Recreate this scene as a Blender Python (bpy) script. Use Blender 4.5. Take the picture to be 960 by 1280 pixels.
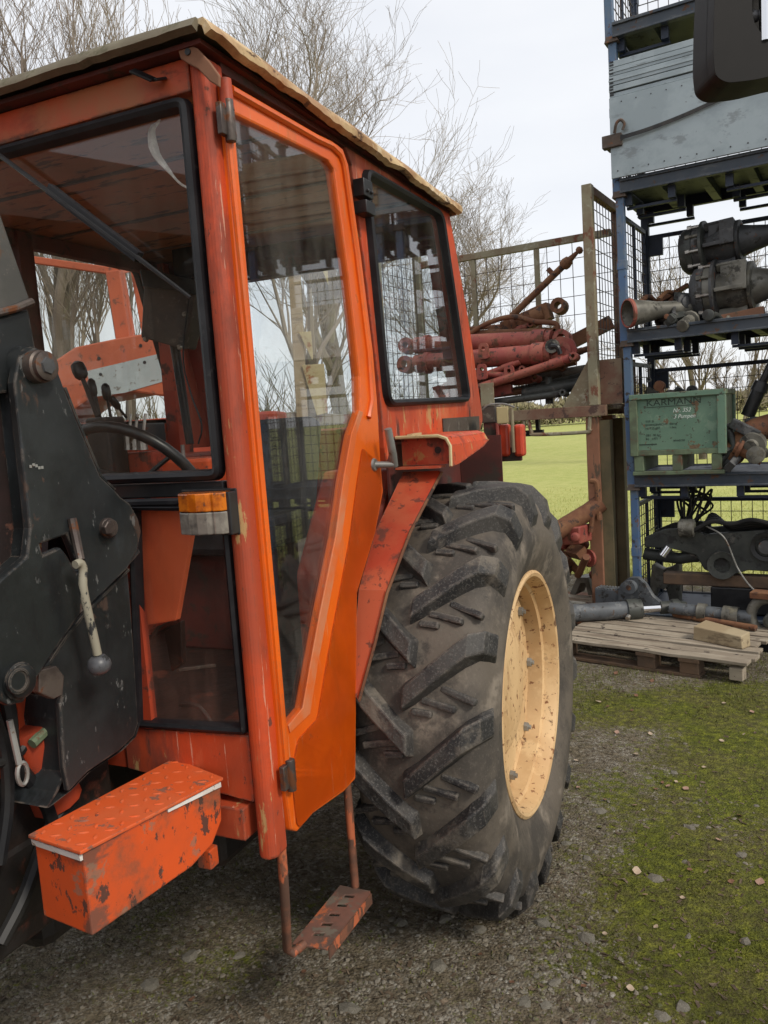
import bpy, bmesh, math, random
import numpy as np
from mathutils import Vector, Matrix, noise
from mathutils.geometry import tessellate_polygon
from math import radians, sin, cos, pi, sqrt, atan2, hypot

random.seed(7)
rng = np.random.default_rng(7)
scene = bpy.context.scene
for o in list(bpy.data.objects):
    bpy.data.objects.remove(o, do_unlink=True)

# ------------------------------------------------------------------ camera
EYE = Vector((0.0, 0.0, 1.75))
PITCH, ROLL, FPX = radians(-6.5), radians(3.8), 1000.0
_fw = Vector((0, cos(PITCH), sin(PITCH)))
_up0 = Vector((0, -sin(PITCH), cos(PITCH)))
_r0 = Vector((1, 0, 0))
CR = _r0 * cos(ROLL) - _up0 * sin(ROLL)
CU = _r0 * sin(ROLL) + _up0 * cos(ROLL)
cam_d = bpy.data.cameras.new("camera")
cam_d.sensor_fit = 'VERTICAL'
cam_d.sensor_height = 24.0
cam_d.lens = FPX / 1280.0 * 24.0
cam_d.clip_start, cam_d.clip_end = 0.05, 3000
cam = bpy.data.objects.new("camera", cam_d)
scene.collection.objects.link(cam)
m = Matrix((CR, CU, -_fw)).transposed().to_4x4()
m.translation = EYE
cam.matrix_world = m
scene.camera = cam

# ------------------------------------------------------------------ light
SUN_EL, SUN_AZ = radians(42), radians(135)      # azimuth from +Y towards +X: behind the camera, to its right
wd = bpy.data.worlds.new("World")
scene.world = wd
wd.use_nodes = True
wt = wd.node_tree
wt.nodes.clear()
w_out = wt.nodes.new('ShaderNodeOutputWorld')
w_bg = wt.nodes.new('ShaderNodeBackground')
w_bg.inputs['Strength'].default_value = 0.1
sky = wt.nodes.new('ShaderNodeTexSky')
sky.sky_type = 'NISHITA'
sky.sun_disc = False
sky.sun_elevation = SUN_EL
sky.sun_rotation = SUN_AZ
sky.air_density = 1.0
w_tc = wt.nodes.new('ShaderNodeTexCoord')
w_map = wt.nodes.new('ShaderNodeMapping')
w_map.inputs['Scale'].default_value = (1.3, 1.3, 3.6)
w_n = wt.nodes.new('ShaderNodeTexNoise')
w_n.inputs['Scale'].default_value = 1.6
w_n.inputs['Detail'].default_value = 5
w_n.inputs['Roughness'].default_value = 0.5
w_r = wt.nodes.new('ShaderNodeValToRGB')
w_r.color_ramp.elements[0].position = 0.30
w_r.color_ramp.elements[0].color = (5.9, 6.05, 6.4, 1)
w_r.color_ramp.elements[1].position = 0.68
w_r.color_ramp.elements[1].color = (7.0, 7.05, 7.15, 1)
w_mix = wt.nodes.new('ShaderNodeMix')
w_mix.data_type = 'RGBA'
w_mix.inputs[0].default_value = 0.88
L = wt.links.new
L(w_tc.outputs['Generated'], w_map.inputs[0]); L(w_map.outputs[0], w_n.inputs['Vector'])
L(w_n.outputs[0], w_r.inputs[0]); L(sky.outputs[0], w_mix.inputs[6]); L(w_r.outputs[0], w_mix.inputs[7])
L(w_mix.outputs[2], w_bg.inputs[0]); L(w_bg.outputs[0], w_out.inputs[0])
sd = bpy.data.lights.new("sun", 'SUN')
sd.energy, sd.angle, sd.color = 1.5, radians(12), (1.0, 0.93, 0.82)
so = bpy.data.objects.new("sun", sd)
scene.collection.objects.link(so)
_sd = Vector((sin(SUN_AZ) * cos(SUN_EL), cos(SUN_AZ) * cos(SUN_EL), sin(SUN_EL)))
so.rotation_euler = (-_sd).to_track_quat('-Z', 'Y').to_euler()
so.location = (6, -6, 8)
scene.view_settings.view_transform = 'Standard'
scene.view_settings.look = 'None'
scene.view_settings.exposure = 0.60
scene.view_settings.gamma = 1.0
scene.view_settings.use_curve_mapping = False
scene.cycles.max_bounces = 10
scene.cycles.transparent_max_bounces = 24
scene.cycles.use_denoising = True

# ------------------------------------------------------------------ helpers
COL = scene.collection

def ray(px, py):
    return (_fw + CR * ((px - 480) / FPX) - CU * ((py - 640) / FPX)).normalized()

class Frame:
    """A place with its own axes (x, y, z up): turns a sight line of the photograph into a point on one of its planes."""
    def __init__(s, org, rz):
        s.org, s.rz = Vector(org), rz
        s.inv = Matrix.Rotation(-rz, 3, 'Z')
        s.e = s.inv @ (EYE - s.org)
    def on(s, px, py, axis, val):
        d = s.inv @ ray(px, py)
        return s.e + d * ((val - s.e[axis]) / d[axis])

TR = Frame((0.49623, 2.81684, 0), -radians(24.06))      # tractor: x out to its left side, y to its rear; origin below the left rear hub
RK = Frame((1.920, 6.190, 0), -radians(31))           # rack row: x along the row to the right, y to the back

def empty(name, loc=(0, 0, 0), rz=0, parent=None):
    o = bpy.data.objects.new(name, None)
    o.empty_display_size = 0.1
    COL.objects.link(o)
    o.location = loc
    o.rotation_euler = (0, 0, rz)
    if parent: o.parent = parent
    return o

def tag(o, label=None, cat=None, group=None, kind=None):
    if label: o['label'] = label
    if cat: o['category'] = cat
    if group: o['group'] = group
    if kind: o['kind'] = kind
    return o

def V(*a):
    return Vector(a)

def rounded(pts, r, seg=4):
    """Polygon with its corners rounded; r one number or one per corner."""
    out = []
    n = len(pts)
    for i in range(n):
        p, a, b = Vector(pts[i]), Vector(pts[i - 1]), Vector(pts[(i + 1) % n])
        rr = r[i] if isinstance(r, (list, tuple)) else r
        if rr <= 0:
            out.append(tuple(p)); continue
        da, db = (a - p), (b - p)
        t = min(rr, da.length * .45, db.length * .45)
        s, e = p + da.normalized() * t, p + db.normalized() * t
        for k in range(seg + 1):
            f = k / seg
            out.append(tuple((s * (1 - f) + p * f) * (1 - f) + (p * (1 - f) + e * f) * f))
    return out

def area2(p):
    return sum(p[i - 1][0] * p[i][1] - p[i][0] * p[i - 1][1] for i in range(len(p))) / 2

def inset(pts, d):
    """2-D polygon moved inwards by d (outwards if negative)."""
    p = [Vector(q) for q in pts]
    sgn = 1 if area2(pts) > 0 else -1
    out = []
    n = len(p)
    for i in range(n):
        e1 = (p[i] - p[i - 1]); e2 = (p[(i + 1) % n] - p[i])
        if e1.length < 1e-9: e1 = e2
        if e2.length < 1e-9: e2 = e1
        e1.normalize(); e2.normalize()
        n1, n2 = Vector((-e1.y, e1.x)) * sgn, Vector((-e2.y, e2.x)) * sgn
        b = n1 + n2
        if b.length < 1e-6: b = n1
        b.normalize()
        c = max(b.dot(n1), 0.35)
        out.append(tuple(p[i] + b * (d / c)))
    return out

class MB:
    def __init__(s):
        s.v, s.f, s.sm = [], [], []
    def add(s, vs, fs, smooth=False):
        o = len(s.v)
        s.v.extend([tuple(v) for v in vs])
        s.f.extend([tuple(i + o for i in f) for f in fs])
        s.sm.extend([smooth] * len(fs))
        return s
    def box(s, x0, x1, y0, y1, z0, z1):
        return s.hexa([(x0, y0, z0), (x1, y0, z0), (x1, y1, z0), (x0, y1, z0), (x0, y0, z1), (x1, y0, z1), (x1, y1, z1), (x0, y1, z1)])
    def hexa(s, p):
        return s.add(p, [(3, 2, 1, 0), (4, 5, 6, 7), (0, 1, 5, 4), (1, 2, 6, 5), (2, 3, 7, 6), (3, 0, 4, 7)])
    def obox(s, c, ax, ay, az):
        """Box about c with half-axis vectors."""
        c, ax, ay, az = Vector(c), Vector(ax), Vector(ay), Vector(az)
        return s.hexa([c - ax - ay - az, c + ax - ay - az, c + ax + ay - az, c - ax + ay - az,
                       c - ax - ay + az, c + ax - ay + az, c + ax + ay + az, c - ax + ay + az])
    def beam(s, a, b, w, h, up=(0, 0, 1)):
        """Box from a to b, w wide, h high."""
        a, b = Vector(a), Vector(b)
        d = (b - a); l = d.length; d.normalize()
        u = Vector(up)
        if abs(d.dot(u)) > .98: u = Vector((1, 0, 0))
        sx = d.cross(u).normalized(); uu = sx.cross(d).normalized()
        return s.obox((a + b) / 2, d * (l / 2), sx * (w / 2), uu * (h / 2))
    def plate(s, loops, f3, vec, smooth_sides=False):
        """Flat plate with holes: loops[0] outline, the rest holes, in 2-D; f3 maps to 3-D; vec its thickness."""
        vec = Vector(vec)
        flat = [p for l in loops for p in l]
        a = [Vector(f3(*p)) for p in flat]
        tris = tessellate_polygon([[Vector((p[0], p[1], 0)) for p in l] for l in loops])
        n = len(a)
        fs = []
        nrm = None
        for t in tris:
            t = tuple(t)
            if len(set(t)) < 3: continue
            nn = (a[t[1]] - a[t[0]]).cross(a[t[2]] - a[t[0]])
            if nn.length < 1e-12: continue
            if nn.dot(vec) > 0: t = t[::-1]
            fs.append(t); fs.append(tuple(i + n for i in t[::-1]))
        s.add(a + [p + vec for p in a], fs)
        o = 0
        for li, l in enumerate(loops):
            k = len(l)
            fl = []
            for i in range(k):
                j = (i + 1) % k
                fl.append((i, j, j + k, i + k))
            vs = a[o:o + k] + [p + vec for p in a[o:o + k]]
            # outward side: compare with the winding seen along vec
            s3 = sum((vs[i - 1].cross(vs[i]) for i in range(k)), Vector()).dot(vec)
            flip = (s3 > 0) if li == 0 else (s3 < 0)
            s.add(vs, [f if flip else f[::-1] for f in fl], smooth_sides)
            o += k
        return s
    def prism(s, pts, vec):
        """3-D flat polygon extruded."""
        pts = [Vector(p) for p in pts]
        n = Vector()
        for i in range(len(pts)): n += pts[i - 1].cross(pts[i])
        n.normalize()
        ax = max(range(3), key=lambda i: abs(n[i]))
        ij = [i for i in range(3) if i != ax]
        d = n.dot(pts[0])
        def f3(a, b):
            q = [0, 0, 0]; q[ij[0]] = a; q[ij[1]] = b
            q[ax] = (d - n[ij[0]] * a - n[ij[1]] * b) / n[ax]
            return q
        return s.plate([[(p[ij[0]], p[ij[1]]) for p in pts]], f3, vec)
    def tube(s, path, r, seg=8, cap=True, smooth=True, closed=False):
        P = [Vector(p) for p in path]
        n = len(P)
        rad = r if isinstance(r, (list, tuple)) else [r] * n
        vs, fs = [], []
        up = None
        for i in range(n):
            if closed: d = P[(i + 1) % n] - P[i - 1]
            else: d = P[min(i + 1, n - 1)] - P[max(i - 1, 0)]
            d.normalize()
            if up is None:
                up = Vector((0, 0, 1)) if abs(d.z) < .9 else Vector((1, 0, 0))
            up = (up - d * up.dot(d))
            if up.length < 1e-6: up = d.orthogonal()
            up.normalize()
            sd_ = d.cross(up)
            for k in range(seg):
                a = 2 * pi * (k + .5) / seg
                vs.append(P[i] + (sd_ * cos(a) + up * sin(a)) * rad[i])
        m_ = n if closed else n - 1
        for i in range(m_):
            for k in range(seg):
                a, b = i * seg + k, i * seg + (k + 1) % seg
                c, d2 = ((i + 1) % n) * seg + (k + 1) % seg, ((i + 1) % n) * seg + k
                fs.append((a, b, c, d2))
        s.add(vs, fs, smooth)
        if cap and not closed:
            s.add(vs[:seg], [tuple(range(seg))[::-1]])
            s.add(vs[-seg:], [tuple(range(seg))])
        return s
    def cyl(s, a, b, r0, r1=None, seg=20):
        return s.tube([a, b], [r0, r0 if r1 is None else r1], seg)
    def lathe(s, prof, org, axis, seg=32, closed=False, smooth=True, cap=True):
        """prof: (distance along axis, radius)."""
        if len(prof) > 2 and tuple(prof[0]) == tuple(prof[-1]): prof, closed = prof[:-1], True
        org, ax = Vector(org), Vector(axis).normalized()
        u = ax.orthogonal().normalized(); w = ax.cross(u)
        vs = []
        for (t, r) in prof:
            for k in range(seg):
                a = 2 * pi * k / seg
                vs.append(org + ax * t + (u * cos(a) + w * sin(a)) * r)
        fs = []
        n = len(prof)
        for i in range(n if closed else n - 1):
            j = (i + 1) % n
            for k in range(seg):
                k2 = (k + 1) % seg
                fs.append((i * seg + k, i * seg + k2, j * seg + k2, j * seg + k))
        s.add(vs, fs, smooth)
        if not closed and cap:
            if prof[0][1] > 1e-4: s.add(vs[:seg], [tuple(range(seg))[::-1]])
            if prof[-1][1] > 1e-4: s.add(vs[-seg:], [tuple(range(seg))])
        return s
    def build(s, name, mat, parent=None, bevel=0, loc=None, sub=0, fix=False):
        me = bpy.data.meshes.new(name)
        me.from_pydata(s.v, [], s.f)
        me.polygons.foreach_set('use_smooth', s.sm)
        if mat is not None:
            for mm in (mat if isinstance(mat, (list, tuple)) else [mat]): me.materials.append(mm)
        if fix:
            bm = bmesh.new(); bm.from_mesh(me)
            bmesh.ops.recalc_face_normals(bm, faces=bm.faces)
            bm.to_mesh(me); bm.free()
        me.update()
        if any(s.sm): me.set_sharp_from_angle(angle=radians(42))
        o = bpy.data.objects.new(name, me)
        COL.objects.link(o)
        if parent: o.parent = parent
        if loc: o.location = loc
        if bevel:
            # weld so that neighbouring faces bevel as one body
            w = o.modifiers.new('weld', 'WELD'); w.merge_threshold = 0.0004
            b = o.modifiers.new('bevel', 'BEVEL')
            b.width, b.segments, b.limit_method, b.angle_limit = bevel, 2, 'ANGLE', radians(35)
        return o

def one(name, mat, parent, fn, *a, bevel=0, **k):
    mb = MB()
    getattr(mb, fn)(*a, **k)
    return mb.build(name, mat, parent, bevel)

def copy_tree(o, parent=None):
    c = o.copy(); COL.objects.link(c)
    if parent: c.parent = parent
    for ch in list(o.children): copy_tree(ch, c)
    return c

def spline(pts, n=6):
    """Smooth path through the points (Catmull-Rom)."""
    P = [Vector(p) for p in pts]
    P = [P[0] * 2 - P[1]] + P + [P[-1] * 2 - P[-2]]
    out = []
    for i in range(1, len(P) - 2):
        a, b, c, d = P[i - 1:i + 3]
        for k in range(n):
            t = k / n
            out.append(.5 * ((2 * b) + (c - a) * t + (2 * a - 5 * b + 4 * c - d) * t * t + (3 * b - a - 3 * c + d) * t ** 3))
    out.append(P[-2])
    return out

# ------------------------------------------------------------------ materials
MATS = {}

def mat(name, base, rough=.5, metal=0, tone=None, layers=(), bump=None, edge=None, spec=.5, coat=0):
    """Procedural surface: tone = (colour, scale, amount) slow drift; layers = (colour, scale, threshold, softness, stretch xyz, roughness)
    patches of another matter; bump = (scale, strength, distance); edge = (colour, radius, amount) wear on edges."""
    m = bpy.data.materials.new(name)
    m.use_nodes = True
    t = m.node_tree; N = t.nodes; K = t.links.new
    b = N['Principled BSDF']
    b.inputs['Metallic'].default_value = metal
    b.inputs['Specular IOR Level'].default_value = spec
    if coat: b.inputs['Coat Weight'].default_value = coat; b.inputs['Coat Roughness'].default_value = .15
    tc = N.new('ShaderNodeTexCoord')
    oi = N.new('ShaderNodeObjectInfo')
    add = N.new('ShaderNodeVectorMath'); add.operation = 'MULTIPLY_ADD'
    comb = N.new('ShaderNodeCombineXYZ')
    K(oi.outputs['Random'], comb.inputs[0]); K(oi.outputs['Random'], comb.inputs[1]); K(oi.outputs['Random'], comb.inputs[2])
    add.inputs[1].default_value = (17.3, 9.1, 23.7)
    K(comb.outputs[0], add.inputs[0]); K(tc.outputs['Object'], add.inputs[2])
    vec = add.outputs[0]
    def rgb(c):
        n = N.new('ShaderNodeRGB'); n.outputs[0].default_value = (*c, 1); return n.outputs[0]
    def noise_fac(scale, lo, hi, stretch=(1, 1, 1), detail=6, rgh=.62):
        v = vec
        if tuple(stretch) != (1, 1, 1):
            mp = N.new('ShaderNodeMapping'); mp.inputs['Scale'].default_value = stretch; K(vec, mp.inputs[0]); v = mp.outputs[0]
        n = N.new('ShaderNodeTexNoise')
        n.inputs['Scale'].default_value = scale; n.inputs['Detail'].default_value = detail; n.inputs['Roughness'].default_value = rgh
        K(v, n.inputs['Vector'])
        mr = N.new('ShaderNodeMapRange'); mr.interpolation_type = 'SMOOTHSTEP'
        mr.inputs[1].default_value = lo; mr.inputs[2].default_value = hi
        K(n.outputs[0], mr.inputs[0])
        return mr.outputs[0]
    def mixc(f, a, c):
        n = N.new('ShaderNodeMix'); n.data_type = 'RGBA'; K(f, n.inputs[0]); K(a, n.inputs[6]); K(c, n.inputs[7]); return n.outputs[2]
    def mul(f, k):
        n = N.new('ShaderNodeMath'); n.operation = 'MULTIPLY'; K(f, n.inputs[0]); n.inputs[1].default_value = k; return n.outputs[0]
    col = rgb(base)
    rv = N.new('ShaderNodeValue'); rv.outputs[0].default_value = rough; rg = rv.outputs[0]
    def mixv(f, a, val):
        n = N.new('ShaderNodeMix'); n.data_type = 'FLOAT'; K(f, n.inputs[0]); K(a, n.inputs[2]); n.inputs[3].default_value = val; return n.outputs[0]
    if tone:
        f = mul(noise_fac(tone[1], .40, .60, detail=5), tone[2])
        col = mixc(f, col, rgb(tone[0]))
    for ly in layers:
        c, sc, th, sf = ly[:4]
        st = ly[4] if len(ly) > 4 and ly[4] else (1, 1, 1)
        th2 = .5 + (th - .5) * .56
        f = noise_fac(sc, th2, th2 + sf * .7, st, detail=8, rgh=.68)
        amt = ly[6] if len(ly) > 6 else 1
        if amt != 1: f = mul(f, amt)
        col = mixc(f, col, rgb(c))
        rg = mixv(f, rg, ly[5] if len(ly) > 5 and ly[5] else .85)
    if edge:
        bv = N.new('ShaderNodeBevel'); bv.samples = 4; bv.inputs[0].default_value = edge[1]
        ge = N.new('ShaderNodeNewGeometry')
        dt = N.new('ShaderNodeVectorMath'); dt.operation = 'DOT_PRODUCT'
        K(bv.outputs[0], dt.inputs[0]); K(ge.outputs['Normal'], dt.inputs[1])
        mr = N.new('ShaderNodeMapRange'); mr.inputs[1].default_value = .998; mr.inputs[2].default_value = .93
        K(dt.outputs['Value'], mr.inputs[0])
        nf = noise_fac(30, .44, .56)
        mm = N.new('ShaderNodeMath'); mm.operation = 'MULTIPLY'; K(mr.outputs[0], mm.inputs[0]); K(nf, mm.inputs[1])
        f = mul(mm.outputs[0], edge[2])
        col = mixc(f, col, rgb(edge[0])); rg = mixv(f, rg, .7)
    K(col, b.inputs['Base Color']); K(rg, b.inputs['Roughness'])
    if bump:
        n = N.new('ShaderNodeTexNoise'); n.inputs['Scale'].default_value = bump[0]; n.inputs['Detail'].default_value = 5
        K(vec, n.inputs['Vector'])
        bp = N.new('ShaderNodeBump'); bp.inputs['Strength'].default_value = bump[1]; bp.inputs['Distance'].default_value = bump[2]
        K(n.outputs[0], bp.inputs['Height']); K(bp.outputs[0], b.inputs['Normal'])
    MATS[name] = m
    return m

def glass(name, tint=(.93, .95, .94), dirt=.05, refl=.92, dirtcol=(.5, .48, .42), dscale=3, streak=(1, 1, .25)):
    """Thin pane: clear with Fresnel reflection and a film of dust."""
    m = bpy.data.materials.new(name); m.use_nodes = True
    t = m.node_tree; N = t.nodes; K = t.links.new
    N.clear()
    out = N.new('ShaderNodeOutputMaterial')
    tr = N.new('ShaderNodeBsdfTransparent'); tr.inputs[0].default_value = (*tint, 1)
    gl = N.new('ShaderNodeBsdfGlossy'); gl.inputs['Roughness'].default_value = .015; gl.inputs[0].default_value = (refl, refl, refl, 1)
    lw = N.new('ShaderNodeLayerWeight'); lw.inputs[0].default_value = .5
    pw = N.new('ShaderNodeMath'); pw.operation = 'POWER'; K(lw.outputs['Facing'], pw.inputs[0]); pw.inputs[1].default_value = 4.2
    ma = N.new('ShaderNodeMath'); ma.operation = 'MULTIPLY_ADD'; K(pw.outputs[0], ma.inputs[0]); ma.inputs[1].default_value = .9; ma.inputs[2].default_value = .035
    mx = N.new('ShaderNodeMixShader'); K(ma.outputs[0], mx.inputs[0]); K(tr.outputs[0], mx.inputs[1]); K(gl.outputs[0], mx.inputs[2])
    df = N.new('ShaderNodeBsdfDiffuse'); df.inputs[0].default_value = (*dirtcol, 1)
    tc = N.new('ShaderNodeTexCoord'); mp = N.new('ShaderNodeMapping'); mp.inputs['Scale'].default_value = streak
    n = N.new('ShaderNodeTexNoise'); n.inputs['Scale'].default_value = dscale; n.inputs['Detail'].default_value = 8; n.inputs['Roughness'].default_value = .7
    K(tc.outputs['Object'], mp.inputs[0]); K(mp.outputs[0], n.inputs['Vector'])
    mr = N.new('ShaderNodeMapRange'); mr.inputs[1].default_value = .46; mr.inputs[2].default_value = .68; mr.inputs[3].default_value = dirt * .35; mr.inputs[4].default_value = dirt * 3.4
    K(n.outputs[0], mr.inputs[0])
    m2 = N.new('ShaderNodeMixShader'); K(mr.outputs[0], m2.inputs[0]); K(mx.outputs[0], m2.inputs[1]); K(df.outputs[0], m2.inputs[2])
    K(m2.outputs[0], out.inputs[0])
    MATS[name] = m
    return m

GRIME = (.045, .03, .022)
RUST = (.16, .06, .025)
M_bright = mat('fresh orange paint', (.80, .130, .004), .36, tone=((.66, .095, .004), 2.2, .8),
               layers=[((.42, .15, .05), 7, .66, .12, (1, 1, .2), .7, .45), ((.60, .26, .12), 60, .72, .04, (1, 1, .06), .5, .5), ((.52, .10, .012), 5, .62, .2, (1, 1, .35), .5, .5), ((.30, .10, .03), 18, .76, .06, None, .8, .5)], bump=(7, .14, .012), coat=.2,
               edge=((.38, .10, .025), .005, .8))
M_old = mat('faded orange paint', (.56, .066, .014), .55, tone=((.36, .055, .020), 1.7, .95),
            layers=[((.62, .20, .085), 2.6, .54, .22, (1, 1, .4), .65, .6), ((.21, .040, .020), 4.5, .55, .18, (1, 1, .30), .75, .85),
                    ((.44, .28, .11), 14, .69, .05, (1.3, 1.3, .30), .75, .85), (GRIME, 11, .665, .12, (1, 1, .22), .85, .85),
                    ((.62, .36, .25), 70, .70, .04, (1, 1, .05), .6, .65), ((.11, .040, .025), 24, .70, .05, (1, 1, .5), .85, .9)],
            bump=(30, .2, .004), edge=((.085, .05, .035), .010, 1.0))
M_header = mat('weathered orange paint', (.50, .066, .018), .55, tone=((.36, .12, .042), 3.0, .95),
               layers=[((.24, .04, .022), 3, .53, .20, (.5, 1, 1), .75, .9), ((.42, .28, .12), 7, .60, .10, (.3, 1, 1), .75, .75),
                       ((.42, .022, .020), 2.4, .66, .10, None, .6, .8), (GRIME, 9, .585, .14, (.35, 1, 1), .85, .85)], bump=(30, .2, .004), edge=((.085, .05, .035), .010, 1.0))
M_box = mat('scraped orange paint', (.66, .088, .015), .5, tone=((.52, .08, .02), 4, .6),
            layers=[((.19, .070, .032), 4.2, .53, .22, (1, 1, 1), .8, .85), ((.15, .062, .038), 3.6, .50, .10, (1, .6, 1), .8, .9), (GRIME, 22, .63, .04, (1, 1, .6), .85, .9), ((.20, .15, .10), 11, .66, .05, None, .8, .6)],
            bump=(40, .15, .004), edge=((.08, .05, .035), .006, .9))
M_lid = mat('orange checker plate paint', (.66, .10, .022), .5, tone=((.58, .12, .04), 6, .7),
            layers=[((.16, .10, .07), 14, .63, .05, None, .7, .8), (GRIME, 8, .68, .05, None, .85, .8)], bump=(40, .1, .003), edge=((.10, .06, .04), .004, .9))
M_fender = mat('dull red paint', (.46, .055, .02), .55, tone=((.50, .12, .05), 4, .7),
               layers=[((.10, .045, .03), 6, .62, .1, (1, 1, .5), .8, .8), ((.40, .26, .08), 7, .68, .06, None, .75, .7), (GRIME, 30, .66, .05, None, .85, .7)],
               bump=(25, .15, .004), edge=((.34, .20, .14), .005, .8))
M_inner = mat('cab inside orange paint', (.42, .05, .014), .55, tone=((.26, .04, .018), 3, .8), layers=[(GRIME, 9, .60, .1, None, .85, .8)])
M_maroon = mat('shade darkened orange paint', (.11, .022, .016), .7, tone=((.05, .018, .014), 4, .8), layers=[(GRIME, 9, .55, .12)])  # the cab's orange paint with shade put into its colour, for undersides and inner parts
M_roofedge = mat('rusting cream sheet', (.56, .40, .21), .65, tone=((.30, .15, .06), 5, .9),
                 layers=[((.30, .12, .04), 9, .55, .12, (1, .5, 1), .85, .9), ((.70, .60, .42), 7, .60, .1, None, .6, .6), ((.085, .045, .03), 22, .62, .06, (1, .4, 1), .9, .9)],
                 bump=(24, .4, .01))
M_rooftop = mat('grey green roof sheet', (.20, .175, .115), .75, tone=((.12, .095, .06), 4, .8), layers=[((.10, .09, .05), 9, .58, .12)], bump=(30, .3, .01))
M_liner = mat('brown roof lining', (.30, .145, .068), .7, tone=((.40, .165, .07), 2.5, .9),
              layers=[((.05, .03, .02), 16, .58, .08, (.3, 1, 1), .8, .8), ((.32, .10, .04), 5, .62, .12, None, .7, .7)], bump=(50, .3, .004))
M_rubber = mat('black rubber', (.009, .009, .011), .48, tone=((.022, .022, .024), 9, .6), layers=[((.06, .057, .053), 30, .70, .08, None, .8, .4)], spec=.3)
M_black = mat('black plastic', (.012, .012, .013), .38, tone=((.025, .025, .026), 12, .7))
M_mirror = mat('grained black plastic', (.008, .007, .0065), .55, tone=((.012, .0105, .0095), 6, .7), spec=.2, bump=(900, .10, .001))
M_loader = mat('charcoal loader paint', (.0125, .0145, .0150), .40, tone=((.024, .027, .028), 4, .8),
               layers=[((.040, .048, .054), 5, .60, .16, (1, 1, .5), .45, .7), ((.070, .042, .030), 11, .665, .06, (1, 1, .6), .8, .8),
                       ((.15, .15, .145), 40, .735, .03, (1, 1, .4), .6, .7), ((.006, .006, .006), 5, .58, .14, (1, 1, .4), .55, .7)],
               bump=(22, .25, .006), edge=((.13, .105, .085), .005, .9), spec=.35)
M_loadin = mat('dark brown loader inside', (.026, .012, .011), .6, tone=((.014, .009, .008), 6, .8), layers=[((.09, .035, .022), 12, .6, .08)], bump=(30, .2, .004))
M_pin = mat('bare greasy steel', (.13, .105, .09), .45, .55, tone=((.06, .045, .04), 14, .8), layers=[(RUST, 18, .58, .1, None, .8)], bump=(40, .2, .003))
M_steel = mat('bright worn steel', (.52, .50, .46), .32, .85, tone=((.30, .26, .22), 20, .7), layers=[((.12, .08, .05), 16, .62, .07, None, .7)])
M_zinc = mat('dull galvanised steel', (.33, .33, .31), .5, .5, tone=((.22, .21, .19), 12, .8), layers=[((.16, .09, .05), 18, .66, .06, None, .8)])
M_chrome = mat('chromed rod', (.75, .75, .76), .12, 1.0)
M_lever = mat('chipped cream paint on lever', (.29, .265, .20), .5, tone=((.30, .27, .2), 15, .7), layers=[((.03, .03, .03), 24, .56, .04, (1, 1, .5), .6)])
M_knob = mat('grey plastic knob', (.085, .085, .09), .4, tone=((.05, .05, .055), 20, .7), layers=[((.02, .02, .02), 45, .66, .03)])
M_white = mat('white painted strip', (.74, .72, .68), .5, tone=((.6, .55, .48), 12, .6), layers=[((.25, .14, .08), 24, .66, .05)])
M_tyre = mat('worn tyre rubber', (.060, .052, .044), .70, tone=((.125, .104, .082), 4, .9),
             layers=[((.25, .21, .165), 5, .53, .24, None, .9, .85), ((.030, .028, .026), 8, .62, .14, None, .7, .7), ((.17, .145, .12), 120, .60, .12, None, .9, .4)],
             bump=(70, .4, .003), spec=.3)
M_lug = mat('scuffed tyre lugs', (.024, .023, .023), .6, tone=((.060, .055, .049), 6, .9),
            layers=[((.125, .118, .108), 150, .57, .10, None, .9, .75), ((.17, .145, .115), 5, .585, .18, None, .9, .75)], bump=(110, .6, .003), edge=((.17, .145, .12), .008, .9), spec=.35)
M_rim = mat('cream wheel paint', (.68, .46, .235), .55, tone=((.56, .35, .165), 3, .9),
            layers=[((.36, .19, .085), 5, .60, .2, (1, 1, .4), .8, .7), ((.20, .078, .03), 32, .655, .035, None, .85, .95), ((.78, .56, .30), 6, .58, .15, None, .5, .5), ((.12, .06, .03), 11, .70, .04, (1, 1, .4), .9, .9)],
            bump=(30, .15, .003), edge=((.40, .22, .10), .005, .7))
M_step = mat('worn step paint', (.19, .085, .06), .65, tone=((.10, .065, .05), 9, .9), layers=[((.15, .12, .09), 14, .56, .09, None, .8), ((.42, .12, .05), 11, .60, .08, None, .6)], bump=(40, .3, .004))
M_rod = mat('rusty orange rod', (.20, .075, .04), .7, tone=((.085, .045, .03), 12, .9), layers=[((.45, .12, .05), 16, .58, .06, (1, 1, .4), .6)], bump=(60, .3, .003))
M_engine = mat('oily dark castings', (.012, .010, .009), .5, tone=((.026, .015, .011), 5, .8), layers=[((.11, .028, .014), 6, .62, .1, None, .7, .7)], bump=(25, .4, .01))
M_hose = mat('black hose', (.011, .011, .012), .5, tone=((.026, .025, .023), 10, .6), spec=.3)
M_seat = mat('black seat cloth', (.018, .018, .02), .8, tone=((.04, .04, .045), 12, .7), bump=(120, .3, .003))
M_brownbox = mat('brown steel plate', (.085, .065, .05), .6, tone=((.05, .04, .034), 6, .8), layers=[((.16, .14, .11), 20, .62, .1)], bump=(50, .3, .004))
G_front = glass('windscreen glass', (.97, .97, .955), .009, .85, (.40, .36, .30), dscale=5, streak=(1.4, 1, .25))
G_door = glass('door glass', (.975, .985, .985), .021, .85, dscale=5)
G_side = glass('side window glass', (.95, .965, .965), .018, .9, dscale=3)
G_low = glass('lower glass with dust and painted glow', (.97, .95, .94), .055, .7, (.36, .20, .15), dscale=3)  # dust film thickened and reddened to brighten the pane in place of light inside
M_amber = mat('amber lens', (.62, .16, .006), .15, tone=((.35, .07, .004), 30, .8), layers=[((.12, .035, .01), 22, .6, .1, None, .3)], coat=.6)
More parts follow.
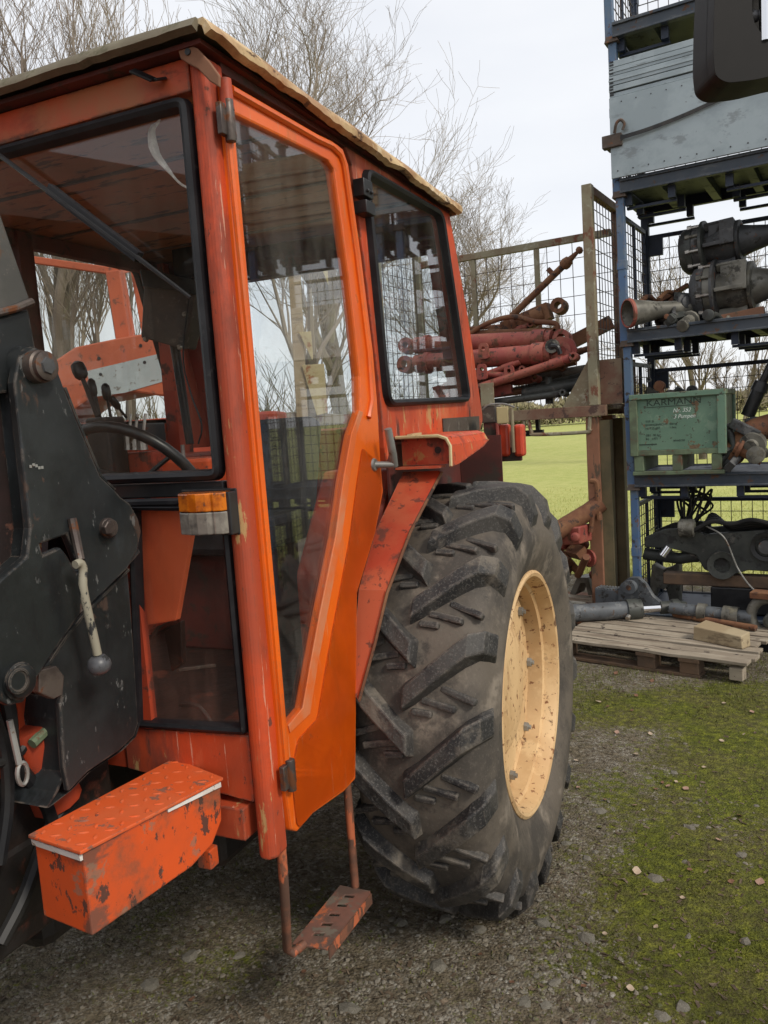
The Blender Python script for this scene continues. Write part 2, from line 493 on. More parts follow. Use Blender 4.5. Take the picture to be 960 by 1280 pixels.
M_clear = mat('clouded clear lens', (.25, .225, .19), .22, tone=((.16, .14, .12), 26, .95), layers=[((.09, .08, .07), 18, .56, .1, None, .4)], coat=.5)
# rack and its loads
M_beam = mat('grey blue rack beam', (.034, .047, .064), .5, tone=((.055, .065, .078), 5, .8), layers=[((.11, .12, .125), 9, .62, .1, (.3, 1, 1), .6, .7), ((.10, .055, .035), 12, .665, .05, None, .85)], bump=(40, .2, .003), edge=((.2, .2, .2), .006, .7))
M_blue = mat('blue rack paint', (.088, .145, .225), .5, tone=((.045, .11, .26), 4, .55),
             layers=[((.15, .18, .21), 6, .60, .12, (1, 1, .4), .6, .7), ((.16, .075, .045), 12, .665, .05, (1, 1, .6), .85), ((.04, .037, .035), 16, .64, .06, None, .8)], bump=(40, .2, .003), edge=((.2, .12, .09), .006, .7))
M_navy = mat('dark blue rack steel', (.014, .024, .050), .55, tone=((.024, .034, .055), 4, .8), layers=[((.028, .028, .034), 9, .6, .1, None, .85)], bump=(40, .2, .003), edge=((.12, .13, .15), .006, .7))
M_cap = mat('rusty foot cup', (.105, .085, .07), .75, tone=((.07, .045, .03), 12, .8), layers=[(RUST, 20, .62, .08)])
M_wire = mat('rack wire', (.060, .055, .055), .6, .3, tone=((.10, .06, .04), 12, .7))
M_cage = mat('weathered cage paint', (.26, .235, .15), .65, tone=((.20, .15, .09), 5, .9), layers=[((.17, .07, .04), 9, .585, .08, (1, 1, .5), .85), ((.36, .34, .25), 12, .62, .08, None, .6, .7)], bump=(40, .2, .003))
M_cagerust = mat('rusty cage steel', (.17, .085, .055), .8, tone=((.22, .17, .11), 5, .8), layers=[((.08, .045, .035), 12, .58, .1)], bump=(40, .2, .003))
M_post = mat('red brown post', (.27, .122, .068), .75, tone=((.20, .095, .05), 5, .8), layers=[((.10, .07, .045), 12, .62, .08, (1, 1, .3))], bump=(50, .25, .004))
M_red = mat('faded red machine paint', (.25, .050, .038), .65, tone=((.30, .095, .06), 6, .8), layers=[((.13, .055, .03), 10, .58, .1, None, .85), ((.05, .03, .025), 16, .64, .06)], bump=(40, .2, .003))
M_rusty = mat('heavily rusted steel', (.145, .058, .028), .85, tone=((.21, .10, .045), 8, .8), layers=[((.05, .03, .022), 13, .57, .1)], bump=(40, .4, .005))
M_cast = mat('grey cast iron', (.075, .076, .078), .55, .2, tone=((.045, .046, .047), 6, .8), layers=[((.17, .165, .155), 9, .58, .14, None, .65, .7), ((.045, .04, .035), 15, .60, .1), (RUST, 14, .70, .05)], bump=(60, .3, .004))
M_castpale = mat('pale oily casting', (.19, .18, .15), .5, .2, tone=((.09, .085, .07), 6, .9), layers=[((.05, .047, .04), 10, .58, .1), ((.20, .18, .13), 5, .6, .14)], bump=(50, .25, .004))
M_alu = mat('silver aluminium board', (.34, .39, .405), .42, .3, tone=((.27, .315, .33), 4, .8), layers=[((.19, .21, .215), 9, .62, .12, (.5, 1, 1), .5, .7), ((.22, .21, .20), 30, .80, .03)], bump=(14, .06, .006))
M_green = mat('pale green steel box', (.135, .225, .155), .55, tone=((.105, .19, .13), 3, .8), layers=[((.22, .31, .22), 7, .6, .14, None, .5, .6), ((.16, .10, .055), 12, .675, .05, None, .85), ((.07, .07, .05), 26, .68, .04)], bump=(20, .08, .004), edge=((.20, .12, .07), .006, .8))
M_greend = mat('grimy green steel', (.13, .175, .10), .7, tone=((.08, .09, .055), 6, .8), layers=[((.12, .07, .04), 12, .62, .07)], bump=(40, .2, .003))
M_stencil = mat('black stencil paint', (.03, .05, .035), .7)
M_chalk = mat('white chalk', (.66, .72, .66), .9)
M_hull = mat('dark machine paint', (.030, .033, .030), .5, tone=((.062, .066, .058), 5, .8), layers=[((.03, .028, .026), 12, .58, .1), ((.12, .11, .095), 9, .64, .1)], bump=(40, .25, .004))
M_grey = mat('blue grey machine paint', (.105, .115, .125), .5, tone=((.07, .075, .08), 6, .8), layers=[((.16, .165, .165), 11, .6, .1, None, .5), ((.10, .065, .045), 16, .67, .05), ((.035, .033, .03), 12, .61, .08)], bump=(40, .2, .003))
M_wood = mat('weathered pallet wood', (.34, .285, .215), .8, tone=((.24, .195, .145), 3, .9), layers=[((.16, .12, .085), 22, .55, .12, (.06, 1, 1), .85, .8), ((.42, .37, .29), 30, .60, .1, (.05, 1, 1), .8, .7), ((.06, .045, .035), 9, .70, .04)], bump=(60, .3, .003))
M_wooddark = mat('damp pallet block', (.14, .085, .05), .85, tone=((.09, .06, .04), 9, .8), bump=(60, .4, .004))
M_woodpale = mat('split pale timber', (.40, .32, .20), .8, tone=((.32, .24, .14), 6, .9), layers=[((.20, .15, .09), 26, .56, .1, (.08, 1, 1), .85, .9)], bump=(40, .5, .006))
M_strap = mat('black strap', (.02, .02, .021), .7, tone=((.05, .045, .04), 14, .7))
M_bark = mat('grey brown bark', (.135, .105, .075), .9, tone=((.085, .07, .05), 3, .8), layers=[((.18, .17, .10), 5, .6, .12)], bump=(14, .5, .02))
M_twig = mat('pale twigs', (.29, .24, .19), .9, tone=((.17, .13, .10), .5, .8))
M_ivy = mat('dry scrub', (.20, .165, .085), .9, tone=((.12, .115, .055), .6, .9))
M_farhood = mat('sun bleached orange paint', (.52, .115, .045), .5, tone=((.44, .10, .045), 3, .8), layers=[((.22, .08, .05), 12, .66, .06)])
M_fargrey = mat('pale grey panel', (.42, .46, .46), .5, tone=((.36, .39, .39), 4, .8), layers=[((.2, .18, .16), 20, .68, .05)])
M_cream = mat('cream enamel plate', (.52, .44, .23), .55, tone=((.42, .34, .17), 6, .8), layers=[((.30, .12, .04), 6, .62, .08, None, .85)])
# ================================================================== TRACTOR
NS, NR = -.36, -1.86          # left and right wall of the cab
UF = -1.20                    # front wall
HUB = .738
def sp(px, py, n=NS):
    p = TR.on(px, py, 0, n); return (p.y, p.z)
def fp(px, py, u=UF):
    p = TR.on(px, py, 1, u); return (p.x, p.z)
def SP(pts, n=NS): return [sp(*p, n) for p in pts]
def FP(pts, u=UF): return [fp(*p, u) for p in pts]
side3 = lambda n: (lambda a, b: (n, a, b))
front3 = lambda u: (lambda a, b: (a, u, b))

tractor = tag(empty('tractor', TR.org, TR.rz), 'worn orange tractor with glazed cab, cream rear wheel and dark loader tower', 'tractor')
T = tractor

def plate_part(name, matl, loops, f3, vec, bevel=.003, parent=None, label=None):
    mb = MB(); mb.plate(loops, f3, vec)
    o = mb.build(name, matl, parent or T, bevel)
    if label: o['label'] = label
    return o

def seal_and_glass(name, loop, f3, out, w, gmat, depth=.022, r=.03, gname='window_glass'):
    """Rubber frame along a rounded loop, with its pane as a child."""
    lp = rounded(loop, r, 5)
    inn = inset(lp, w)
    out = Vector(out)
    o = out.normalized()
    mb = MB()
    # rounded rubber section: three rings proud of the sheet
    mid = inset(lp, w * .5)
    n = len(lp)
    rings = [[Vector(f3(*p)) - o * .004 for p in lp], [Vector(f3(*p)) + o * depth * .75 for p in inset(lp, w * .15)],
             [Vector(f3(*p)) + o * depth for p in mid], [Vector(f3(*p)) + o * depth * .75 for p in inset(lp, w * .85)],
             [Vector(f3(*p)) - o * .012 for p in inn]]
    vs = [p for rg_ in rings for p in rg_]
    fs = []
    for k in range(4):
        for i in range(n):
            j = (i + 1) % n
            fs.append((k * n + i, k * n + j, (k + 1) * n + j, (k + 1) * n + i))
    mb.add(vs, fs, True)
    s = mb.build(name, M_rubber, T, fix=False)
    g = MB(); g.plate([inset(lp, w * .8)], lambda a, b: Vector(f3(a, b)) - o * .006, -o * .004)
    g.build(gname, gmat, s)
    return s

# ---- rear wheels ---------------------------------------------------------
def wheel(parent, name, hub, side, R=.772, rim=.438, width=.40, nl=18, flip=1, detail=True):
    """side +1: outer face towards +x. Local origin at the hub centre, outer flange in the plane x = 0."""
    w = empty(name, hub, 0 if side > 0 else pi, parent)
    xc = -width / 2 + .008
    hw = width / 2
    Rc = R - .040                                  # carcass radius at the crown
    prof = []
    def carc(x):                                   # carcass radius across the tread
        t = (x - xc) / hw
        return Rc - .030 * t * t - .02 * max(0, abs(t) - .8) / .2
    o = []
    for i in range(13):
        t = -1 + 2 * i / 12
        x = xc + hw * t * .98
        o.append((x, carc(x)))
    shoulder = [(xc + hw * 1.06, Rc - .085), (xc + hw * 1.12, Rc - .13), (xc + hw * 1.13, Rc - .138), (xc + hw * 1.145, Rc - .144), (xc + hw * 1.14, Rc - .19), (xc + hw * 1.08, Rc - .235), (xc + hw * .99, rim + .012), (xc + hw * .93, rim - .006)]
    prof = [(2 * xc - x, r) for x, r in reversed(shoulder)] + o + shoulder
    mb = MB()
    mb.lathe(prof, (0, 0, 0), (1, 0, 0), 96, closed=True)
    tyre = mb.build('tyre', M_tyre, w)
    # lugs: angle measured from the top towards the front (-y), growing downwards
    lug = MB()
    def pt(x, a, r): return Vector((x, -sin(a) * r, cos(a) * r))
    step = 2 * pi / nl
    arc = .185 / R
    st = []
    for k in range(8):
        t = k / 7
        st.append(t)
    for sgn in (1, -1):
        for i in range(nl):
            a0 = i * step + (0 if sgn > 0 else step / 2)
            jit = random.uniform(-.006, .006)
            rows = []
            for t in st:
                if t <= .80:
                    tt = t / .80
                    x = xc + sgn * hw * (-.04 + 1.02 * tt)
                    a = a0 + arc * (1 - tt)
                    rb, rt = carc(x) - .008, R - .012 * tt ** 3 - .004 * random.random()
                else:
                    tt = (t - .80) / .20
                    x = xc + sgn * hw * (.98 + .13 * tt)
                    a = a0 - arc * .06 * tt
                    rb, rt = Rc - .055 - .07 * tt, R - .02 - .085 * tt - .02 * tt
                hwid = (.034 + .007 * t + jit * .3) / R
                rows.append((x, a, rb, rt, hwid))
            vs, fs = [], []
            for q, (x, a, rb, rt, hd) in enumerate(rows):
                dx = sgn * .012
                ext = 1.42
                if q >= 6: dxo = sgn * .012
                else: dxo = 0
                vs += [pt(x - (dx if q == 0 else 0), a - hd * ext, rb), pt(x + dxo, a - hd * .92, rt), pt(x + dxo, a + hd * .92, rt), pt(x - (dx if q == 0 else 0), a + hd * ext, rb)]
            for q in range(len(rows) - 1):
                b = q * 4
                for e in range(3):
                    f = (b + e, b + e + 1, b + e + 5, b + e + 4)
                    fs.append(f if sgn > 0 else f[::-1])
            fs.append((0, 3, 2, 1) if sgn > 0 else (0, 1, 2, 3))
            e = (len(rows) - 1) * 4
            fs.append((e, e + 1, e + 2, e + 3) if sgn > 0 else (e + 3, e + 2, e + 1, e))
            lug.add(vs, fs)
            if detail:                              # three low bars between two lugs
                for j, (tx, ta) in enumerate(((.74, .30), (.46, .46), (.22, .60))):
                    x = xc + sgn * hw * tx
                    a = a0 + step * (.53) + arc * (1 - tx) * .62 - .01
                    ln, wd, dirx = (.056, .054, .032)[j], .0105, .35
                    rr = carc(x)
                    ca, tx_ = a, Vector((1, 0, 0))
                    tang = Vector((0, -cos(a), -sin(a))); rad = Vector((0, -sin(a), cos(a)))
                    ax = (tx_ * sgn + tang * (.34, .20, .08)[j]).normalized() * ln
                    ay = ax.cross(rad).normalized() * wd
                    lug.obox(pt(x, a, rr - .002), ax, ay, rad * .014)
    lo = lug.build('tread_lugs', M_lug, w, bevel=.006 if detail else 0)
    # rim
    r0 = rim
    rp = [(-.012, r0 + .004), (.004, r0 + .002), (.010, r0 - .008), (.006, r0 - .020), (-.018, r0 - .030), (-.045, r0 - .036), (-.052, r0 - .050), (-.11, r0 - .056), (-.125, r0 - .085), (-.27, r0 - .085), (-.285, r0 - .05), (-.35, r0 - .045), (-.375, r0 - .02), (-.385, r0)]
    rm = MB(); rm.lathe(rp[::-1], (0, 0, 0), (1, 0, 0), 72, cap=False)
    # underside of the barrel seen from outside: a second, slightly smaller shell keeps thickness
    rimo = rm.build('rim', M_rim, w)
    # wavy disc held by eight lugs on the rim
    dk = MB()
    loop = []
    for k in range(96):
        a = 2 * pi * k / 96
        rr = .318 + .030 * cos(8 * a)
        loop.append((rr * cos(a), rr * sin(a)))
    hole = [(.075 * cos(2 * pi * k / 24), .075 * sin(2 * pi * k / 24)) for k in range(24)]
    dxx = -.098
    dk.plate([loop], lambda a, b: (dxx, a, b), (-.014, 0, 0))
    dk.lathe([(dxx - .004, .24), (dxx + .014, .20), (dxx + .018, .10), (dxx + .018, .0)], (0, 0, 0), (1, 0, 0), 40)
    dk.build('wheel_disc', M_rim, w)
    hb = MB(); hb.lathe([(dxx - .16, .12), (dxx - .002, .073), (dxx + .006, .06), (dxx + .008, 0.0)], (0, 0, 0), (1, 0, 0), 24)
    hb.build('axle_hub', M_engine, w)
    bm_ = MB(); bm_.cyl((dxx + .001, 0, 0), (dxx + .016, 0, 0), .019, .018, 6); bm_.cyl((dxx, 0, 0), (dxx + .026, 0, 0), .010, .009, 8)
    first = None
    for k in range(8):
        a = 2 * pi * (k + .0) / 8
        if first is None:
            first = bm_.build('wheel_nut', M_zinc, w); b = first
        else:
            b = first.copy(); COL.objects.link(b); b.parent = w
        b.location = (0, .332 * cos(a), .332 * sin(a))
    # clamps that hold disc to rim
    cl = MB()
    for k in range(8):
        a = 2 * pi * k / 8
        rad = Vector((0, cos(a), sin(a))); tg = Vector((0, -sin(a), cos(a)))
        cl.obox(rad * .352 + Vector((dxx - .02, 0, 0)), rad * .022, tg * .026, (.018, 0, 0))
    cl.build('rim_clamps', M_rim, w, bevel=.003)
    return w

wheel(T, 'rear_wheel', (0, 0, HUB), 1)
wheel(T, 'rear_wheel', (-2.22, 0, HUB), -1, detail=False)
wheel(T, 'front_wheel', (-.42, -2.62, .46), 1, R=.47, rim=.26, width=.26, nl=16, detail=False).scale = (1, 1, 1)
wheel(T, 'front_wheel', (-1.80, -2.62, .46), -1, R=.47, rim=.26, width=.26, nl=16, detail=False)
for w in [c for c in T.children if c.name.startswith('front_wheel')]:
    for c in w.children:
        if c.name.split('.')[0] in ('wheel_disc', 'wheel_nut', 'rim_clamps', 'axle_hub'):
            c.scale = (1, .56, .56)
            if c.name.startswith('wheel_nut'): c.location = c.location * .56

# ---- cab: front ----------------------------------------------------------
ZT = 2.515
# header with overlap of the roof; the mirrored half carries on to the right side
header_loop = [(NR + .05, 2.50), (-.405, 2.505), (-.405, 2.576), (NR + .05, 2.576)]
plate_part('header_panel', M_header, [header_loop], front3(UF - .012), (0, .03, 0))
def pillar(n0, n1, u0, u1, z0, z1, name, matl, label=None):
    c = .014
    sec = [(n0 + c, u0), (n1 - c, u0), (n1, u0 + c), (n1, u1), (n0, u1), (n0, u0 + c)]
    mb = MB(); mb.plate([sec], lambda a, b: (a, b, z0), (0, 0, z1 - z0))
    o = mb.build(name, matl, T, bevel=.008)
    if label: o['label'] = label
    return o
pillar(-.404, -.352, UF - .022, UF + .045, .700, 2.565, 'front_pillar', M_old)
pillar(-1.88, -1.808, UF - .025, UF + .048, .700, 2.565, 'front_pillar', M_old)
# windscreen: seal, pane
ws = [(-1.795, 1.635), (-.407, 1.635), (-.409, 2.500), (-1.795, 2.500)]
seal_and_glass('windscreen_seal', ws, front3(UF - .004), (0, -1, 0), .028, G_front, r=.035, gname='windscreen_glass')
# cross rail under the windscreen
mb = MB(); mb.box(-1.80, -.414, UF - .006, UF + .03, 1.598, 1.633); mb.build('cross_rail', M_black, T, bevel=.004)
mb = MB(); mb.tube([(-1.80, UF - .012, 1.585), (-.416, UF - .012, 1.588)], .011, 8); mb.build('drip_rail', M_rubber, T)
# lower front windows, left (seen) and right
lw = FP([(163, 628), (297, 628), (318, 918), (173, 908)])
lw = [(lw[0][0], lw[0][1]), (-.4045, lw[1][1]), (-.4045, lw[2][1]), (lw[3][0], lw[3][1])]
seal_and_glass('lower_window_seal', lw, front3(UF + .002), (0, -1, 0), .022, G_low, r=.02, gname='lower_window_glass')
lwr = [(-2.22 - p[0], p[1]) for p in lw][::-1]
seal_and_glass('lower_window_seal', lwr, front3(UF + .002), (0, -1, 0), .022, G_low, r=.02, gname='lower_window_glass')
# sill under the lower windows
sill = [(-.80, .880), (-.405, .838), (-.405, lw[2][1] - .001), (-.80, lw[3][1] - .006)]
plate_part('sill_beam', M_old, [sill], front3(UF - .008), (0, .045, 0), .005)
plate_part('sill_beam', M_old, [[(-2.22 - p[0], p[1]) for p in sill][::-1]], front3(UF - .008), (0, .045, 0), .005)
mb = MB(); mb.box(-.555, -.425, UF - .03, UF + .10, .745, .828); mb.build('step_mount', M_old, T, bevel=.004)
# panel between the lower windows, behind the bonnet
mb = MB(); mb.box(-1.42, lw[0][0] - .002, UF - .003, UF + .02, .88, 1.597); mb.build('bulkhead', M_inner, T)

# header fittings: slotted bracket, strap at the corner, small hook
b = MB()
b.beam(TR.on(165, 88, 1, UF - .05), TR.on(192, 100, 1, UF - .04), .022, .006, (0, -.6, 1))
b.beam(TR.on(192, 100, 1, UF - .04), TR.on(206, 98, 1, UF - .012), .018, .006, (0, -.6, 1))
b.build('slotted_bracket', M_black, T, bevel=.002)
b = MB()
pts = [(-.455, 2.635), (-.395, 2.585), (-.352, 2.525)]
w_ = .018
b.plate([FP([(222, 62), (229, 51), (246, 60), (262, 77), (274, 94), (274, 109), (261, 101), (247, 86), (234, 79), (225, 73)], UF - .040)], front3(UF - .040), (0, .008, 0))
b.build('corner_strap', M_post, T, bevel=.003)
b = MB(); sc_ = TR.on(235, 65, 1, UF - .041); b.cyl(sc_ + V(0, -.003, 0), sc_ + V(0, .006, 0), .007, .007, 10); b.build('strap_bolt', M_black, T)

# wiper: arm, blade, fixed above the screen at the left
b = MB()
wa, wb = TR.on(-60, 150, 1, UF - .045), TR.on(176, 325, 1, UF - .042)
wc = TR.on(238, 372, 1, UF - .030)
b.tube([wa, wb, wc], [.006, .006, .004], 6)
arm = b.build('wiper_arm', M_black, T)
b = MB()
p0, p1 = TR.on(62, 236, 1, UF - .035), TR.on(174, 322, 1, UF - .035)
b.beam(p0, p1, .026, .020, (0, -1, 0)); b.beam(p0 + V(0, .012, -.012), p1 + V(0, .012, -.012), .006, .012, (0, -1, 0))
b.build('wiper_blade', M_rubber, arm, bevel=.002)
b = MB(); b.cyl(wa + V(0, .05, 0), wa + V(0, -.015, 0), .014, .010, 10); b.build('wiper_spindle', M_black, arm)
# white cable that hangs behind the screen
b = MB()
b.tube(spline([TR.on(200, 128, 1, UF + .06), TR.on(197, 152, 1, UF + .06), TR.on(189, 165, 1, UF + .06), TR.on(194, 190, 1, UF + .06), TR.on(210, 212, 1, UF + .06), TR.on(224, 228, 1, UF + .06), TR.on(242, 238, 1, UF + .06)]),
       [.003] * 4 + [.004] * 4 + [.008] * 6 + [.009] * 6 + [.007] * 6 + [.003] * 20, 6) if False else None
path = spline([TR.on(203, 126, 1, UF + .06), TR.on(199, 150, 1, UF + .06), TR.on(190, 163, 1, UF + .06), TR.on(194, 190, 1, UF + .06), TR.on(210, 212, 1, UF + .06), TR.on(226, 230, 1, UF + .06), TR.on(243, 238, 1, UF + .06)], 5)
rr = [.003 + .010 * max(0, 1 - abs(i / len(path) - .45) / .28) for i in range(len(path))]
b.tube(path, rr, 6)
b.build('hanging_cable', mat('frayed white tape', (.80, .77, .73), .8, tone=((.5, .46, .42), 40, .8)), T)

# indicator lamp at the pillar
il = empty('indicator_lamp', (0, 0, 0), 0, T)
L0, R0 = -.520, -.374
def lampbody(z0, z1, name, matl, seg=8):
    mb = MB()
    prof = []
    pts = [(L0, UF - .006), (L0 + .004, UF - .045), (L0 + .022, UF - .072), (L0 + .055, UF - .082), (-.440, UF - .084), (-.418, UF - .078), (-.408, UF - .070), (-.402, UF - .072), (-.385, UF - .066), (R0, UF - .045), (R0, UF - .006)]
    mb.plate([pts], lambda a, b: (a, b, z0), (0, 0, z1 - z0))
    o = mb.build(name, matl, il, bevel=.010)
    return o
lampbody(1.5695, 1.612, 'amber_lens', M_amber)
lampbody(1.516, 1.568, 'clear_lens', M_clear)
mb = MB(); mb.box(L0 - .004, R0 + .006, UF - .024, UF - .002, 1.508, 1.618); mb.box(R0 - .012, R0 + .005, UF - .052, UF - .006, 1.512, 1.612); mb.build('lamp_base', M_black, il, bevel=.003)

# ---- cab: left side ------------------------------------------------------
door = empty('door', (0, 0, 0), 0, T)
D_out = [(278, 104), (300, 112), (395, 166), (420, 179), (430, 188), (436, 205), (452, 320), (467, 440), (472, 500), (476, 573), (479.6, 614), (470, 665), (447, 741), (446, 860), (445, 974), (430, 990), (392, 1017), (372, 1040), (365, 1038), (354, 962), (350, 905), (336, 760), (311, 480)]
D_in = [(293, 143), (300, 146), (390, 190), (410, 200), (418, 212), (437, 350), (450, 470), (451, 515), (441, 543), (431, 600), (421, 673), (401, 771), (390, 830), (380, 886), (362, 908), (357, 898), (347, 790), (322, 480), (305, 280)]
dl, di = SP(D_out, NS + .022), SP(D_in, NS + .022)
mb = MB(); mb.plate([dl, di], side3(NS + .022), (-.032, 0, 0))
mb.build('door_frame', M_bright, door, bevel=.007)
# raised tube along the window side of the frame
mb = MB()
mb.tube([(NS + .024,) + sp(x, y, NS + .024) for x, y in [(288, 112), (300, 119), (395, 173), (414, 182), (424, 192), (429, 206), (445, 320), (460, 440), (464, 500), (460, 522)]], .011, 8)
mb.tube([(NS + .024,) + sp(x, y, NS + .024) for x, y in [(281, 120), (297, 282), (316, 480), (341, 760), (353, 900), (358, 960)]], .009, 8)
mb.build('door_tube', M_bright, door)
# sheet edge strip along the lower glass
mb = MB()
strip_o = SP([(454, 515), (446, 543), (437, 602), (427, 675), (408, 774), (397, 834), (388, 892), (363, 916)], NS + .026)
strip_i = SP([(450, 513), (440, 541), (430, 598), (420, 671), (400, 769), (389, 828), (379, 885), (361, 907)], NS + .026)
mb.plate([strip_o + strip_i[::-1]], side3(NS + .026), (-.004, 0, 0))
mb.build('glazing_bead', mat('aged glazing putty', (.66, .125, .02), .45, tone=((.56, .21, .10), 6, .8)), door, bevel=.001)
skin = SP([(452, 560), (446, 600), (436, 675), (417, 776), (406, 836), (396, 898), (372, 924), (363, 966), (370, 1030), (374, 1034), (392, 1012), (430, 985), (442, 970), (443, 860), (444, 742), (467, 665), (476, 614), (473, 580)], NS + .0222)
mb = MB(); mb.plate([rounded(skin, .012, 3)], side3(NS + .0222), (.0035, 0, 0)); mb.build('door_skin', M_bright, door, bevel=.003)
mb = MB(); mb.plate([inset(di, -.012)], side3(NS + .010), (-.004, 0, 0)); mb.build('door_glass', G_door, door)
# door handle: stem, lever
mb = MB()
h0 = Vector((NS + .022,) + sp(466, 581, NS + .022)); h1 = TR.on(492, 581, 0, NS + .075)
mb.cyl(h0, h0 + V(.010, 0, 0), .022, .018, 12)
mb.tube([h0, h1], [.011, .010], 10)
lv0 = TR.on(494, 583, 0, NS + .078); lv1 = TR.on(485, 536, 0, NS + .078)
mb.tube([lv0, lv0 * .7 + lv1 * .3, lv1], [.010, .013, .012], 10)
mb.build('door_handle', M_zinc, door, label=None) if False else mb.build('door_handle', M_zinc, door)
# hinges
for (px, py, s) in ((283, 152, 1.0), (360, 968, .9)):
    mb = MB()
    c = TR.on(px, py, 0, NS + .026)
    mb.cyl(c + V(.008, 0, -.045 * s), c + V(.008, 0, .045 * s), .012, .012, 12)
    mb.box(c.x - .006, c.x + .008, c.y - .03, c.y + .026, c.z - .034 * s, c.z + .034 * s)
    mb.build('hinge', M_pin, door, bevel=.002)
mb = MB(); c = TR.on(283, 120, 0, NS + .03); mb.cyl(c + V(0, 0, -.03), c + V(0, 0, .035), .016, .014, 12); mb.build('hinge_sleeve', M_old, door)

# rear quarter of the cab: B pillar, window opening, lower panel in one pressing
Q_out = [(431, 181), (500, 226), (562, 267), (585, 395), (604, 524), (600, 539), (493, 547), (484, 578), (481, 560), (474, 480), (456, 330), (440, 206)]
Q_win = [(450, 207), (549, 264), (584, 503), (479.5, 509.5)]
qo, qw = SP(Q_out), SP(Q_win)
plate_part('quarter_panel', M_old, [qo, rounded(inset(qw, .006), .05, 5)], side3(NS), (-.035, 0, 0), .004)
seal_and_glass('side_window_seal', qw, side3(NS + .003), (1, 0, 0), .026, G_side, r=.06, gname='side_window_glass')
# the same wall on the right side
plate_part('quarter_panel', M_old, [qo, rounded(inset(qw, .006), .05, 5)], side3(NR), (.035, 0, 0), .004)
seal_and_glass('side_window_seal', qw, side3(NR - .003), (-1, 0, 0), .026, G_side, r=.06, gname='side_window_glass')
rd = empty('door', (0, 0, 0), 0, T)
mb = MB(); mb.plate([dl, di], side3(NR - .022), (.032, 0, 0)); mb.build('door_frame', M_old, rd, bevel=.004)
skin = SP([(452, 560), (446, 600), (436, 675), (417, 776), (406, 836), (396, 898), (372, 924), (363, 966), (370, 1030), (374, 1034), (392, 1012), (430, 985), (442, 970), (443, 860), (444, 742), (467, 665), (476, 614), (473, 580)], NS + .0222)
mb = MB(); mb.plate([rounded(skin, .012, 3)], side3(NS + .0222), (.0035, 0, 0)); mb.build('door_skin', M_bright, door, bevel=.003)
mb = MB(); mb.plate([inset(di, -.012)], side3(NR - .010), (.004, 0, 0)); mb.build('door_glass', G_door, rd)
# side rails under the roof
for n in (NS, NR):
    s = 1 if n == NS else -1
    mb = MB()
    a, b_, c_, d_ = (-1.152, 2.540), (-1.152, 2.610), (.515, 2.605), (.445, 2.553)
    lp = [(-1.150, 2.553), (-.545, 2.570), (-.49, 2.572), (-.30, 2.553), (.435, 2.562), (.46, 2.60), (-1.150, 2.612)]
    lp = [(-1.150, 2.556), (-.60, 2.566), (-.40, 2.568), (.438, 2.566), (.445, 2.578), (-1.150, 2.5785)]
    mb.plate([lp], side3(n), (-.04 * s, 0, 0)); mb.build('roof_rail', M_maroon, T, bevel=.003)
# black bracket at the B pillar
mb = MB()
c = TR.on(455, 243, 0, NS + .02); mb.box(c.x - .02, c.x + .018, c.y - .035, c.y + .03, c.z - .012, c.z + .040)
c = TR.on(456, 260, 0, NS + .02); mb.box(c.x - .02, c.x + .022, c.y - .035, c.y + .032, c.z - .022, c.z + .016)
for dy in (-.015, .012): mb.cyl((c.x + .010, c.y + dy, c.z + .045), (c.x + .026, c.y + dy, c.z + .045), .007, .006, 8)
mb.build('window_hinge', M_black, T, bevel=.004)

# rear wall with window
rear3 = lambda a, b: (a, .47 + (2.55 - b) * .30, b)
mb = MB(); mb.plate([[(NR + .036, 1.20), (NS - .036, 1.20), (NS - .036, 2.572), (NR + .036, 2.572)], rounded([(NR + .13, 1.72), (NS - .13, 1.72), (NS - .13, 2.47), (NR + .13, 2.47)], .05)], rear3, (0, .03, .009))
mb.build('rear_wall', M_inner, T)
mb = MB(); mb.plate([[(NR + .12, 1.71), (NS - .12, 1.71), (NS - .12, 2.48), (NR + .12, 2.48)]], lambda a, b: Vector(rear3(a, b)) + Vector((0, .012, .004)), (0, .004, .001)); mb.build('rear_window_glass', G_side, T)

# ---- roof ----------------------------------------------------------------
def roof_z(n, u):                           # slight droop to the rear, dents along the edge
    return 2.616 - .013 * (u + 1.28) + .005 * noise.noise(V(n * 3, u * 3, 1)) 
ns = [-1.93, -1.91, -1.8] + [-1.6 + .16 * i for i in range(8)] + [-.42, -.35, -.328]
us = [-1.262, -1.255, -1.2] + [-1.05 + .17 * i for i in range(9)] + [.38, .435, .45]
mb = MB(); vs = []; fs = []
for i, n in enumerate(ns):
    for j, u in enumerate(us):
        crown = .05 * (1 - ((n + 1.12) / .82) ** 2) * (1 - ((u + .36) / .95) ** 2)
        vs.append((n, u, roof_z(n, u) + crown))
k = len(us)
for i in range(len(ns) - 1):
    for j in range(k - 1):
        fs.append((i * k + j, (i + 1) * k + j, (i + 1) * k + j + 1, i * k + j + 1))
mb.add(vs, fs, True)
mb.build('roof_sheet', M_rooftop, T)
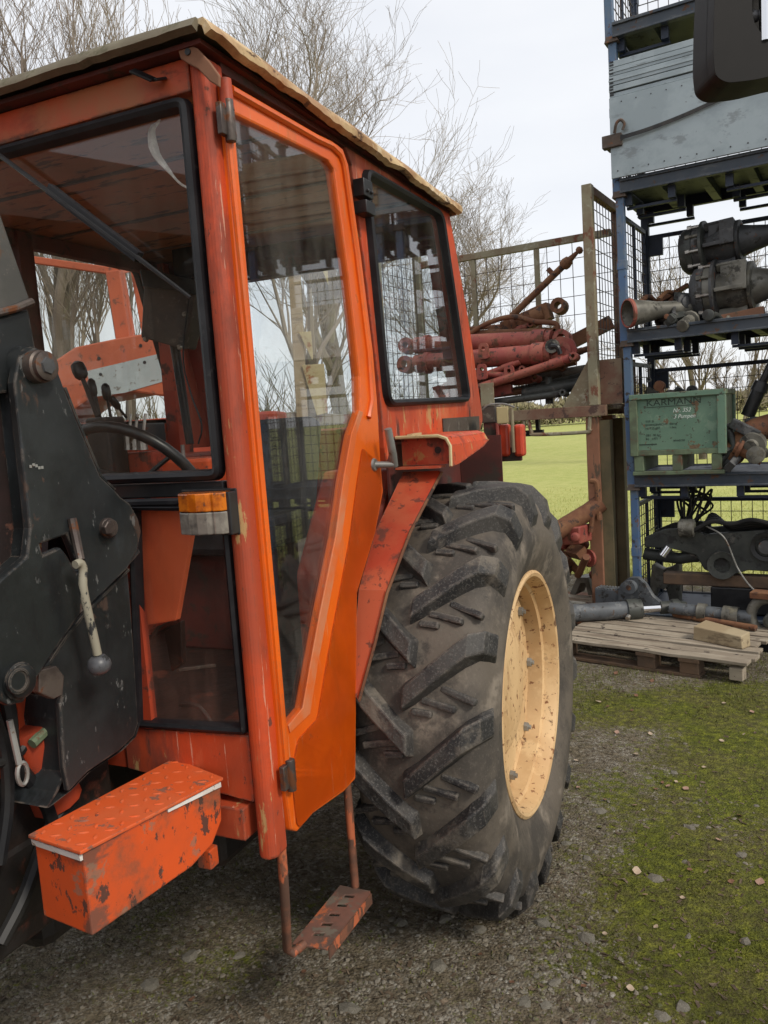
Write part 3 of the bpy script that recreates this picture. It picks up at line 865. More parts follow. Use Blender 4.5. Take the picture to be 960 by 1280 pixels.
def edge_strip(path, out, name, matl, h=.028, th=.012, wav=.007):
    """Turned-down roof edge following a path of (n, u)."""
    mb = MB(); vs = []; fs = []
    n_ = len(path)
    for i, (n, u) in enumerate(path):
        z = roof_z(n, u)
        w = wav * noise.noise(V(n * 4, u * 4, 4)); w2 = wav * noise.noise(V(n * 7, u * 7, 9)) + .003 * noise.noise(V(n * 30, u * 30, 2))
        o = Vector(out) 
        base = Vector((n, u, z))
        sec = [base - o * .012 + V(0, 0, .003), base + o * (.008 + w) + V(0, 0, .004), base + o * (.020 + w) + V(0, 0, -.012), base + o * (.022 + w2) + V(0, 0, -h + w2),
               base + o * (.004 + w2) + V(0, 0, -h - .007 + w2), base + o * .002 + V(0, 0, -.012), base - o * .012 + V(0, 0, -.004)]
        vs += sec
    for q in range(7):
        q2 = (q + 1) % 7
        rows = [vs[i * 7 + q] for i in range(n_)] + [vs[i * 7 + q2] for i in range(n_)]
        mb.add(rows, [(i, n_ + i, n_ + i + 1, i + 1) for i in range(n_ - 1)], True)
    mb.add(vs[:7], [tuple(range(7))]); mb.add(vs[-7:], [tuple(range(7))[::-1]])
    tmp = mb.build(name, matl, T)
    bm = bmesh.new(); bm.from_mesh(tmp.data); bmesh.ops.remove_doubles(bm, verts=bm.verts, dist=1e-5); bmesh.ops.recalc_face_normals(bm, faces=bm.faces)
    for e_ in bm.edges:
        if len(e_.link_faces) == 2 and e_.calc_face_angle(0) > .6: e_.smooth = False
    bm.to_mesh(tmp.data); bm.free()
    return tmp
edge_strip([(-.328, -1.262 + 1.712 * i / 90) for i in range(91)], (1, 0, 0), 'roof_edge', M_roofedge)
edge_strip([(-1.93, -1.262 + 1.712 * i / 30) for i in range(31)], (-1, 0, 0), 'roof_edge', M_roofedge)
edge_strip([(-1.92 + 1.585 * i / 50, -1.262) for i in range(51)], (0, -1, 0), 'roof_edge', M_rooftop, h=.020, wav=.003)
edge_strip([(-1.92 + 1.585 * i / 50, .445) for i in range(51)], (0, 1, 0), 'roof_edge', M_roofedge)
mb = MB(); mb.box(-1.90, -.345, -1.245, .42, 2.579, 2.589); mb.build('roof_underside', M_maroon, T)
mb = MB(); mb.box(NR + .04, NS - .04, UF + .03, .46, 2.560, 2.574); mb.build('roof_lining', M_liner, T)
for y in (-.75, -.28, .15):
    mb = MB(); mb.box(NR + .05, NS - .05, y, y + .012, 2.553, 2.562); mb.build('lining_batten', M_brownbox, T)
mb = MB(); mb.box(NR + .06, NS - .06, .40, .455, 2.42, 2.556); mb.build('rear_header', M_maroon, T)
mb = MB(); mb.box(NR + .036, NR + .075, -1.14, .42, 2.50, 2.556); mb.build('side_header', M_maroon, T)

# ---- left fender ---------------------------------------------------------
# front mudguard strip: folded flats from the shelf down towards the door
ON = [-.215, -.238, -.262, -.288, -.322]
ou = [sp(553, 588, ON[0]), sp(514, 662, ON[1]), sp(485, 738, ON[2]), sp(470, 800, ON[3]), sp(450, 872, ON[4])]
iu = [(p[0] - .005, p[1] + .004) for p in ou]
mb = MB(); vs = []; fs = []
for i, (u, z) in enumerate(ou):
    n0, n1 = NS + .002, ON[i]
    for n, du in ((n0, 0), (n1 - .012, 0), (n1, -.010)):
        vs.append((n, u + du, z - (.008 if du else 0)))
    for n, du in ((n0, 0), (n1 - .012, 0), (n1, -.010)):
        vs.append((n, u + .006 + du, z - .004 - (.008 if du else 0)))
m_ = 6
for i in range(len(ou) - 1):
    a, b_ = i * m_, (i + 1) * m_
    for q in (0, 1): fs.append((a + q, a + q + 1, b_ + q + 1, b_ + q)); fs.append((a + 3 + q, b_ + 3 + q, b_ + 4 + q, a + 4 + q))
    fs.append((a, b_, b_ + 3, a + 3)); fs.append((a + 2, a + 5, b_ + 5, b_ + 2))
e = (len(ou) - 1) * m_
fs += [(0, 3, 4, 1), (1, 4, 5, 2), (e, e + 1, e + 4, e + 3), (e + 1, e + 2, e + 5, e + 4)]
mb.add(vs, fs); mb.build('mudguard', M_fender, T, fix=True)
# bright worn lip along the mudguard's outer edge
mb = MB(); mb.tube([(ON[i], u - .008, z - .006) for i, (u, z) in enumerate(ou)], .005, 6); mb.build('mudguard_lip', M_rusty, T)
# shelf over the tyre: top, rolled outer side, hollow front end
fsec = [(NS + .002, 1.692), (-.205, 1.690), (-.178, 1.680), (-.165, 1.655), (-.160, 1.590)]
mb = MB(); vs = []; fs = []
uu = [-.30, -.20, -.06, .08, .16]
for k_, u in enumerate(uu):
    for n, z in fsec:
        zz = z
        if z < 1.6: zz = [1.585, 1.592, 1.612, 1.632, 1.655][k_]
        vs.append((n, u + (0.02 if z > 1.65 and k_ == 0 else 0), zz))
for k_, u in enumerate(uu):
    for n, z in fsec:
        zz = z - .006
        if z < 1.6: zz = [1.585, 1.592, 1.612, 1.632, 1.655][k_]
        vs.append((n - .006 if z < 1.69 else n, u + (0.02 if z > 1.65 and k_ == 0 else 0), zz))
S_ = len(fsec); H_ = S_ * len(uu)
for i in range(len(uu) - 1):
    for q in range(S_ - 1):
        a, b_ = i * S_ + q, (i + 1) * S_ + q
        fs.append((a, a + 1, b_ + 1, b_)); fs.append((H_ + a, H_ + b_, H_ + b_ + 1, H_ + a + 1))
    a, b_ = i * S_ + S_ - 1, (i + 1) * S_ + S_ - 1
    fs.append((a, H_ + a, H_ + b_, b_))
for q in range(S_ - 1):
    fs.append((q, H_ + q, H_ + q + 1, q + 1)); a = (len(uu) - 1) * S_ + q; fs.append((a, a + 1, H_ + a + 1, H_ + a))
mb.add(vs, fs, False); mb.build('fender', M_old, T, fix=True)
mb = MB(); mb.tube([(n, -.30 + (.02 if z > 1.65 else 0), z - .002) for n, z in fsec], .006, 6); mb.build('fender_lip', M_cream, T)
mb = MB(); mb.box(NS + .004, -.175, -.235, -.229, 1.592, 1.684); mb.build('fender_bulkhead', M_fender, T)
mb = MB(); mb.cyl((-.225, -.237, 1.640), (-.225, -.22, 1.640), .012, .012, 12); mb.build('bulkhead_hole', M_black, T)
mb = MB(); mb.box(NS + .003, -.20, -.300, -.236, 1.583, 1.590); mb.build('fender_tray', M_fender, T)
# inner fender plate under the shelf, behind the tyre top
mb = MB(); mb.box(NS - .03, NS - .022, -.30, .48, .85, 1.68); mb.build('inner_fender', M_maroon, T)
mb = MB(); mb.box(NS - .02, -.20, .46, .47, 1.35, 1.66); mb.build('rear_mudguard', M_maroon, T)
# dark patch of tape on the lower panel
q = SP([(554, 523), (599, 520), (600, 537), (555, 540)], NS + .006)
plate_part('rubber_patch', M_brownbox, [q], side3(NS + .006), (-.004, 0, 0), .001)
q = SP([(508, 543), (520, 541), (520, 545), (508, 546)], NS + .008)
plate_part('paint_scraper', M_cream, [q], side3(NS + .03), (-.02, 0, 0), .001)
# lamp bracket behind the fender: grey plate box, cream plate, red guard
lb = empty('lamp_bracket', (0, 0, 0), 0, T)
u_ = .50
def bx(px0, py0, px1, py1, u, du, matl, name, bev=.003):
    a, b2 = TR.on(px0, py0, 1, u), TR.on(px1, py1, 1, u)
    mb = MB(); mb.box(min(a.x, b2.x), max(a.x, b2.x), u, u + du, min(a.z, b2.z), max(a.z, b2.z)); return mb.build(name, matl, lb, bevel=bev)
bx(602, 508, 619, 528, u_, .10, M_brownbox, 'side_plate')
bx(620, 509, 636, 529, u_ - .004, .012, M_cream, 'face_plate')
bx(604, 529, 622, 560, u_ + .005, .08, M_maroon, 'lower_plate')
bx(606, 561, 652, 576, u_ + .03, .02, M_maroon, 'lamp_shelf')
bx(637, 509, 643, 566, u_ - .008, .02, M_cage, 'guard_bar')
bx(619, 529, 624, 560, u_ - .006, .02, M_red, 'guard_bar')
for (px0, px1) in ((621, 636), (640, 654)):
    a = TR.on(px0, 531, 1, u_); b2 = TR.on(px1, 571, 1, u_)
    mb = MB(); mb.box(a.x, b2.x, u_ + .012, u_ + .07, b2.z, a.z); mb.build('lamp_lens', mat('red lamp lens', (.55, .06, .025), .3, tone=((.4, .05, .02), 20, .6)), lb, bevel=.012)
a = TR.on(610, 506, 1, u_ + .05); b2 = TR.on(640, 508, 1, u_ + .01)
mb = MB(); mb.tube(spline([TR.on(603, 512, 1, u_), TR.on(612, 506, 1, u_), TR.on(630, 505, 1, u_), TR.on(643, 509, 1, u_)]), .004, 6); mb.build('guard_wire', M_zinc, lb)

# ---- boarding step -------------------------------------------------------
st = empty('boarding_step', (0, 0, 0), 0, T)
zS = .36
mb = MB()
pA0 = TR.on(351, 1050, 0, NS - .01)
mb.tube([pA0, TR.on(356, 1120, 0, NS - .012), TR.on(359, 1186, 2, zS + .012), TR.on(366, 1191, 2, zS), TR.on(380, 1180, 2, zS)], .0125, 10)
mb.build('step_rod', M_rod, st)
mb = MB()
pB = TR.on(444, 1108, 2, zS)
mb.tube([TR.on(433, 970, 0, pB.x), pB], .0125, 10); mb.build('step_rod', M_rod, st)
c0, c1, c2, c3 = TR.on(365, 1179, 2, zS), TR.on(410, 1186, 2, zS), TR.on(466, 1114, 2, zS), TR.on(425, 1106, 2, zS)
ax, ay = (c1 - c0), (c3 - c0)
def on_step(a, b_): return c0 + (c1 - c0) * a * (1 - b_) + (c2 - c3) * a * b_ + (c3 - c0) * b_
hol = []
for i in range(5):
    y = .15 + i * .165
    hol.append([(.34, y), (.62, y + .02), (.62, y + .07), (.34, y + .05)])
mb = MB(); mb.plate([[(0, 0), (1, 0), (1, .94), (.92, 1), (0, 1)]] + hol, lambda a, b_: on_step(a, b_), (0, 0, -.006))
mb.build('step_plate', M_step, st, bevel=.0015)
mb = MB(); mb.hexa([on_step(1.0, 0) + V(0, 0, -.030), on_step(1.03, 0) + V(0, 0, -.030), on_step(1.03, .95) + V(0, 0, -.030), on_step(1.0, .95) + V(0, 0, -.030),
                    on_step(1.0, 0) + V(0, 0, .002), on_step(1.03, 0) + V(0, 0, .002), on_step(1.03, .95) + V(0, 0, .002), on_step(1.0, .95) + V(0, 0, .002)])
mb.build('step_flange', M_rod, st)

# ---- tool box with checker plate lid ------------------------------------
tb = empty('tool_box', (0, 0, 0), 0, T)
A_, B_ = TR.on(278, 971, 2, .915), TR.on(101, 1063, 2, .945)
C_, D_ = TR.on(37, 1042, 2, .945), TR.on(218, 947, 2, .915)
def lidp(a, b_, dz=0):                    # a across (0 outer, 1 inner), b along (0 rear, 1 front)
    return (A_ * (1 - b_) + B_ * b_) * (1 - a) + (D_ * (1 - b_) + C_ * b_) * a + V(0, 0, dz)
mb = MB(); mb.hexa([lidp(-.02, 1.01, -.008), lidp(1.0, 1.01, -.008), lidp(1.0, 0, -.008), lidp(-.02, 0, -.008), lidp(-.02, 1.01), lidp(1.0, 1.01), lidp(1.0, 0), lidp(-.02, 0)])
lid = mb.build('box_lid', M_lid, tb, bevel=.002, fix=True)
mb = MB()
nrm = (B_ - A_).cross(D_ - A_).normalized()
if nrm.z < 0: nrm = -nrm
for i in range(12):
    for j in range(4):
        a, b_ = (j + .5 + random.uniform(-.05, .05)) / 4, (i + .5) / 12
        c = lidp(a, b_, .0005)
        d = ((B_ - A_).normalized() * (1 if (i + j) % 2 else -1) + (D_ - A_).normalized()).normalized()
        e = nrm.cross(d)
        ln, wd = .013, .0045
        top = nrm * .0022
        ring = [c + d * ln, c + d * ln * .4 + e * wd, c - d * ln * .4 + e * wd, c - d * ln, c - d * ln * .4 - e * wd, c + d * ln * .4 - e * wd]
        tp = [c + d * ln * .6 + top, c + d * ln * .3 + e * wd * .5 + top, c - d * ln * .3 + e * wd * .5 + top, c - d * ln * .6 + top, c - d * ln * .3 - e * wd * .5 + top, c + d * ln * .3 - e * wd * .5 + top]
        mb.add(ring + tp, [(k, (k + 1) % 6, 6 + (k + 1) % 6, 6 + k) for k in range(6)] + [tuple(range(6, 12))], True)
tr_ = mb.build('lid_treads', M_lid, tb); tr_['kind'] = 'stuff'
# body: sheet box, rounded at the lower rear
def side_loop(n_a, n_b): pass
zb = TR.on(100, 1180, 0, B_.x).z
front_h = B_.z - zb
mb = MB(); vs = []
prof = [(0.985, 0), (.985, -front_h), (.30, -front_h * .93), (.12, -front_h * .80), (.03, -front_h * .55), (.01, 0)]
for a in (.02, .98):
    for b_, h in prof:
        vs.append(lidp(a, b_, -.010 + h * (.985 if a < .5 else .98)))
k = len(prof)
fs = [tuple(range(k)), tuple(range(k, 2 * k))[::-1]] + [(i, i + k, (i + 1) % k + k, (i + 1) % k) for i in range(k)]
mb.add(vs, fs); mb.build('box_body', M_box, tb, bevel=.004, fix=True)
mb = MB(); mb.hexa([lidp(.03, 1.0, -.024), lidp(.97, 1.0, -.024), lidp(.97, .985, -.024), lidp(.03, .985, -.024), lidp(.03, 1.004, -.011), lidp(.97, 1.004, -.011), lidp(.97, .985, -.011), lidp(.03, .985, -.011)]); mb.build('white_edge_strip', M_white, tb, fix=True)
mb = MB(); mb.hexa([lidp(-.008, .44, -.016), lidp(.02, .44, -.016), lidp(.02, .02, -.022), lidp(-.008, .02, -.022), lidp(-.008, .44, -.010), lidp(.02, .44, -.010), lidp(.02, .02, -.010), lidp(-.008, .02, -.010)]); mb.build('white_edge_strip', M_white, tb, fix=True)
mb = MB(); p = lidp(.30, .10, -.25); mb.box(p.x - .02, p.x + .02, p.y, p.y + .035, p.z + .01, p.z + .06); mb.build('box_bracket', M_box, tb, bevel=.003)

# ---- engine, bonnet and gearbox ------------------------------------------
mb = MB(); mb.box(-1.34, -.90, -3.0, -1.24, .55, 1.05); mb.build('engine', M_engine, T, bevel=.03)
mb = MB(); mb.box(-1.34, -.90, -1.45, .35, .48, .90); mb.build('gearbox', M_engine, T, bevel=.04)
mb = MB(); mb.cyl((-2.15, 0, HUB), (-.12, 0, HUB), .11, .11, 20); mb.build('rear_axle', M_engine, T)
mb = MB(); mb.cyl((-1.78, -2.62, .46), (-.45, -2.62, .46), .06, .06, 12); mb.build('front_axle', M_engine, T)
mb = MB(); mb.plate([[(-1.44, 1.02), (-.79, 1.02), (-.79, 1.46), (-.86, 1.555), (-1.37, 1.555), (-1.44, 1.46)]], front3(-3.3), (0, 2.07, 0)); mb.build('bonnet', M_old, T, bevel=.02)
mb = MB(); mb.box(NR + .05, NS - .06, UF + .05, .44, .905, .935); mb.build('cab_floor', M_engine, T)
mb = MB(); mb.box(-.98, -.72, -.95, -.30, .45, .70); mb.build('side_tank', M_engine, T, bevel=.03)

# ---- inside the cab ------------------------------------------------------
seat = empty('seat', (0, 0, 0), 0, T)
mb = MB(); mb.box(-1.34, -.88, -.42, .05, 1.30, 1.42); mb.build('seat_cushion', M_seat, seat, bevel=.03)
mb = MB(); mb.obox((-1.11, .10, 1.58), (.23, 0, 0), (0, .045, -.02), (0, .06, .20)); mb.build('seat_back', M_seat, seat, bevel=.03)
mb = MB(); mb.box(-1.28, -.94, -.36, .02, .935, 1.30); mb.build('seat_base', M_maroon, seat, bevel=.01)
# steering wheel and column
sw = empty('steering_wheel', (0, 0, 0), 0, T)
cS = TR.on(172, 604, 1, -.62); tilt = radians(52)
ex, ey = V(1, 0, 0), V(0, -cos(tilt), sin(tilt))
mb = MB(); mb.tube([cS + ex * .250 * cos(2 * pi * k / 40) + ey * .250 * sin(2 * pi * k / 40) for k in range(40)], .0185, 10, closed=True); mb.build('wheel_ring', M_black, sw)
mb = MB()
for k in range(3):
    a = 2 * pi * k / 3 + .5
    mb.tube([cS, cS + (ex * cos(a) + ey * sin(a)) * .245], [.010, .008], 6)
nrm = ex.cross(ey); nrm = nrm if nrm.z > 0 else -nrm
mb.cyl(cS - nrm * .02, cS + nrm * .02, .04, .035, 14)
mb.build('wheel_spokes', M_black, sw)
mb = MB(); mb.tube([cS, cS - nrm * .25, V(-1.10, -1.02, 1.10)], [.02, .035, .05], 10); mb.build('steering_column', M_engine, T)
mb = MB(); mb.box(-1.45, -.78, UF + .06, UF + .26, 1.22, 1.56); mb.build('dashboard', M_inner, T, bevel=.02)
# orange side panel behind the lower window
q = FP([(156, 626), (246, 630), (238, 672), (220, 776), (170, 784)], UF + .03)
plate_part('kick_panel', mat('glossy orange inside panel', (.92, .20, .075), .4, tone=((.84, .15, .055), 4, .7)), [q], front3(UF + .03), (0, .02, 0), .004)
q = FP([(205, 790), (226, 776), (228, 830), (214, 840)], UF + .22); plate_part('pedal', M_engine, [q], front3(UF + .22), (0, .02, 0), .004)
mb = MB(); mb.tube(spline([TR.on(180, 812, 1, UF + .2), TR.on(200, 782, 1, UF + .2), TR.on(213, 775, 1, UF + .22)]), .006, 6); mb.tube([TR.on(222, 838, 1, UF + .22), TR.on(268, 832, 1, UF + .4)], .006, 6)
mb.tube(spline([TR.on(225, 880, 1, UF + .15), TR.on(250, 885, 1, UF + .15), TR.on(270, 915, 1, UF + .15)]), .008, 6); mb.build('pedal_rods', M_brownbox, T)
# right-hand console and inner fender
mb = MB(); mb.plate([[(-.62, .94), (.45, .94), (.45, 1.66), (-.10, 1.66), (-.42, 1.50), (-.62, 1.30)]], side3(NR + .05), (.30, 0, 0)); mb.build('console', M_inner, T, bevel=.015)
mb = MB(); mb.plate([[(-.45, .94), (.45, .94), (.45, 1.58), (-.20, 1.58), (-.45, 1.25)]], side3(NS - .05), (-.28, 0, 0)); mb.build('console', M_inner, T, bevel=.015)
mb = MB(); c = TR.on(215, 575, 1, -.40); mb.box(c.x - .12, c.x + .16, c.y, c.y + .2, c.z - .30, c.z + .0); mb.build('lever_console', mat('clean orange inside paint', (.72, .10, .02), .45, tone=((.5, .07, .02), 6, .8), layers=[(GRIME, 10, .62, .1)]), T, bevel=.012)
mb = MB(); c = TR.on(172, 572, 1, -.45); mb.box(c.x - .06, c.x + .07, c.y, c.y + .1, c.z - .12, c.z + .02); mb.build('spool_block', M_inner, T, bevel=.01)
for px in (160, 168, 178):
    c = TR.on(px, 552, 1, -.46); mb = MB(); mb.cyl(c + V(0, 0, -.03), c + V(0, 0, .03), .018, .014, 10); mb.tube([c, c + V(.01, .02, .10)], .006, 6); mb.build('spool_cap', M_steel, T)
# levers with knobs
def lever(a, b_, r, kr, mk=M_black):
    mb = MB(); mb.tube([a, b_], [r, r * .8], 8)
    o = mb.build('control_lever', M_engine, T)
    mb = MB(); d = (Vector(b_) - Vector(a)).normalized(); mb.lathe([(-.01, kr * .6), (.0, kr * .9), (.02, kr), (.045, kr * .9), (.055, kr * .4), (.057, 0)], b_, d, 12); mb.build('lever_knob', mk, o)
lever(TR.on(140, 530, 0, -1.55), TR.on(134, 497, 0, -1.55), .007, .018)
lever(TR.on(122, 520, 1, -.55), TR.on(102, 470, 1, -.55), .010, .026)
lever(TR.on(158, 522, 0, -1.58), TR.on(147, 508, 0, -1.58), .006, .016)
lever(TR.on(128, 545, 1, -.50), TR.on(117, 492, 1, -.50), .013, .016)
mb = MB(); c = TR.on(132, 532, 1, -.5); mb.box(c.x - .05, c.x + .05, c.y - .05, c.y + .05, c.z - .22, c.z + .03); mb.build('lever_box', M_engine, T, bevel=.01)
mb = MB(); c = TR.on(180, 545, 1, -.2); mb.box(c.x - .03, c.x + .03, c.y - .1, c.y + .1, c.z - .03, c.z + .05); mb.cyl(c + V(.0, -.1, .0), c + V(0, -.16, 0), .035, .03, 12); mb.build('hydraulic_valve', M_cast, T, bevel=.006)
mb = MB(); mb.tube(spline([TR.on(196, 558, 1, -.3), TR.on(205, 566, 1, -.3), TR.on(212, 590, 1, -.3)]), .010, 8); mb.tube([TR.on(228, 556, 1, -.3), TR.on(231, 592, 1, -.3)], .008, 8); mb.build('hydraulic_pipe', M_zinc, T)
# steel box hung from the roof in the rear right corner, with its cable
hb = empty('hung_box', (0, 0, 0), 0, T)
q = FP([(180, 350), (243, 368), (238, 400), (228, 436), (176, 422)], .20)
plate_part('box_plate', M_brownbox, [q], front3(.20), (0, .10, 0), .006, parent=hb)
q = FP([(174, 336), (246, 350), (243, 366), (178, 358)], .18)
plate_part('box_bracket', M_black, [q], front3(.18), (0, .13, 0), .004, parent=hb)
q = FP([(212, 340), (243, 342), (240, 372), (214, 362)], .17); plate_part('box_cover', M_white, [q], front3(.30), (0, .05, 0), .004, parent=hb)
for px, py in ((232, 393), (225, 434), (183, 424)):
    c = TR.on(px, py, 1, .20); mb = MB(); mb.cyl(c, c + V(0, -.014, 0), .014, .010, 10); mb.build('box_bolt', M_steel, hb)
mb = MB(); mb.box(q[0][0], q[1][0], .20, .30, 2.44, 2.558); mb.build('box_hanger', M_black, hb)
mb = MB(); mb.tube(spline([TR.on(240, 345, 1, .2), TR.on(229, 440, 1, .1), TR.on(238, 490, 1, 0), TR.on(252, 530, 1, -.1), TR.on(248, 555, 1, -.1)]), .004, 6); mb.build('loose_cable', M_hose, T)
mb = MB(); mb.tube([TR.on(216, 432, 1, .25), TR.on(236, 555, 1, .2)], .014, 8); mb.tube([TR.on(222, 432, 1, .28), TR.on(240, 555, 1, .22)], .010, 8); mb.build('wiring_duct', M_engine, T)
mb = MB(); mb.box(NR + .04, NR + .11, .36, .46, 1.60, 2.55); mb.build('corner_post', M_inner, T)
mb = MB(); mb.box(NR + .04, NR + .09, -.46, -.39, 1.60, 2.55); mb.build('corner_post', M_maroon, T)

# ---- loader tower in front of the cab ------------------------------------
ld = empty('loader_tower', (0, 0, 0), 0, T)
NF = -.635                                     # outer face of the tower
def lp_(pts, n=NF): return SP(pts, n)
# outer cheek plate with its slot
cheek = [(18, 478), (24, 446), (44, 434), (66, 446), (80, 484), (98, 530), (126, 596), (143, 612), (152, 622), (163, 630), (173, 648), (177, 664), (172, 688), (160, 710), (102, 766), (60, 826), (46, 848), (30, 878), (12, 882), (-30, 860), (-30, 760), (2, 724), (34, 696), (38, 660)]
slot = [(50, 680), (84, 668), (92, 688), (101, 712), (96, 716), (84, 694), (76, 684), (54, 694)]
mb = MB(); mb.plate([lp_(cheek), lp_(slot)], side3(NF), (-.022, 0, 0)); mb.build('cheek_plate', M_loader, ld, bevel=.004)
# inner web seen to the left of the cheek, and the inner cheek
mb = MB(); mb.plate([lp_([(-40, 470), (26, 470), (38, 660), (34, 694), (0, 722), (-40, 760)], NF - .07)], side3(NF - .07), (-.02, 0, 0)); mb.build('web_plate', M_loadin, ld)
mb = MB(); mb.plate([lp_([(60, 600), (150, 640), (168, 720), (172, 905), (120, 960), (70, 970), (60, 800)], NF - .11)], side3(NF - .11), (-.02, 0, 0)); mb.build('web_plate', M_loadin, ld)
# body plate below, with curved skirt
body = [(160, 712), (164, 760), (170, 850), (173, 905), (168, 920), (150, 938), (110, 965), (86, 990), (80, 960), (78, 930), (75, 880), (78, 872), (72, 858), (46, 848), (60, 826), (102, 766)]
mb = MB(); mb.plate([lp_(body, NF - .030)], side3(NF - .030), (-.016, 0, 0)); mb.build('body_plate', M_loader, ld, bevel=.004)
# turned edges
def flange(pts, n0, n1, name, matl, r=.006):
    mb = MB()
    P = lp_(pts, n0)
    vs = [(n0, *p) for p in P] + [(n1, *p) for p in P]
    k = len(P)
    th = .007
    vs += [(n0, p[0] + th, p[1]) for p in P] + [(n1, p[0] + th, p[1]) for p in P]
    fs = []
    for i in range(k - 1):
        fs += [(i, i + 1, i + 1 + k, i + k), (2 * k + i, 3 * k + i, 3 * k + i + 1, 2 * k + i + 1), (i, 2 * k + i, 2 * k + i + 1, i + 1), (k + i, k + i + 1, 3 * k + i + 1, 3 * k + i)]
    fs += [(0, k, 3 * k, 2 * k), (k - 1, 3 * k - 1, 4 * k - 1, 2 * k - 1)]
    mb.add(vs, fs); return mb.build(name, matl, ld, fix=True)
flange([(173, 905), (168, 922), (150, 940), (110, 966), (86, 990), (60, 1010)], NF - .046, NF - .16, 'skirt_flange', M_loader)
flange([(78, 872), (75, 900), (79, 935), (80, 965), (70, 990), (58, 1010)], NF - .046, NF - .20, 'skirt_flange', M_loader)
flange([(80, 484), (98, 530), (126, 596), (143, 612)], NF - .022, NF - .12, 'back_flange', M_loader)
flange([(18, 478), (38, 660), (34, 696), (2, 724), (-30, 760)], NF - .022, NF - .07, 'front_flange', M_loader)
# second cheek standing behind with rounded ear
mb = MB(); mb.plate([lp_([(120, 590), (138, 606), (150, 640), (160, 668), (176, 690), (150, 720), (110, 700)], NF - .028)], side3(NF - .028), (-.016, 0, 0)); mb.build('ear_plate', M_loader, ld, bevel=.003)
# pivot pin with collar and hex head
cP = TR.on(44, 459, 0, NF)
mb = MB(); mb.lathe([(-.13, .034), (.020, .034), (.024, .030), (.034, .030), (.036, .024), (.036, 0)], cP, (1, 0, 0), 28); mb.build('pivot_pin', M_pin, ld)
mb = MB(); mb.lathe([(.036, .019), (.040, .017), (.041, 0)], cP, (1, 0, 0), 6, smooth=False); mb.build('pin_head', M_cast, ld)
mb = MB(); mb.lathe([(-.12, .046), (-.02, .046), (-.004, .042)], cP, (1, 0, 0), 24); mb.build('pin_boss', M_loader, ld)
for (px, py, r, mm) in ((133, 660, .021, M_pin), (22, 851, .034, M_loader)):
    c = TR.on(px, py, 0, NF)
    mb = MB(); mb.lathe([(-.02, r * 1.12), (.008, r * 1.12), (.010, r * .98), (.016, r * .96), (.018, r * .86), (.018, 0)], c, (1, 0, 0), 24); mb.build('tower_bolt', mm, ld)
# weld beads, hex nuts, chalk mark
def weld(pts, n, r=.006):
    mb = MB(); P = [TR.on(x, y, 0, n) for x, y in pts]; S = spline(P, 8)
    mb.tube(S, [r * (.75 + .35 * random.random()) for _ in S], 6); mb.build('weld_bead', M_loader, ld)
weld([(104, 768), (80, 798), (62, 826), (48, 846)], NF - .026); weld([(160, 712), (130, 742), (104, 768)], NF - .026)
weld([(20, 482), (30, 570), (38, 660)], NF - .016, .005); weld([(38, 662), (34, 696), (2, 724)], NF - .016, .005)
for px, py in ((133, 660),):
    c = TR.on(px, py, 0, NF + .018); mb = MB(); mb.lathe([(0, .017), (.010, .017), (.012, .014), (.012, 0)], c, (1, 0, 0), 6, smooth=False); mb.build('hex_nut', M_pin, ld, bevel=.001)
for px, py, r in ((22, 851, .026),):
    c = TR.on(px, py, 0, NF + .018); mb = MB(); mb.lathe([(-.002, r), (.005, r), (.006, r * .8), (.002, r * .75), (.002, 0)], c, (1, 0, 0), 24); mb.build('boss_cap', M_loader, ld)
mb = MB()
for i in range(5):
    c = TR.on(38 + i * 3.6, 583 - 2 * sin(i * 1.4), 0, NF + .001); mb.box(c.x, c.x + .0012, c.y - .003, c.y + .003, c.z - .003, c.z + .003)
mb.build('paint_scribble', M_zinc, ld)
# lock lever
lk = empty('lock_lever', (0, 0, 0), 0, ld)
P = [TR.on(x, y, 0, NF + .045) for x, y in ((94, 706), (100, 704), (104, 712), (104, 735), (110, 765), (117, 795), (122, 818))]
mb = MB(); mb.tube(spline(P, 4), .0095, 10); mb.build('lever_rod', M_lever, ld)
c = TR.on(124, 831, 0, NF + .045)
mb = MB(); mb.lathe([(-.021, .012), (-.018, .018), (-.006, .0255), (.006, .0255), (.016, .020), (.021, .010), (.022, 0)], c, (.15, .12, -1), 20); mb.build('lever_ball', M_knob, ld)
bpy.data.objects.remove(lk)
mb = MB(); mb.tube([TR.on(90, 648, 0, NF + .006), TR.on(95, 672, 0, NF + .012), TR.on(101, 700, 0, NF + .03)], [.010, .010, .009], 8); mb.build('lever_link', M_pin, ld)
q = lp_([(48, 838), (70, 832), (80, 845), (78, 868), (66, 874), (48, 866)], NF - .008); mb = MB(); mb.plate([q], side3(NF - .006), (-.02, 0, 0)); mb.build('link_plate', M_pin, ld, bevel=.003)
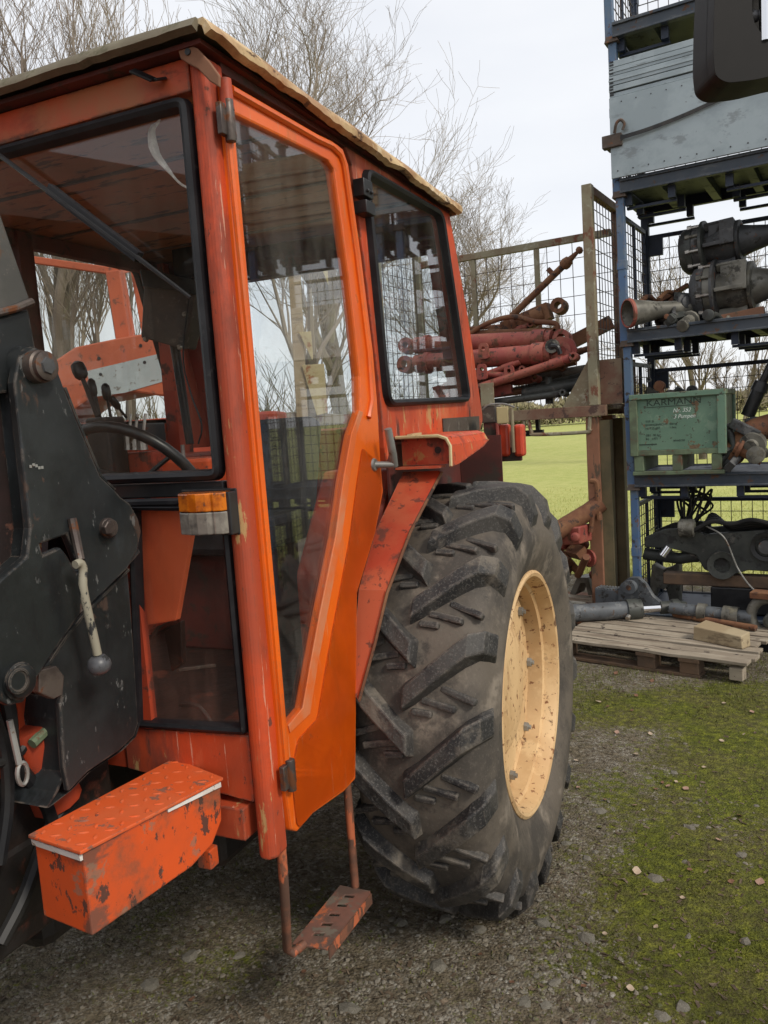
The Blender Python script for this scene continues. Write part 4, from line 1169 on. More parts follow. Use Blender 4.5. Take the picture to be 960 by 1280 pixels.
# loader arm rising to the front from the pivot
mb = MB(); q = lp_([(47, 440), (45, 425), (26, 470), (10, 500), (-60, 470), (-60, 330), (0, 392), (34, 380), (41, 398)], NF - .026)
q = lp_([(47, 446), (36, 386), (-6, 398), (-70, 360), (-70, 500), (20, 490)], NF - .030)
mb.plate([q], side3(NF - .030), (-.07, 0, 0)); mb.build('loader_arm', M_loader, ld, bevel=.005)
mb = MB(); q = lp_([(38, 374), (-2, 258), (-90, 180), (-90, 400), (-6, 394)], NF - .024); mb.plate([q], side3(NF - .024), (-.085, 0, 0)); mb.build('arm_sleeve', mat('grey arm paint', (.060, .058, .052), .5, tone=((.09, .085, .075), 5, .8), layers=[((.15, .13, .11), 14, .68, .06, None, .7), ((.10, .06, .04), 8, .64, .1)], bump=(30, .2, .004)), ld, bevel=.006)
mb = MB(); mb.tube([TR.on(-10, 393, 0, NF - .018), TR.on(18, 386, 0, NF - .018), TR.on(40, 377, 0, NF - .018)], .008, 8); mb.build('arm_weld', M_pin, ld)
# machinery under the tower: hoses, shackle, pipes
mb = MB()
for pts, r in (([(-20, 800), (10, 880), (20, 950), (60, 1010), (80, 1100)], .016), ([(-20, 860), (4, 930), (10, 1000), (0, 1080)], .014), ([(60, 895), (38, 920), (20, 945), (-20, 960)], .011), ([(60, 820), (66, 860), (50, 900)], .012), ([(90, 1000), (60, 1040), (30, 1120), (0, 1180)], .016)):
    mb.tube(spline([TR.on(x, y, 0, NF - .13) for x, y in pts], 6), r, 8)
mb.build('hydraulic_hoses', M_hose, ld)
mb = MB(); mb.tube([TR.on(66, 905, 0, NF - .10), TR.on(40, 930, 0, NF - .10)], .012, 8); mb.tube([TR.on(70, 903, 0, NF - .12), TR.on(36, 922, 0, NF - .12)], .005, 6); mb.build('grease_pipe', M_greend, ld)
mb = MB(); mb.tube([TR.on(12, 900, 0, NF - .09), TR.on(24, 955, 0, NF - .08)], .007, 8)
ring = [TR.on(28 + 8 * cos(a) * .8, 967 + 14 * sin(a), 0, NF - .08) for a in [2 * pi * k / 16 for k in range(16)]]
mb.tube(ring, .005, 6, closed=True); mb.build('lock_ring', M_zinc, ld)
mb = MB(); mb.box(NF - .30, NF - .17, -1.95, -1.26, .62, 1.38); mb.build('mounting_frame', M_engine, ld, bevel=.01)
mb = MB(); mb.tube([TR.on(30, 905, 0, NF - .16), TR.on(70, 1000, 0, NF - .16)], .06, 12); mb.build('lift_cylinder', M_inner, ld)
mb = MB(); mb.box(-.98, -.80, -1.98, -1.30, .66, .86); mb.build('subframe', M_engine, ld, bevel=.02)
# ================================================================== RACK ROW
def rk(px, py, axis, val): return RK.on(px, py, axis, val)

def wires(mb, org, ex, ez, w, h, nx, nz, r=.0028):
    """Welded mesh: nx by nz cells."""
    org, ex, ez = Vector(org), Vector(ex), Vector(ez)
    nrm = ex.cross(ez)
    for i in range(nx + 1):
        a = org + ex * (w * i / nx); b = a + ez * h
        mb.obox((a + b) / 2, ex * r, nrm * r, ez * (h / 2))
    for i in range(nz + 1):
        a = org + ez * (h * i / nz) + nrm * r * 1.6; b = a + ex * w
        mb.obox((a + b) / 2, ex * (w / 2), nrm * r, ez * r)

W_, D_, HL = 1.24, .86, 1.100
def make_stillage(name, label, loc, group):
    t = tag(empty(name, loc, RK.rz), label, 'stacking frame', group)
    s = .06
    # deck frame
    mb = MB()
    mb.box(s, W_ - s, -.012, .035, .012, .105); mb.box(s, W_ - s, -.028, -.012, .090, .112); mb.box(s, W_ - s, -.028, -.012, .008, .022)
    mb.build('front_beam', M_beam, t, bevel=.003)
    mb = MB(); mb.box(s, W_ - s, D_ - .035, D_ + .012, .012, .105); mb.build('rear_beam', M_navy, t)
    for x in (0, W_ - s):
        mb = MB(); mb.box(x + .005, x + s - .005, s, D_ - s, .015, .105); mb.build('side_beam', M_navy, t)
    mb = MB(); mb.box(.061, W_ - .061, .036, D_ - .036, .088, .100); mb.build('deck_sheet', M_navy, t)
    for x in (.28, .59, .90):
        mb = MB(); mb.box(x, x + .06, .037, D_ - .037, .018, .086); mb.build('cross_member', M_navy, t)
    for x in (.08, .78):
        mb = MB()
        for yy in (.04, .40, .77):
            mb.box(x, x + .05, yy, yy + .05, -.075, .012); mb.box(x + .31, x + .36, yy, yy + .05, -.075, .012); mb.box(x, x + .36, yy + .051, yy + .085, -.095, -.076)
        mb.build('fork_pocket', M_navy, t)
    for ix, x in enumerate((0, W_ - s)):
        for y in (0, D_ - s):
            mb = MB(); mb.box(x, x + s, y, y + s, .012, HL - .014)
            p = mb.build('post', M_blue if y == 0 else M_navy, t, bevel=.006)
            mb = MB(); mb.hexa([(x - .022, y - .022, HL - .018), (x + s + .022, y - .022, HL - .018), (x + s + .022, y + s + .022, HL - .018), (x - .022, y + s + .022, HL - .018),
                                (x - .010, y - .010, HL + .030), (x + s + .010, y - .010, HL + .030), (x + s + .010, y + s + .010, HL + .030), (x - .010, y + s + .010, HL + .030)])
            mb.build('foot_cup', M_cap, p, bevel=.004)
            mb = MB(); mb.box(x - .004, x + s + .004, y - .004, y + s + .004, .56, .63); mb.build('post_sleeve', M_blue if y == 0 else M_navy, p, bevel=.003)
    # mesh walls: left, right, back
    for x in (.03, W_ - .03):
        f = MB(); f.box(x - .014, x + .014, s, D_ - s, .94, .97)
        for y in (s + .02, .42, D_ - s - .02): f.box(x - .012, x + .012, y - .012, y + .012, .106, .94)
        fr = f.build('side_frame', M_cage if x > .5 else M_navy, t)
        mb = MB(); wires(mb, (x, s + .02, .12), (0, 1, 0), (0, 0, 1), D_ - 2 * s - .04, .82, 9, 10); mb.build('wire_mesh', M_wire, fr)
    f = MB(); f.box(s, W_ - s, D_ - .045, D_ - .015, .90, .93)
    fr = f.build('back_rail', M_navy, t)
    mb = MB(); wires(mb, (s, D_ - .03, .11), (1, 0, 0), (0, 0, 1), W_ - 2 * s, .79, 14, 9); mb.build('wire_mesh', M_wire, fr)
    mb = MB(); mb.box(s, .17, D_ - .05, D_ - .02, .76, .90); mb.build('corner_plate', M_navy, fr)
    return t

def at_rack(x, y, z):
    v = Matrix.Rotation(RK.rz, 3, 'Z') @ V(x, y, z)
    return RK.org + v
LEAN = -.020
def lev(k): return at_rack(LEAN * k, 0, .004 + HL * k)
GR = 'blue stacking frames of the parts rack'
still_labels = ['lowest blue stacking frame of the rack, holding the dark loader headstock on the grass',
                'blue stacking frame with the pale green steel box on its deck',
                'blue stacking frame loaded with two grey axle housings',
                'blue stacking frame with silver aluminium boards strapped to its front',
                'topmost blue stacking frame, cut off by the top of the picture']
s0 = make_stillage('stacking_frame', still_labels[0], lev(0), GR)
for k in range(1, 5):
    c = copy_tree(s0); c.location = lev(k); c['label'] = still_labels[k]
# two more columns to the right, beyond the frame of the picture, seen as reflections in the cab glass
for j in (1, 2):
    for k in range(4):
        c = copy_tree(s0); c.location = at_rack(LEAN * k + 1.36 * j, 0, .004 + HL * k)
        c['label'] = 'blue stacking frame in the columns of the rack further right'

# ---- aluminium boards and strap on the fourth frame ----------------------
def board(label, z0, z1, y, th, matl=M_alu, x0=.012, x1=1.55, ribs=0, name='aluminium_board', tiltv=0, grp='silver aluminium boards on the rack'):
    t = tag(empty(name, at_rack(LEAN * 3, 0, 0), RK.rz), label, 'board', grp)
    mb = MB(); mb.hexa([(x0, y, z0), (x1, y, z0), (x1, y + th, z0), (x0, y + th, z0), (x0, y + tiltv, z1), (x1, y + tiltv, z1), (x1, y + th + tiltv, z1), (x0, y + th + tiltv, z1)])
    mb.build('board_sheet', matl, t, bevel=.003)
    for i in range(ribs):
        z = z0 + (z1 - z0) * (i + .5) / ribs
        mb = MB(); mb.box(x0, x1, y - .006, y - .0005, z - .006, z + .006); mb.build('rib', matl, t)
    return t
zb3 = .004 + HL * 3 + .11
b0 = board('large plain silver aluminium board on edge below the strap', zb3 + .002, zb3 + .57, -.060, .022)
mb = MB()
for i in range(14):
    mb.cyl((.06 + i * .11, -.0605, zb3 + .05), (.06 + i * .11, -.064, zb3 + .05), .006, .005, 6)
    mb.cyl((.10 + i * .105, -.0605, zb3 + .53), (.10 + i * .105, -.064, zb3 + .53), .005, .004, 6)
mb.build('rivets', M_cast, b0)
zz = zb3 + .575
strip_lab = ['thin silver drop side lying directly on the large board', 'second narrow silver drop side above the large board', 'wide silver drop side in the middle of the stack of narrow ones',
             'narrow silver drop side just under the top one', 'topmost silver drop side of the strapped stack']
for i, (h, yy) in enumerate(((.036, -.045), (.046, -.055), (.070, -.05), (.062, -.04), (.050, -.03))):
    b = board(strip_lab[i], zz, zz + h - .006, yy, .30, ribs=1 if h > .05 else 0)
    mb = MB()
    for q in range(2): mb.box(.016, .045, yy - .004, yy - .0006, zz + .012 + q * h * .4, zz + .022 + q * h * .4)
    mb.build('end_slots', M_black, b)
    zz += h
# strap from the front post along the boards
t = tag(empty('ratchet_strap', at_rack(LEAN * 3, 0, 0), RK.rz), 'black ratchet strap slung from the blue post across the silver boards', 'strap')
zs = zb3 + .28
mb = MB()
P = spline([(.02, -.035, zs), (.12, -.090, zs - .01), (.30, -.085, zs + .005), (.55, -.078, zs + .045), (.85, -.074, zs + .11), (1.2, -.074, zs + .17), (1.5, -.074, zs + .19)], 6)
vs, fs = [], []
for i, p in enumerate(P):
    h = .022 if i < 6 else .014
    vs += [p + V(0, 0, -h), p + V(0, -.004, -h), p + V(0, -.004, h), p + V(0, 0, h)]
for i in range(len(P) - 1):
    for q in range(4): fs.append((i * 4 + q, i * 4 + (q + 1) % 4, i * 4 + 4 + (q + 1) % 4, i * 4 + 4 + q))
mb.add(vs, fs); mb.build('strap_band', M_strap, t, fix=True)
mb = MB(); mb.box(-.045, .10, -.085, -.02, zs - .06, zs + .03); mb.box(-.035, .0, -.02, .09, zs - .05, zs + .02); mb.build('ratchet_body', M_cap, t, bevel=.006)
mb = MB(); mb.tube(spline([(.05, -.085, zs + .03), (.07, -.10, zs + .09), (.10, -.095, zs + .11), (.125, -.09, zs + .08), (.11, -.09, zs + .04)]), .011, 8); mb.build('ratchet_handle', M_cap, t)

# ---- third frame up: axle housings, trumpet, blocks ----------------------
def thing(name, label, cat, group=None, k=0, off=(0, 0, 0)):
    return tag(empty(name, at_rack(LEAN * k, 0, 0), RK.rz), label, cat, group)
z2 = .004 + HL * 2 + .100
def axle(label, c, tilt_, r, matl, matl2, sgn=1):
    """Half axle housing: brake drum plate, flange ring with studs, bell, tube that runs to the right."""
    t = thing('axle_housing', label, 'axle', 'grey axle housings on the rack', 2)
    c = Vector(c); d = V(1, -.10, tilt_).normalized()
    mb = MB(); mb.lathe([(-.10, .02), (-.10, r * .80), (-.075, r * .95), (-.045, r)], c, d, 32); mb.lathe([(-.043, r * 1.02), (.0, r * 1.04), (.002, r * .95)], c, d, 32); mb.build('drum_plate', matl2, t)
    mb = MB(); mb.lathe([(.002, r * .98), (.055, r * .98), (.058, r * .8)], c, d, 32); mb.build('spacer_ring', matl, t)
    mb = MB(); mb.lathe([(.058, r * .7), (.060, r * 1.17), (.080, r * 1.17), (.085, r * .9)], c, d, 32); mb.build('flange', matl2, t)
    u = d.orthogonal().normalized(); w = d.cross(u)
    nut = None
    for i in range(10):
        a = 2 * pi * i / 10
        p = c + (u * cos(a) + w * sin(a)) * r * 1.03
        mb = MB(); mb.cyl(p - d * .020, p + d * .060, .012, .012, 8); mb.cyl(p - d * .035, p - d * .005, .020, .020, 6)
        mb.build('stud', M_steel if i % 3 else M_castpale, t)
    mb = MB(); mb.lathe([(.085, r * .70), (.13, r * .72), (.15, r * .74), (.21, r * .86), (.26, r * .84), (.30, r * .76), (.302, r * .88), (.325, r * .88), (.33, r * .66), (.40, r * .55), (.50, r * .43), (.62, r * .38), (.95, r * .36), (.95, 0)], c, d, 32)
    mb.obox(c + d * .17 + V(0, -.01, r * .55), d * .065, (0, r * .55, 0), (0, 0, r * .38))
    mb.build('bell_housing', matl, t)
    for i in range(6):
        a = 2 * pi * i / 6 + .3
        p = c + d * .19 + (u * cos(a) + w * sin(a)) * r * .93
        mb = MB(); mb.obox(p, d * .10, (u * cos(a) + w * sin(a)) * .028, (u * -sin(a) + w * cos(a)) * .014); mb.build('housing_rib', matl, t, bevel=.004)
    mb = MB(); mb.obox(c + d * .24 + V(0, -r * .70, r * .35), d * .05, (0, .07, 0), (0, 0, r * .5)); mb.build('mounting_pad', matl, t, bevel=.006)
    return t
cA = rk(893, 385, 1, .33); cB = rk(878, 326, 1, .40)
r_ = .205
cA.z = z2 + r_ * 1.12 + .008
a1 = axle('pale oily axle housing with bright wheel nuts, lying lower right of the pair', cA, .03, r_, M_castpale, M_cast)
cB.z = max(cB.z, cA.z + .34)
a2 = axle('dark grey axle housing stacked on the paler one', cB, .05, .175, M_cast, M_hull)
t = thing('steel_block', 'small brown steel block on top of the dark axle housing', 'block', None, 2)
p = rk(918, 290, 1, .42); mb = MB(); mb.obox(p, (.105, -.01, .012), (0, .07, 0), (-.004, 0, .03)); mb.build('block_body', M_rusty, t, bevel=.005)
t = thing('support_timber', 'dark timber wedged between the two axle housings', 'timber', None, 2)
p = rk(930, 347, 1, .45); mb = MB(); mb.obox(p, (.14, 0, .01), (0, .12, 0), (0, 0, .035)); mb.build('timber_body', M_black, t, bevel=.004)
t = thing('wooden_chock', 'brown wooden chock under the pale axle housing', 'timber', None, 2)
p = rk(935, 388, 1, .16); p.z = z2 + .035; mb = MB(); mb.obox(p, (.15, -.01, .014), (0, .05, 0), (-.003, 0, .028)); mb.build('chock_body', M_post, t, bevel=.004)
# rusty trumpet pipe
t = thing('exhaust_trumpet', 'rusty trumpet pipe with an open red rimmed mouth by the blue post', 'pipe', None, 2)
c = rk(795, 390, 1, -.10); d = V(.74, .67, .05).normalized()
rr_ = .098; c.z = z2 + .118
prof = [(.02, .060), (-.015, rr_), (-.02, rr_ + .005), (.0, rr_ + .004), (.07, rr_ * .92), (.22, .066), (.42, .056), (.60, .052)]
inner = [(.60, .040), (.30, .045), (.05, .060), (-.012, rr_ - .008), (-.02, rr_ + .005)]
mb = MB(); mb.lathe([(.62, .05)] + prof[::-1][0:7] + [(-.02, rr_ - .002), (.03, rr_ * .80), (.10, rr_ * .6), (.12, 0)], c, d, 28); mb.build('pipe_body', M_castpale, t)
mb = MB(); mb.lathe([(-.024, rr_ - .004), (-.030, rr_), (-.024, rr_ + .010), (-.004, rr_ + .011), (.0, rr_ + .002), (-.024, rr_ - .004)], c, d, 28); mb.build('mouth_rim', M_red, t)
# small parts between trumpet and axle
def lumps(label, name, cat, pts, k, matls, seed, ln=.12, r=.03, grp=None):
    rg_ = random.Random(seed)
    t = thing(name, label, cat, grp, k)
    for i, p in enumerate(pts):
        p = Vector(p)
        mb = MB()
        d = V(rg_.uniform(-1, 1), rg_.uniform(-.6, .6), rg_.uniform(-.35, .5)).normalized()
        l = ln * rg_.uniform(.6, 1.4); q = r * rg_.uniform(.7, 1.4)
        typ = rg_.randrange(3)
        if typ == 0: mb.tube([p - d * l, p + d * l], q, 10); mb.cyl(p + d * l * .5, p + d * l * .75, q * 1.5, q * 1.5, 12)
        elif typ == 1:
            mb.obox(p, d * l, d.orthogonal().normalized() * q, d.cross(d.orthogonal()).normalized() * q * .6); mb.cyl(p - d * l * .4 - V(0, q * 1.3, 0), p - d * l * .4 + V(0, q * 1.3, 0), q * .8, q * .8, 12)
        else:
            mb.tube(spline([p - d * l, p + V(0, 0, l * .4), p + d * l]), q * .7, 8); mb.cyl(p + d * l - V(0, q, 0), p + d * l + V(0, q, 0), q * 1.3, q * 1.3, 12)
        mb.build('fitting', matls[i % len(matls)], t, bevel=.003)
    return t
pts = [rk(830, 388, 1, .18), rk(842, 372, 1, .30), rk(850, 392, 1, .12), rk(838, 398, 1, .10), rk(862, 372, 1, .28), rk(818, 380, 1, .30)]
lumps('heap of small dark fittings between the trumpet pipe and the axle housing', 'fittings', 'machine parts', pts, 2, [M_hull, M_rusty, M_cast, M_pin], 3)
pts = [rk(812, 384, 1, .5), rk(826, 380, 1, .55), rk(846, 376, 1, .5), rk(838, 384, 1, .4), rk(852, 398, 1, .05), rk(866, 402, 1, .05), rk(842, 402, 1, .02), rk(858, 380, 1, .2), rk(905, 404, 1, .05), rk(925, 402, 1, .05)]
lumps('second heap of oily couplings pushed behind the trumpet pipe', 'couplings', 'machine parts', pts, 2, [M_hull, M_castpale, M_rusty, M_cast], 15, .10, .035)
t = thing('tie_bar', 'flat dark bar leaning behind the trumpet pipe', 'bar', None, 2)
mb = MB(); mb.beam(rk(832, 376, 1, .5), rk(868, 355, 1, .5), .08, .03); mb.build('bar_body', M_rusty, t, bevel=.003)

# ---- second frame up: the green box --------------------------------------
z1 = .004 + HL * 1 + .100
gb = thing('steel_box', 'pale green steel box lettered in black, standing on the second frame of the rack', 'box', None, 1)
X0, X1, Y0, Y1 = .060, .715, -.045, .50
zb, zt = z1 + .16, z1 + .615
mb = MB(); mb.box(X0 + .025, X1 - .025, Y0 + .012, Y0 + .020, zb + .03, zt - .04); mb.build('front_wall', M_green, gb)
mb = MB(); mb.box(X0 + .025, X1 - .025, Y1 - .012, Y1, zb + .03, zt - .04); mb.build('rear_wall', M_greend, gb)
for x in (X0 + .004, X1 - .016): 
    mb = MB(); mb.box(x, x + .012, Y0 + .03, Y1 - .03, zb + .03, zt - .04); mb.build('side_wall', M_greend, gb)
mb = MB(); mb.box(X0 - .012, X1 + .012, Y0 - .014, Y0 + .024, zt - .04, zt); mb.build('top_rim', M_green, gb, bevel=.004)
mb = MB(); mb.box(X0 - .012, X1 + .012, Y1 - .03, Y1 + .008, zt - .04, zt); mb.build('top_rim', M_greend, gb, bevel=.004)
for x in (X0 - .010, X1 - .022):
    mb = MB(); mb.box(x, x + .032, Y0 + .026, Y1 - .032, zt - .038, zt - .002); mb.build('top_rim', M_greend, gb, bevel=.004)
mb = MB(); mb.box(X0 + .012, X1 - .012, Y0 - .004, Y1, zb - .01, zb + .028); mb.build('box_floor', M_greend, gb, bevel=.003)
for x in (X0 - .014, X1 - .045):
    for y in (Y0 - .012, Y1 - .05):
        mb = MB(); mb.box(x, x + .058, y, y + .05, zb - .012, zt - .042); mb.build('corner_post', M_greend if x < .3 else M_green, gb, bevel=.004)
for x in (X0 + .01, .35, X1 - .09):
    mb = MB(); mb.box(x, x + .07, Y0 + .0, Y1 - .02, z1 + .032, zb - .012); mb.build('box_foot', M_greend, gb, bevel=.004)
mb = MB(); mb.box(X0, X1, Y0 - .012, Y0 + .07, z1 + .002, z1 + .030); mb.build('foot_rail', M_greend, gb, bevel=.003)
def lettering(txt, x, z, size, matl, name='lettering', shear=0, sx=1.0, rot=0):
    cu = bpy.data.curves.new(name, 'FONT'); cu.body = txt; cu.size = size; cu.extrude = .0006; cu.shear = shear
    o = bpy.data.objects.new(name, cu); COL.objects.link(o)
    dg = bpy.context.evaluated_depsgraph_get()
    me = bpy.data.meshes.new_from_object(o.evaluated_get(dg)); bpy.data.objects.remove(o)
    me.name = name
    me.materials.clear(); me.materials.append(matl)
    o = bpy.data.objects.new(name, me); COL.objects.link(o); o.parent = gb
    o.location = (x, Y0 + .0112, z); o.rotation_euler = (radians(90), 0, 0)
    o.matrix_local = Matrix.Translation((x, Y0 + .0112, z)) @ Matrix.Rotation(radians(90), 4, 'X') @ Matrix.Rotation(rot, 4, 'Z') @ Matrix.Diagonal((sx, 1, 1, 1))
    return o
xa = X0 + .10
lettering('KARMANN', xa + .008, zt - .093, .068, M_stencil, sx=1.18)
mb = MB(); mb.box(xa + .01, xa + .36, Y0 + .0105, Y0 + .0118, zt - .105, zt - .100); mb.build('underline', M_stencil, gb)
lettering('Nr. 352', xa + .20, zt - .150, .042, M_chalk, shear=.3, sx=.95)
lettering('3 Pumpen', xa + .205, zt - .195, .042, M_chalk, shear=.3, sx=.9)
for i, (s_, x_) in enumerate((('TYP  B', 0), ('EIGENGEWICHT', 0), ('NUTZLAST', 0), ('', 0), ('GES.  90 kg', 0), ('B.J.   1971', 0))):
    if s_: lettering(s_, xa, zt - .215 - i * .026, .022, M_stencil)
lettering('800 kg', xa + .175, zt - .240, .020, M_stencil); lettering('1 Stck', xa + .175, zt - .266, .020, M_stencil)
mb = MB(); mb.box(xa - .05, xa + .08, Y0 + .0105, Y0 + .0118, zt - .385, zt - .377); mb.build('scrape_mark', M_stencil, gb)
lettering('BEHAELTER', xa + .20, zt - .365, .018, M_stencil, sx=.9)
pts = [rk(830, 488, 1, .15), rk(845, 484, 1, .2), rk(858, 488, 1, .2), rk(840, 490, 1, .3), rk(822, 487, 1, .25), rk(870, 486, 1, .3)]
pts = [V(p.x, p.y, zt - .01) for p in pts]
lumps('rusty castings heaped in the green box', 'castings', 'machine parts', pts, 1, [M_rusty, M_castpale, M_hull], 11, .07, .03)
t = thing('hook', 'pale wire hook hanging beside the green box', 'hook', None, 1)
mb = MB(); mb.tube(spline([rk(815, 452, 1, .35), rk(815, 470, 1, .35), rk(817, 475, 1, .35), rk(812, 477, 1, .35), rk(812, 472, 1, .35)]), .006, 6); mb.build('hook_wire', M_zinc, t)
# axle stub and cylinder to the right of the box
t = thing('steering_knuckle', 'dark oily steering knuckle lying right of the green box', 'machine part', None, 1)
mb = MB(); mb.tube(spline([rk(908, 577, 1, .10), rk(925, 560, 1, .10), rk(945, 540, 1, .12), rk(975, 530, 1, .15)]), [.07, .075, .085, .09, .095, .09, .09, .09, .09, .09, .09, .09, .09, .09, .09, .09, .09, .09, .09][:19], 14); mb.build('knuckle_body', M_rusty, t)
mb = MB(); a = rk(945, 555, 1, .0); mb.lathe([(-.05, .05), (-.04, .085), (.02, .09), (.03, .05), (.06, .045)], a, (-.2, -1, -.3), 20); mb.build('knuckle_hub', M_castpale, t)
mb = MB(); mb.beam(rk(918, 528, 1, .03), rk(952, 545, 1, .0), .05, .075); mb.build('knuckle_arm', M_cast, t, bevel=.008)
mb = MB(); mb.tube([rk(905, 575, 1, .02), rk(922, 558, 1, .04), rk(912, 530, 1, .06)], .03, 10); mb.build('knuckle_rod', M_hull, t)
pts = [rk(912, 572, 1, .05), rk(925, 572, 1, .02), rk(940, 566, 1, .0), rk(955, 568, 1, .02), rk(930, 545, 1, .2), rk(950, 530, 1, .25), rk(915, 550, 1, .15)]
lumps('oily forks and couplings heaped round the steering knuckle', 'couplings', 'machine parts', pts, 1, [M_hull, M_cast, M_rusty, M_castpale], 29, .10, .038)
t = thing('hydraulic_ram', 'black hydraulic ram leaning up to the right behind the knuckle', 'hydraulic cylinder', None, 1)
mb = MB(); mb.tube([rk(938, 520, 1, .30), rk(955, 482, 1, .30)], .05, 14); mb.cyl(rk(952, 489, 1, .30), rk(957, 477, 1, .30), .062, .055, 14); mb.tube([rk(955, 482, 1, .30), rk(975, 440, 1, .30)], .03, 12); mb.build('ram_body', M_black, t)

# ---- lowest frame: loader headstock, hoses --------------------------------
z0 = .004 + .100
hs = thing('loader_headstock', 'dark green black loader headstock with bored pivot eyes on the lowest frame', 'loader part', None, 0)
def R1(pts, y): return [(rk(x, q, 1, y).x, rk(x, q, 1, y).z) for x, q in pts]
rk3 = lambda y: (lambda a, b: (a, y, b))
hp = R1([(805, 672), (830, 662), (866, 660), (880, 668), (920, 665), (985, 660), (985, 716), (935, 713), (905, 722), (880, 712), (870, 694), (840, 686), (806, 684)], .12)
mb = MB(); mb.plate([hp], rk3(.12), (0, .05, 0)); mb.build('head_plate', M_hull, hs, bevel=.008)
mb = MB(); mb.plate([hp], rk3(.50), (0, .04, 0)); mb.build('head_plate', M_hull, hs, bevel=.006)
for px, py, ro, ri in ((903, 706, .105, .060), (958, 683, .105, .075)):
    c = rk(px, py, 1, .12)
    mb = MB(); mb.lathe([(-.03, ri), (-.035, ro), (.02, ro), (.02, ri), (-.03, ri)], c, (0, 1, 0), 28, closed=False); mb.lathe([(.01, ri), (.012, 0)], c, (0, 1, 0), 28)
    mb.build('pivot_eye', M_hull if px < 950 else M_black, hs)
mb = MB(); mb.lathe([(-.05, 0), (-.05, .05), (.0, .055), (.02, .05)], rk(958, 683, 1, .12), (0, 1, 0), 24); mb.build('pivot_cap', M_cast, hs)
c = rk(862, 660, 1, .08)
mb = MB(); mb.lathe([(-.06, .05), (-.05, .07), (.05, .07), (.06, .05), (.06, 0)], c + V(-.02, 0, 0), (1, 0, 0), 20); mb.build('oval_cover', M_castpale, hs)
mb = MB(); mb.tube([rk(836, 684, 1, .10), rk(828, 695, 1, .08)], .032, 14); mb.build('bright_pin', M_chrome, hs)
mb = MB(); mb.tube([rk(806, 692, 1, .2), rk(850, 698, 1, .2), rk(875, 692, 1, .2)], [.05, .045, .06], 12); mb.build('cross_tube', M_hull, hs)
mb = MB(); mb.box(.20, 1.16, .14, .26, hp[7][1] - .14, hp[7][1] - .05); mb.build('head_base', M_wooddark, hs, bevel=.01)
mb = MB(); mb.box(.55, 1.16, .15, .50, z0 + .012, hp[7][1] - .145); mb.build('base_block', M_black, hs, bevel=.01)
t = thing('hose_bundle', 'bundle of black hoses looping up from the loader headstock', 'hoses', None, 0)
rg_ = random.Random(5)
for i in range(9):
    a = rk(850 + rg_.uniform(-6, 16), 662, 1, .2); 
    x1 = rg_.uniform(845, 885); y1 = rg_.uniform(606, 625); x2 = rg_.uniform(860, 893); y2 = rg_.uniform(610, 640)
    yy = .15 + rg_.uniform(0, .2)
    mb = MB(); mb.tube(spline([a, rk((x1 + a.x * 0 + 852) / 2, 640, 1, yy), rk(x1, y1, 1, yy), rk(x2, y2, 1, yy), rk((x2 + 862) / 2, 645, 1, yy), rk(862 + rg_.uniform(-8, 8), 663, 1, yy)], 6), .009, 6); mb.build('hose', M_hose, t)
for i in range(4):
    yy = .05 + i * .05
    mb = MB(); mb.tube(spline([rk(866 + 6 * i, 664, 1, yy), rk(890, 652 - 3 * i, 1, yy), rk(915, 655 + 2 * i, 1, yy), rk(940, 650 + 3 * i, 1, yy), rk(975, 658, 1, yy)], 6), .018, 8); mb.build('hose', M_hose, t)
t = thing('grey_cable', 'thin grey cable drooping over the front of the headstock', 'cable', None, 0)
mb = MB(); mb.tube(spline([rk(880, 656, 1, .06), rk(905, 672, 1, .05), rk(922, 710, 1, .05), rk(940, 735, 1, -.02), rk(955, 742, 1, -.02)], 8), .006, 6); mb.build('cable_run', M_zinc, t)

# ================================================================== CAGE LEFT OF THE RACK
cg = tag(empty('mesh_cage', RK.org, RK.rz), 'tall rust and khaki mesh cage raised beside the blue rack', 'cage')
XC0, XC1, YC0, YC1, ZC = -2.20, -.215, -.02, .84, 1.76
def cbar(name, x0, x1, y0, y1, z0_, z1_, m_, bev=.004):
    mb = MB(); mb.box(x0, x1, y0, y1, z0_, z1_); return mb.build(name, m_, cg, bevel=bev)
cbar('end_post', XC1 - .075, XC1, YC0, YC0 + .075, ZC + .002, 3.43, M_cage)
cbar('end_post', XC1 - .065, XC1, YC1 - .06, YC1, ZC + .002, 3.43, M_cagerust)
cbar('end_post', XC0, XC0 + .07, YC0, YC0 + .07, ZC + .002, 3.43, M_cage)
cbar('end_post', XC0, XC0 + .07, YC1 - .07, YC1, ZC + .002, 3.43, M_cage)
for x in (XC0 + .005, XC1 - .062): cbar('end_rail', x, x + .055, YC0 + .078, YC1 - .073, 3.365, 3.43, M_cagerust)
cbar('back_rail', XC0 + .072, XC1 - .078, YC1 - .05, YC1 - .005, 3.185, 3.245, M_cage)
for x in (-1.60, -.98, -.40): 
    if x < -.5: cbar('back_upright', x, x + .045, YC1 - .045, YC1 - .01, ZC + .10, 3.183, M_cage)
for y in (YC0, YC1 - .08): cbar('floor_beam', XC0 + .03, XC1 - .01 + .06, y, y + .078, ZC - .085, ZC, M_cagerust)
cbar('cage_floor', XC0 + .04, XC1 - .01, YC0 + .08, YC1 - .082, ZC - .04, ZC - .012, M_cagerust)
cbar('corner_plate', XC1 - .26, XC1 - .078, .035, .045, ZC + .002, ZC + .012, M_cagerust)
mb = MB(); mb.plate([[(XC1 - .30, ZC + .002), (XC1 - .08, ZC + .002), (XC1 - .08, ZC + .36)]], rk3(.02), (0, .006, 0)); mb.build('corner_gusset', M_cage, cg)
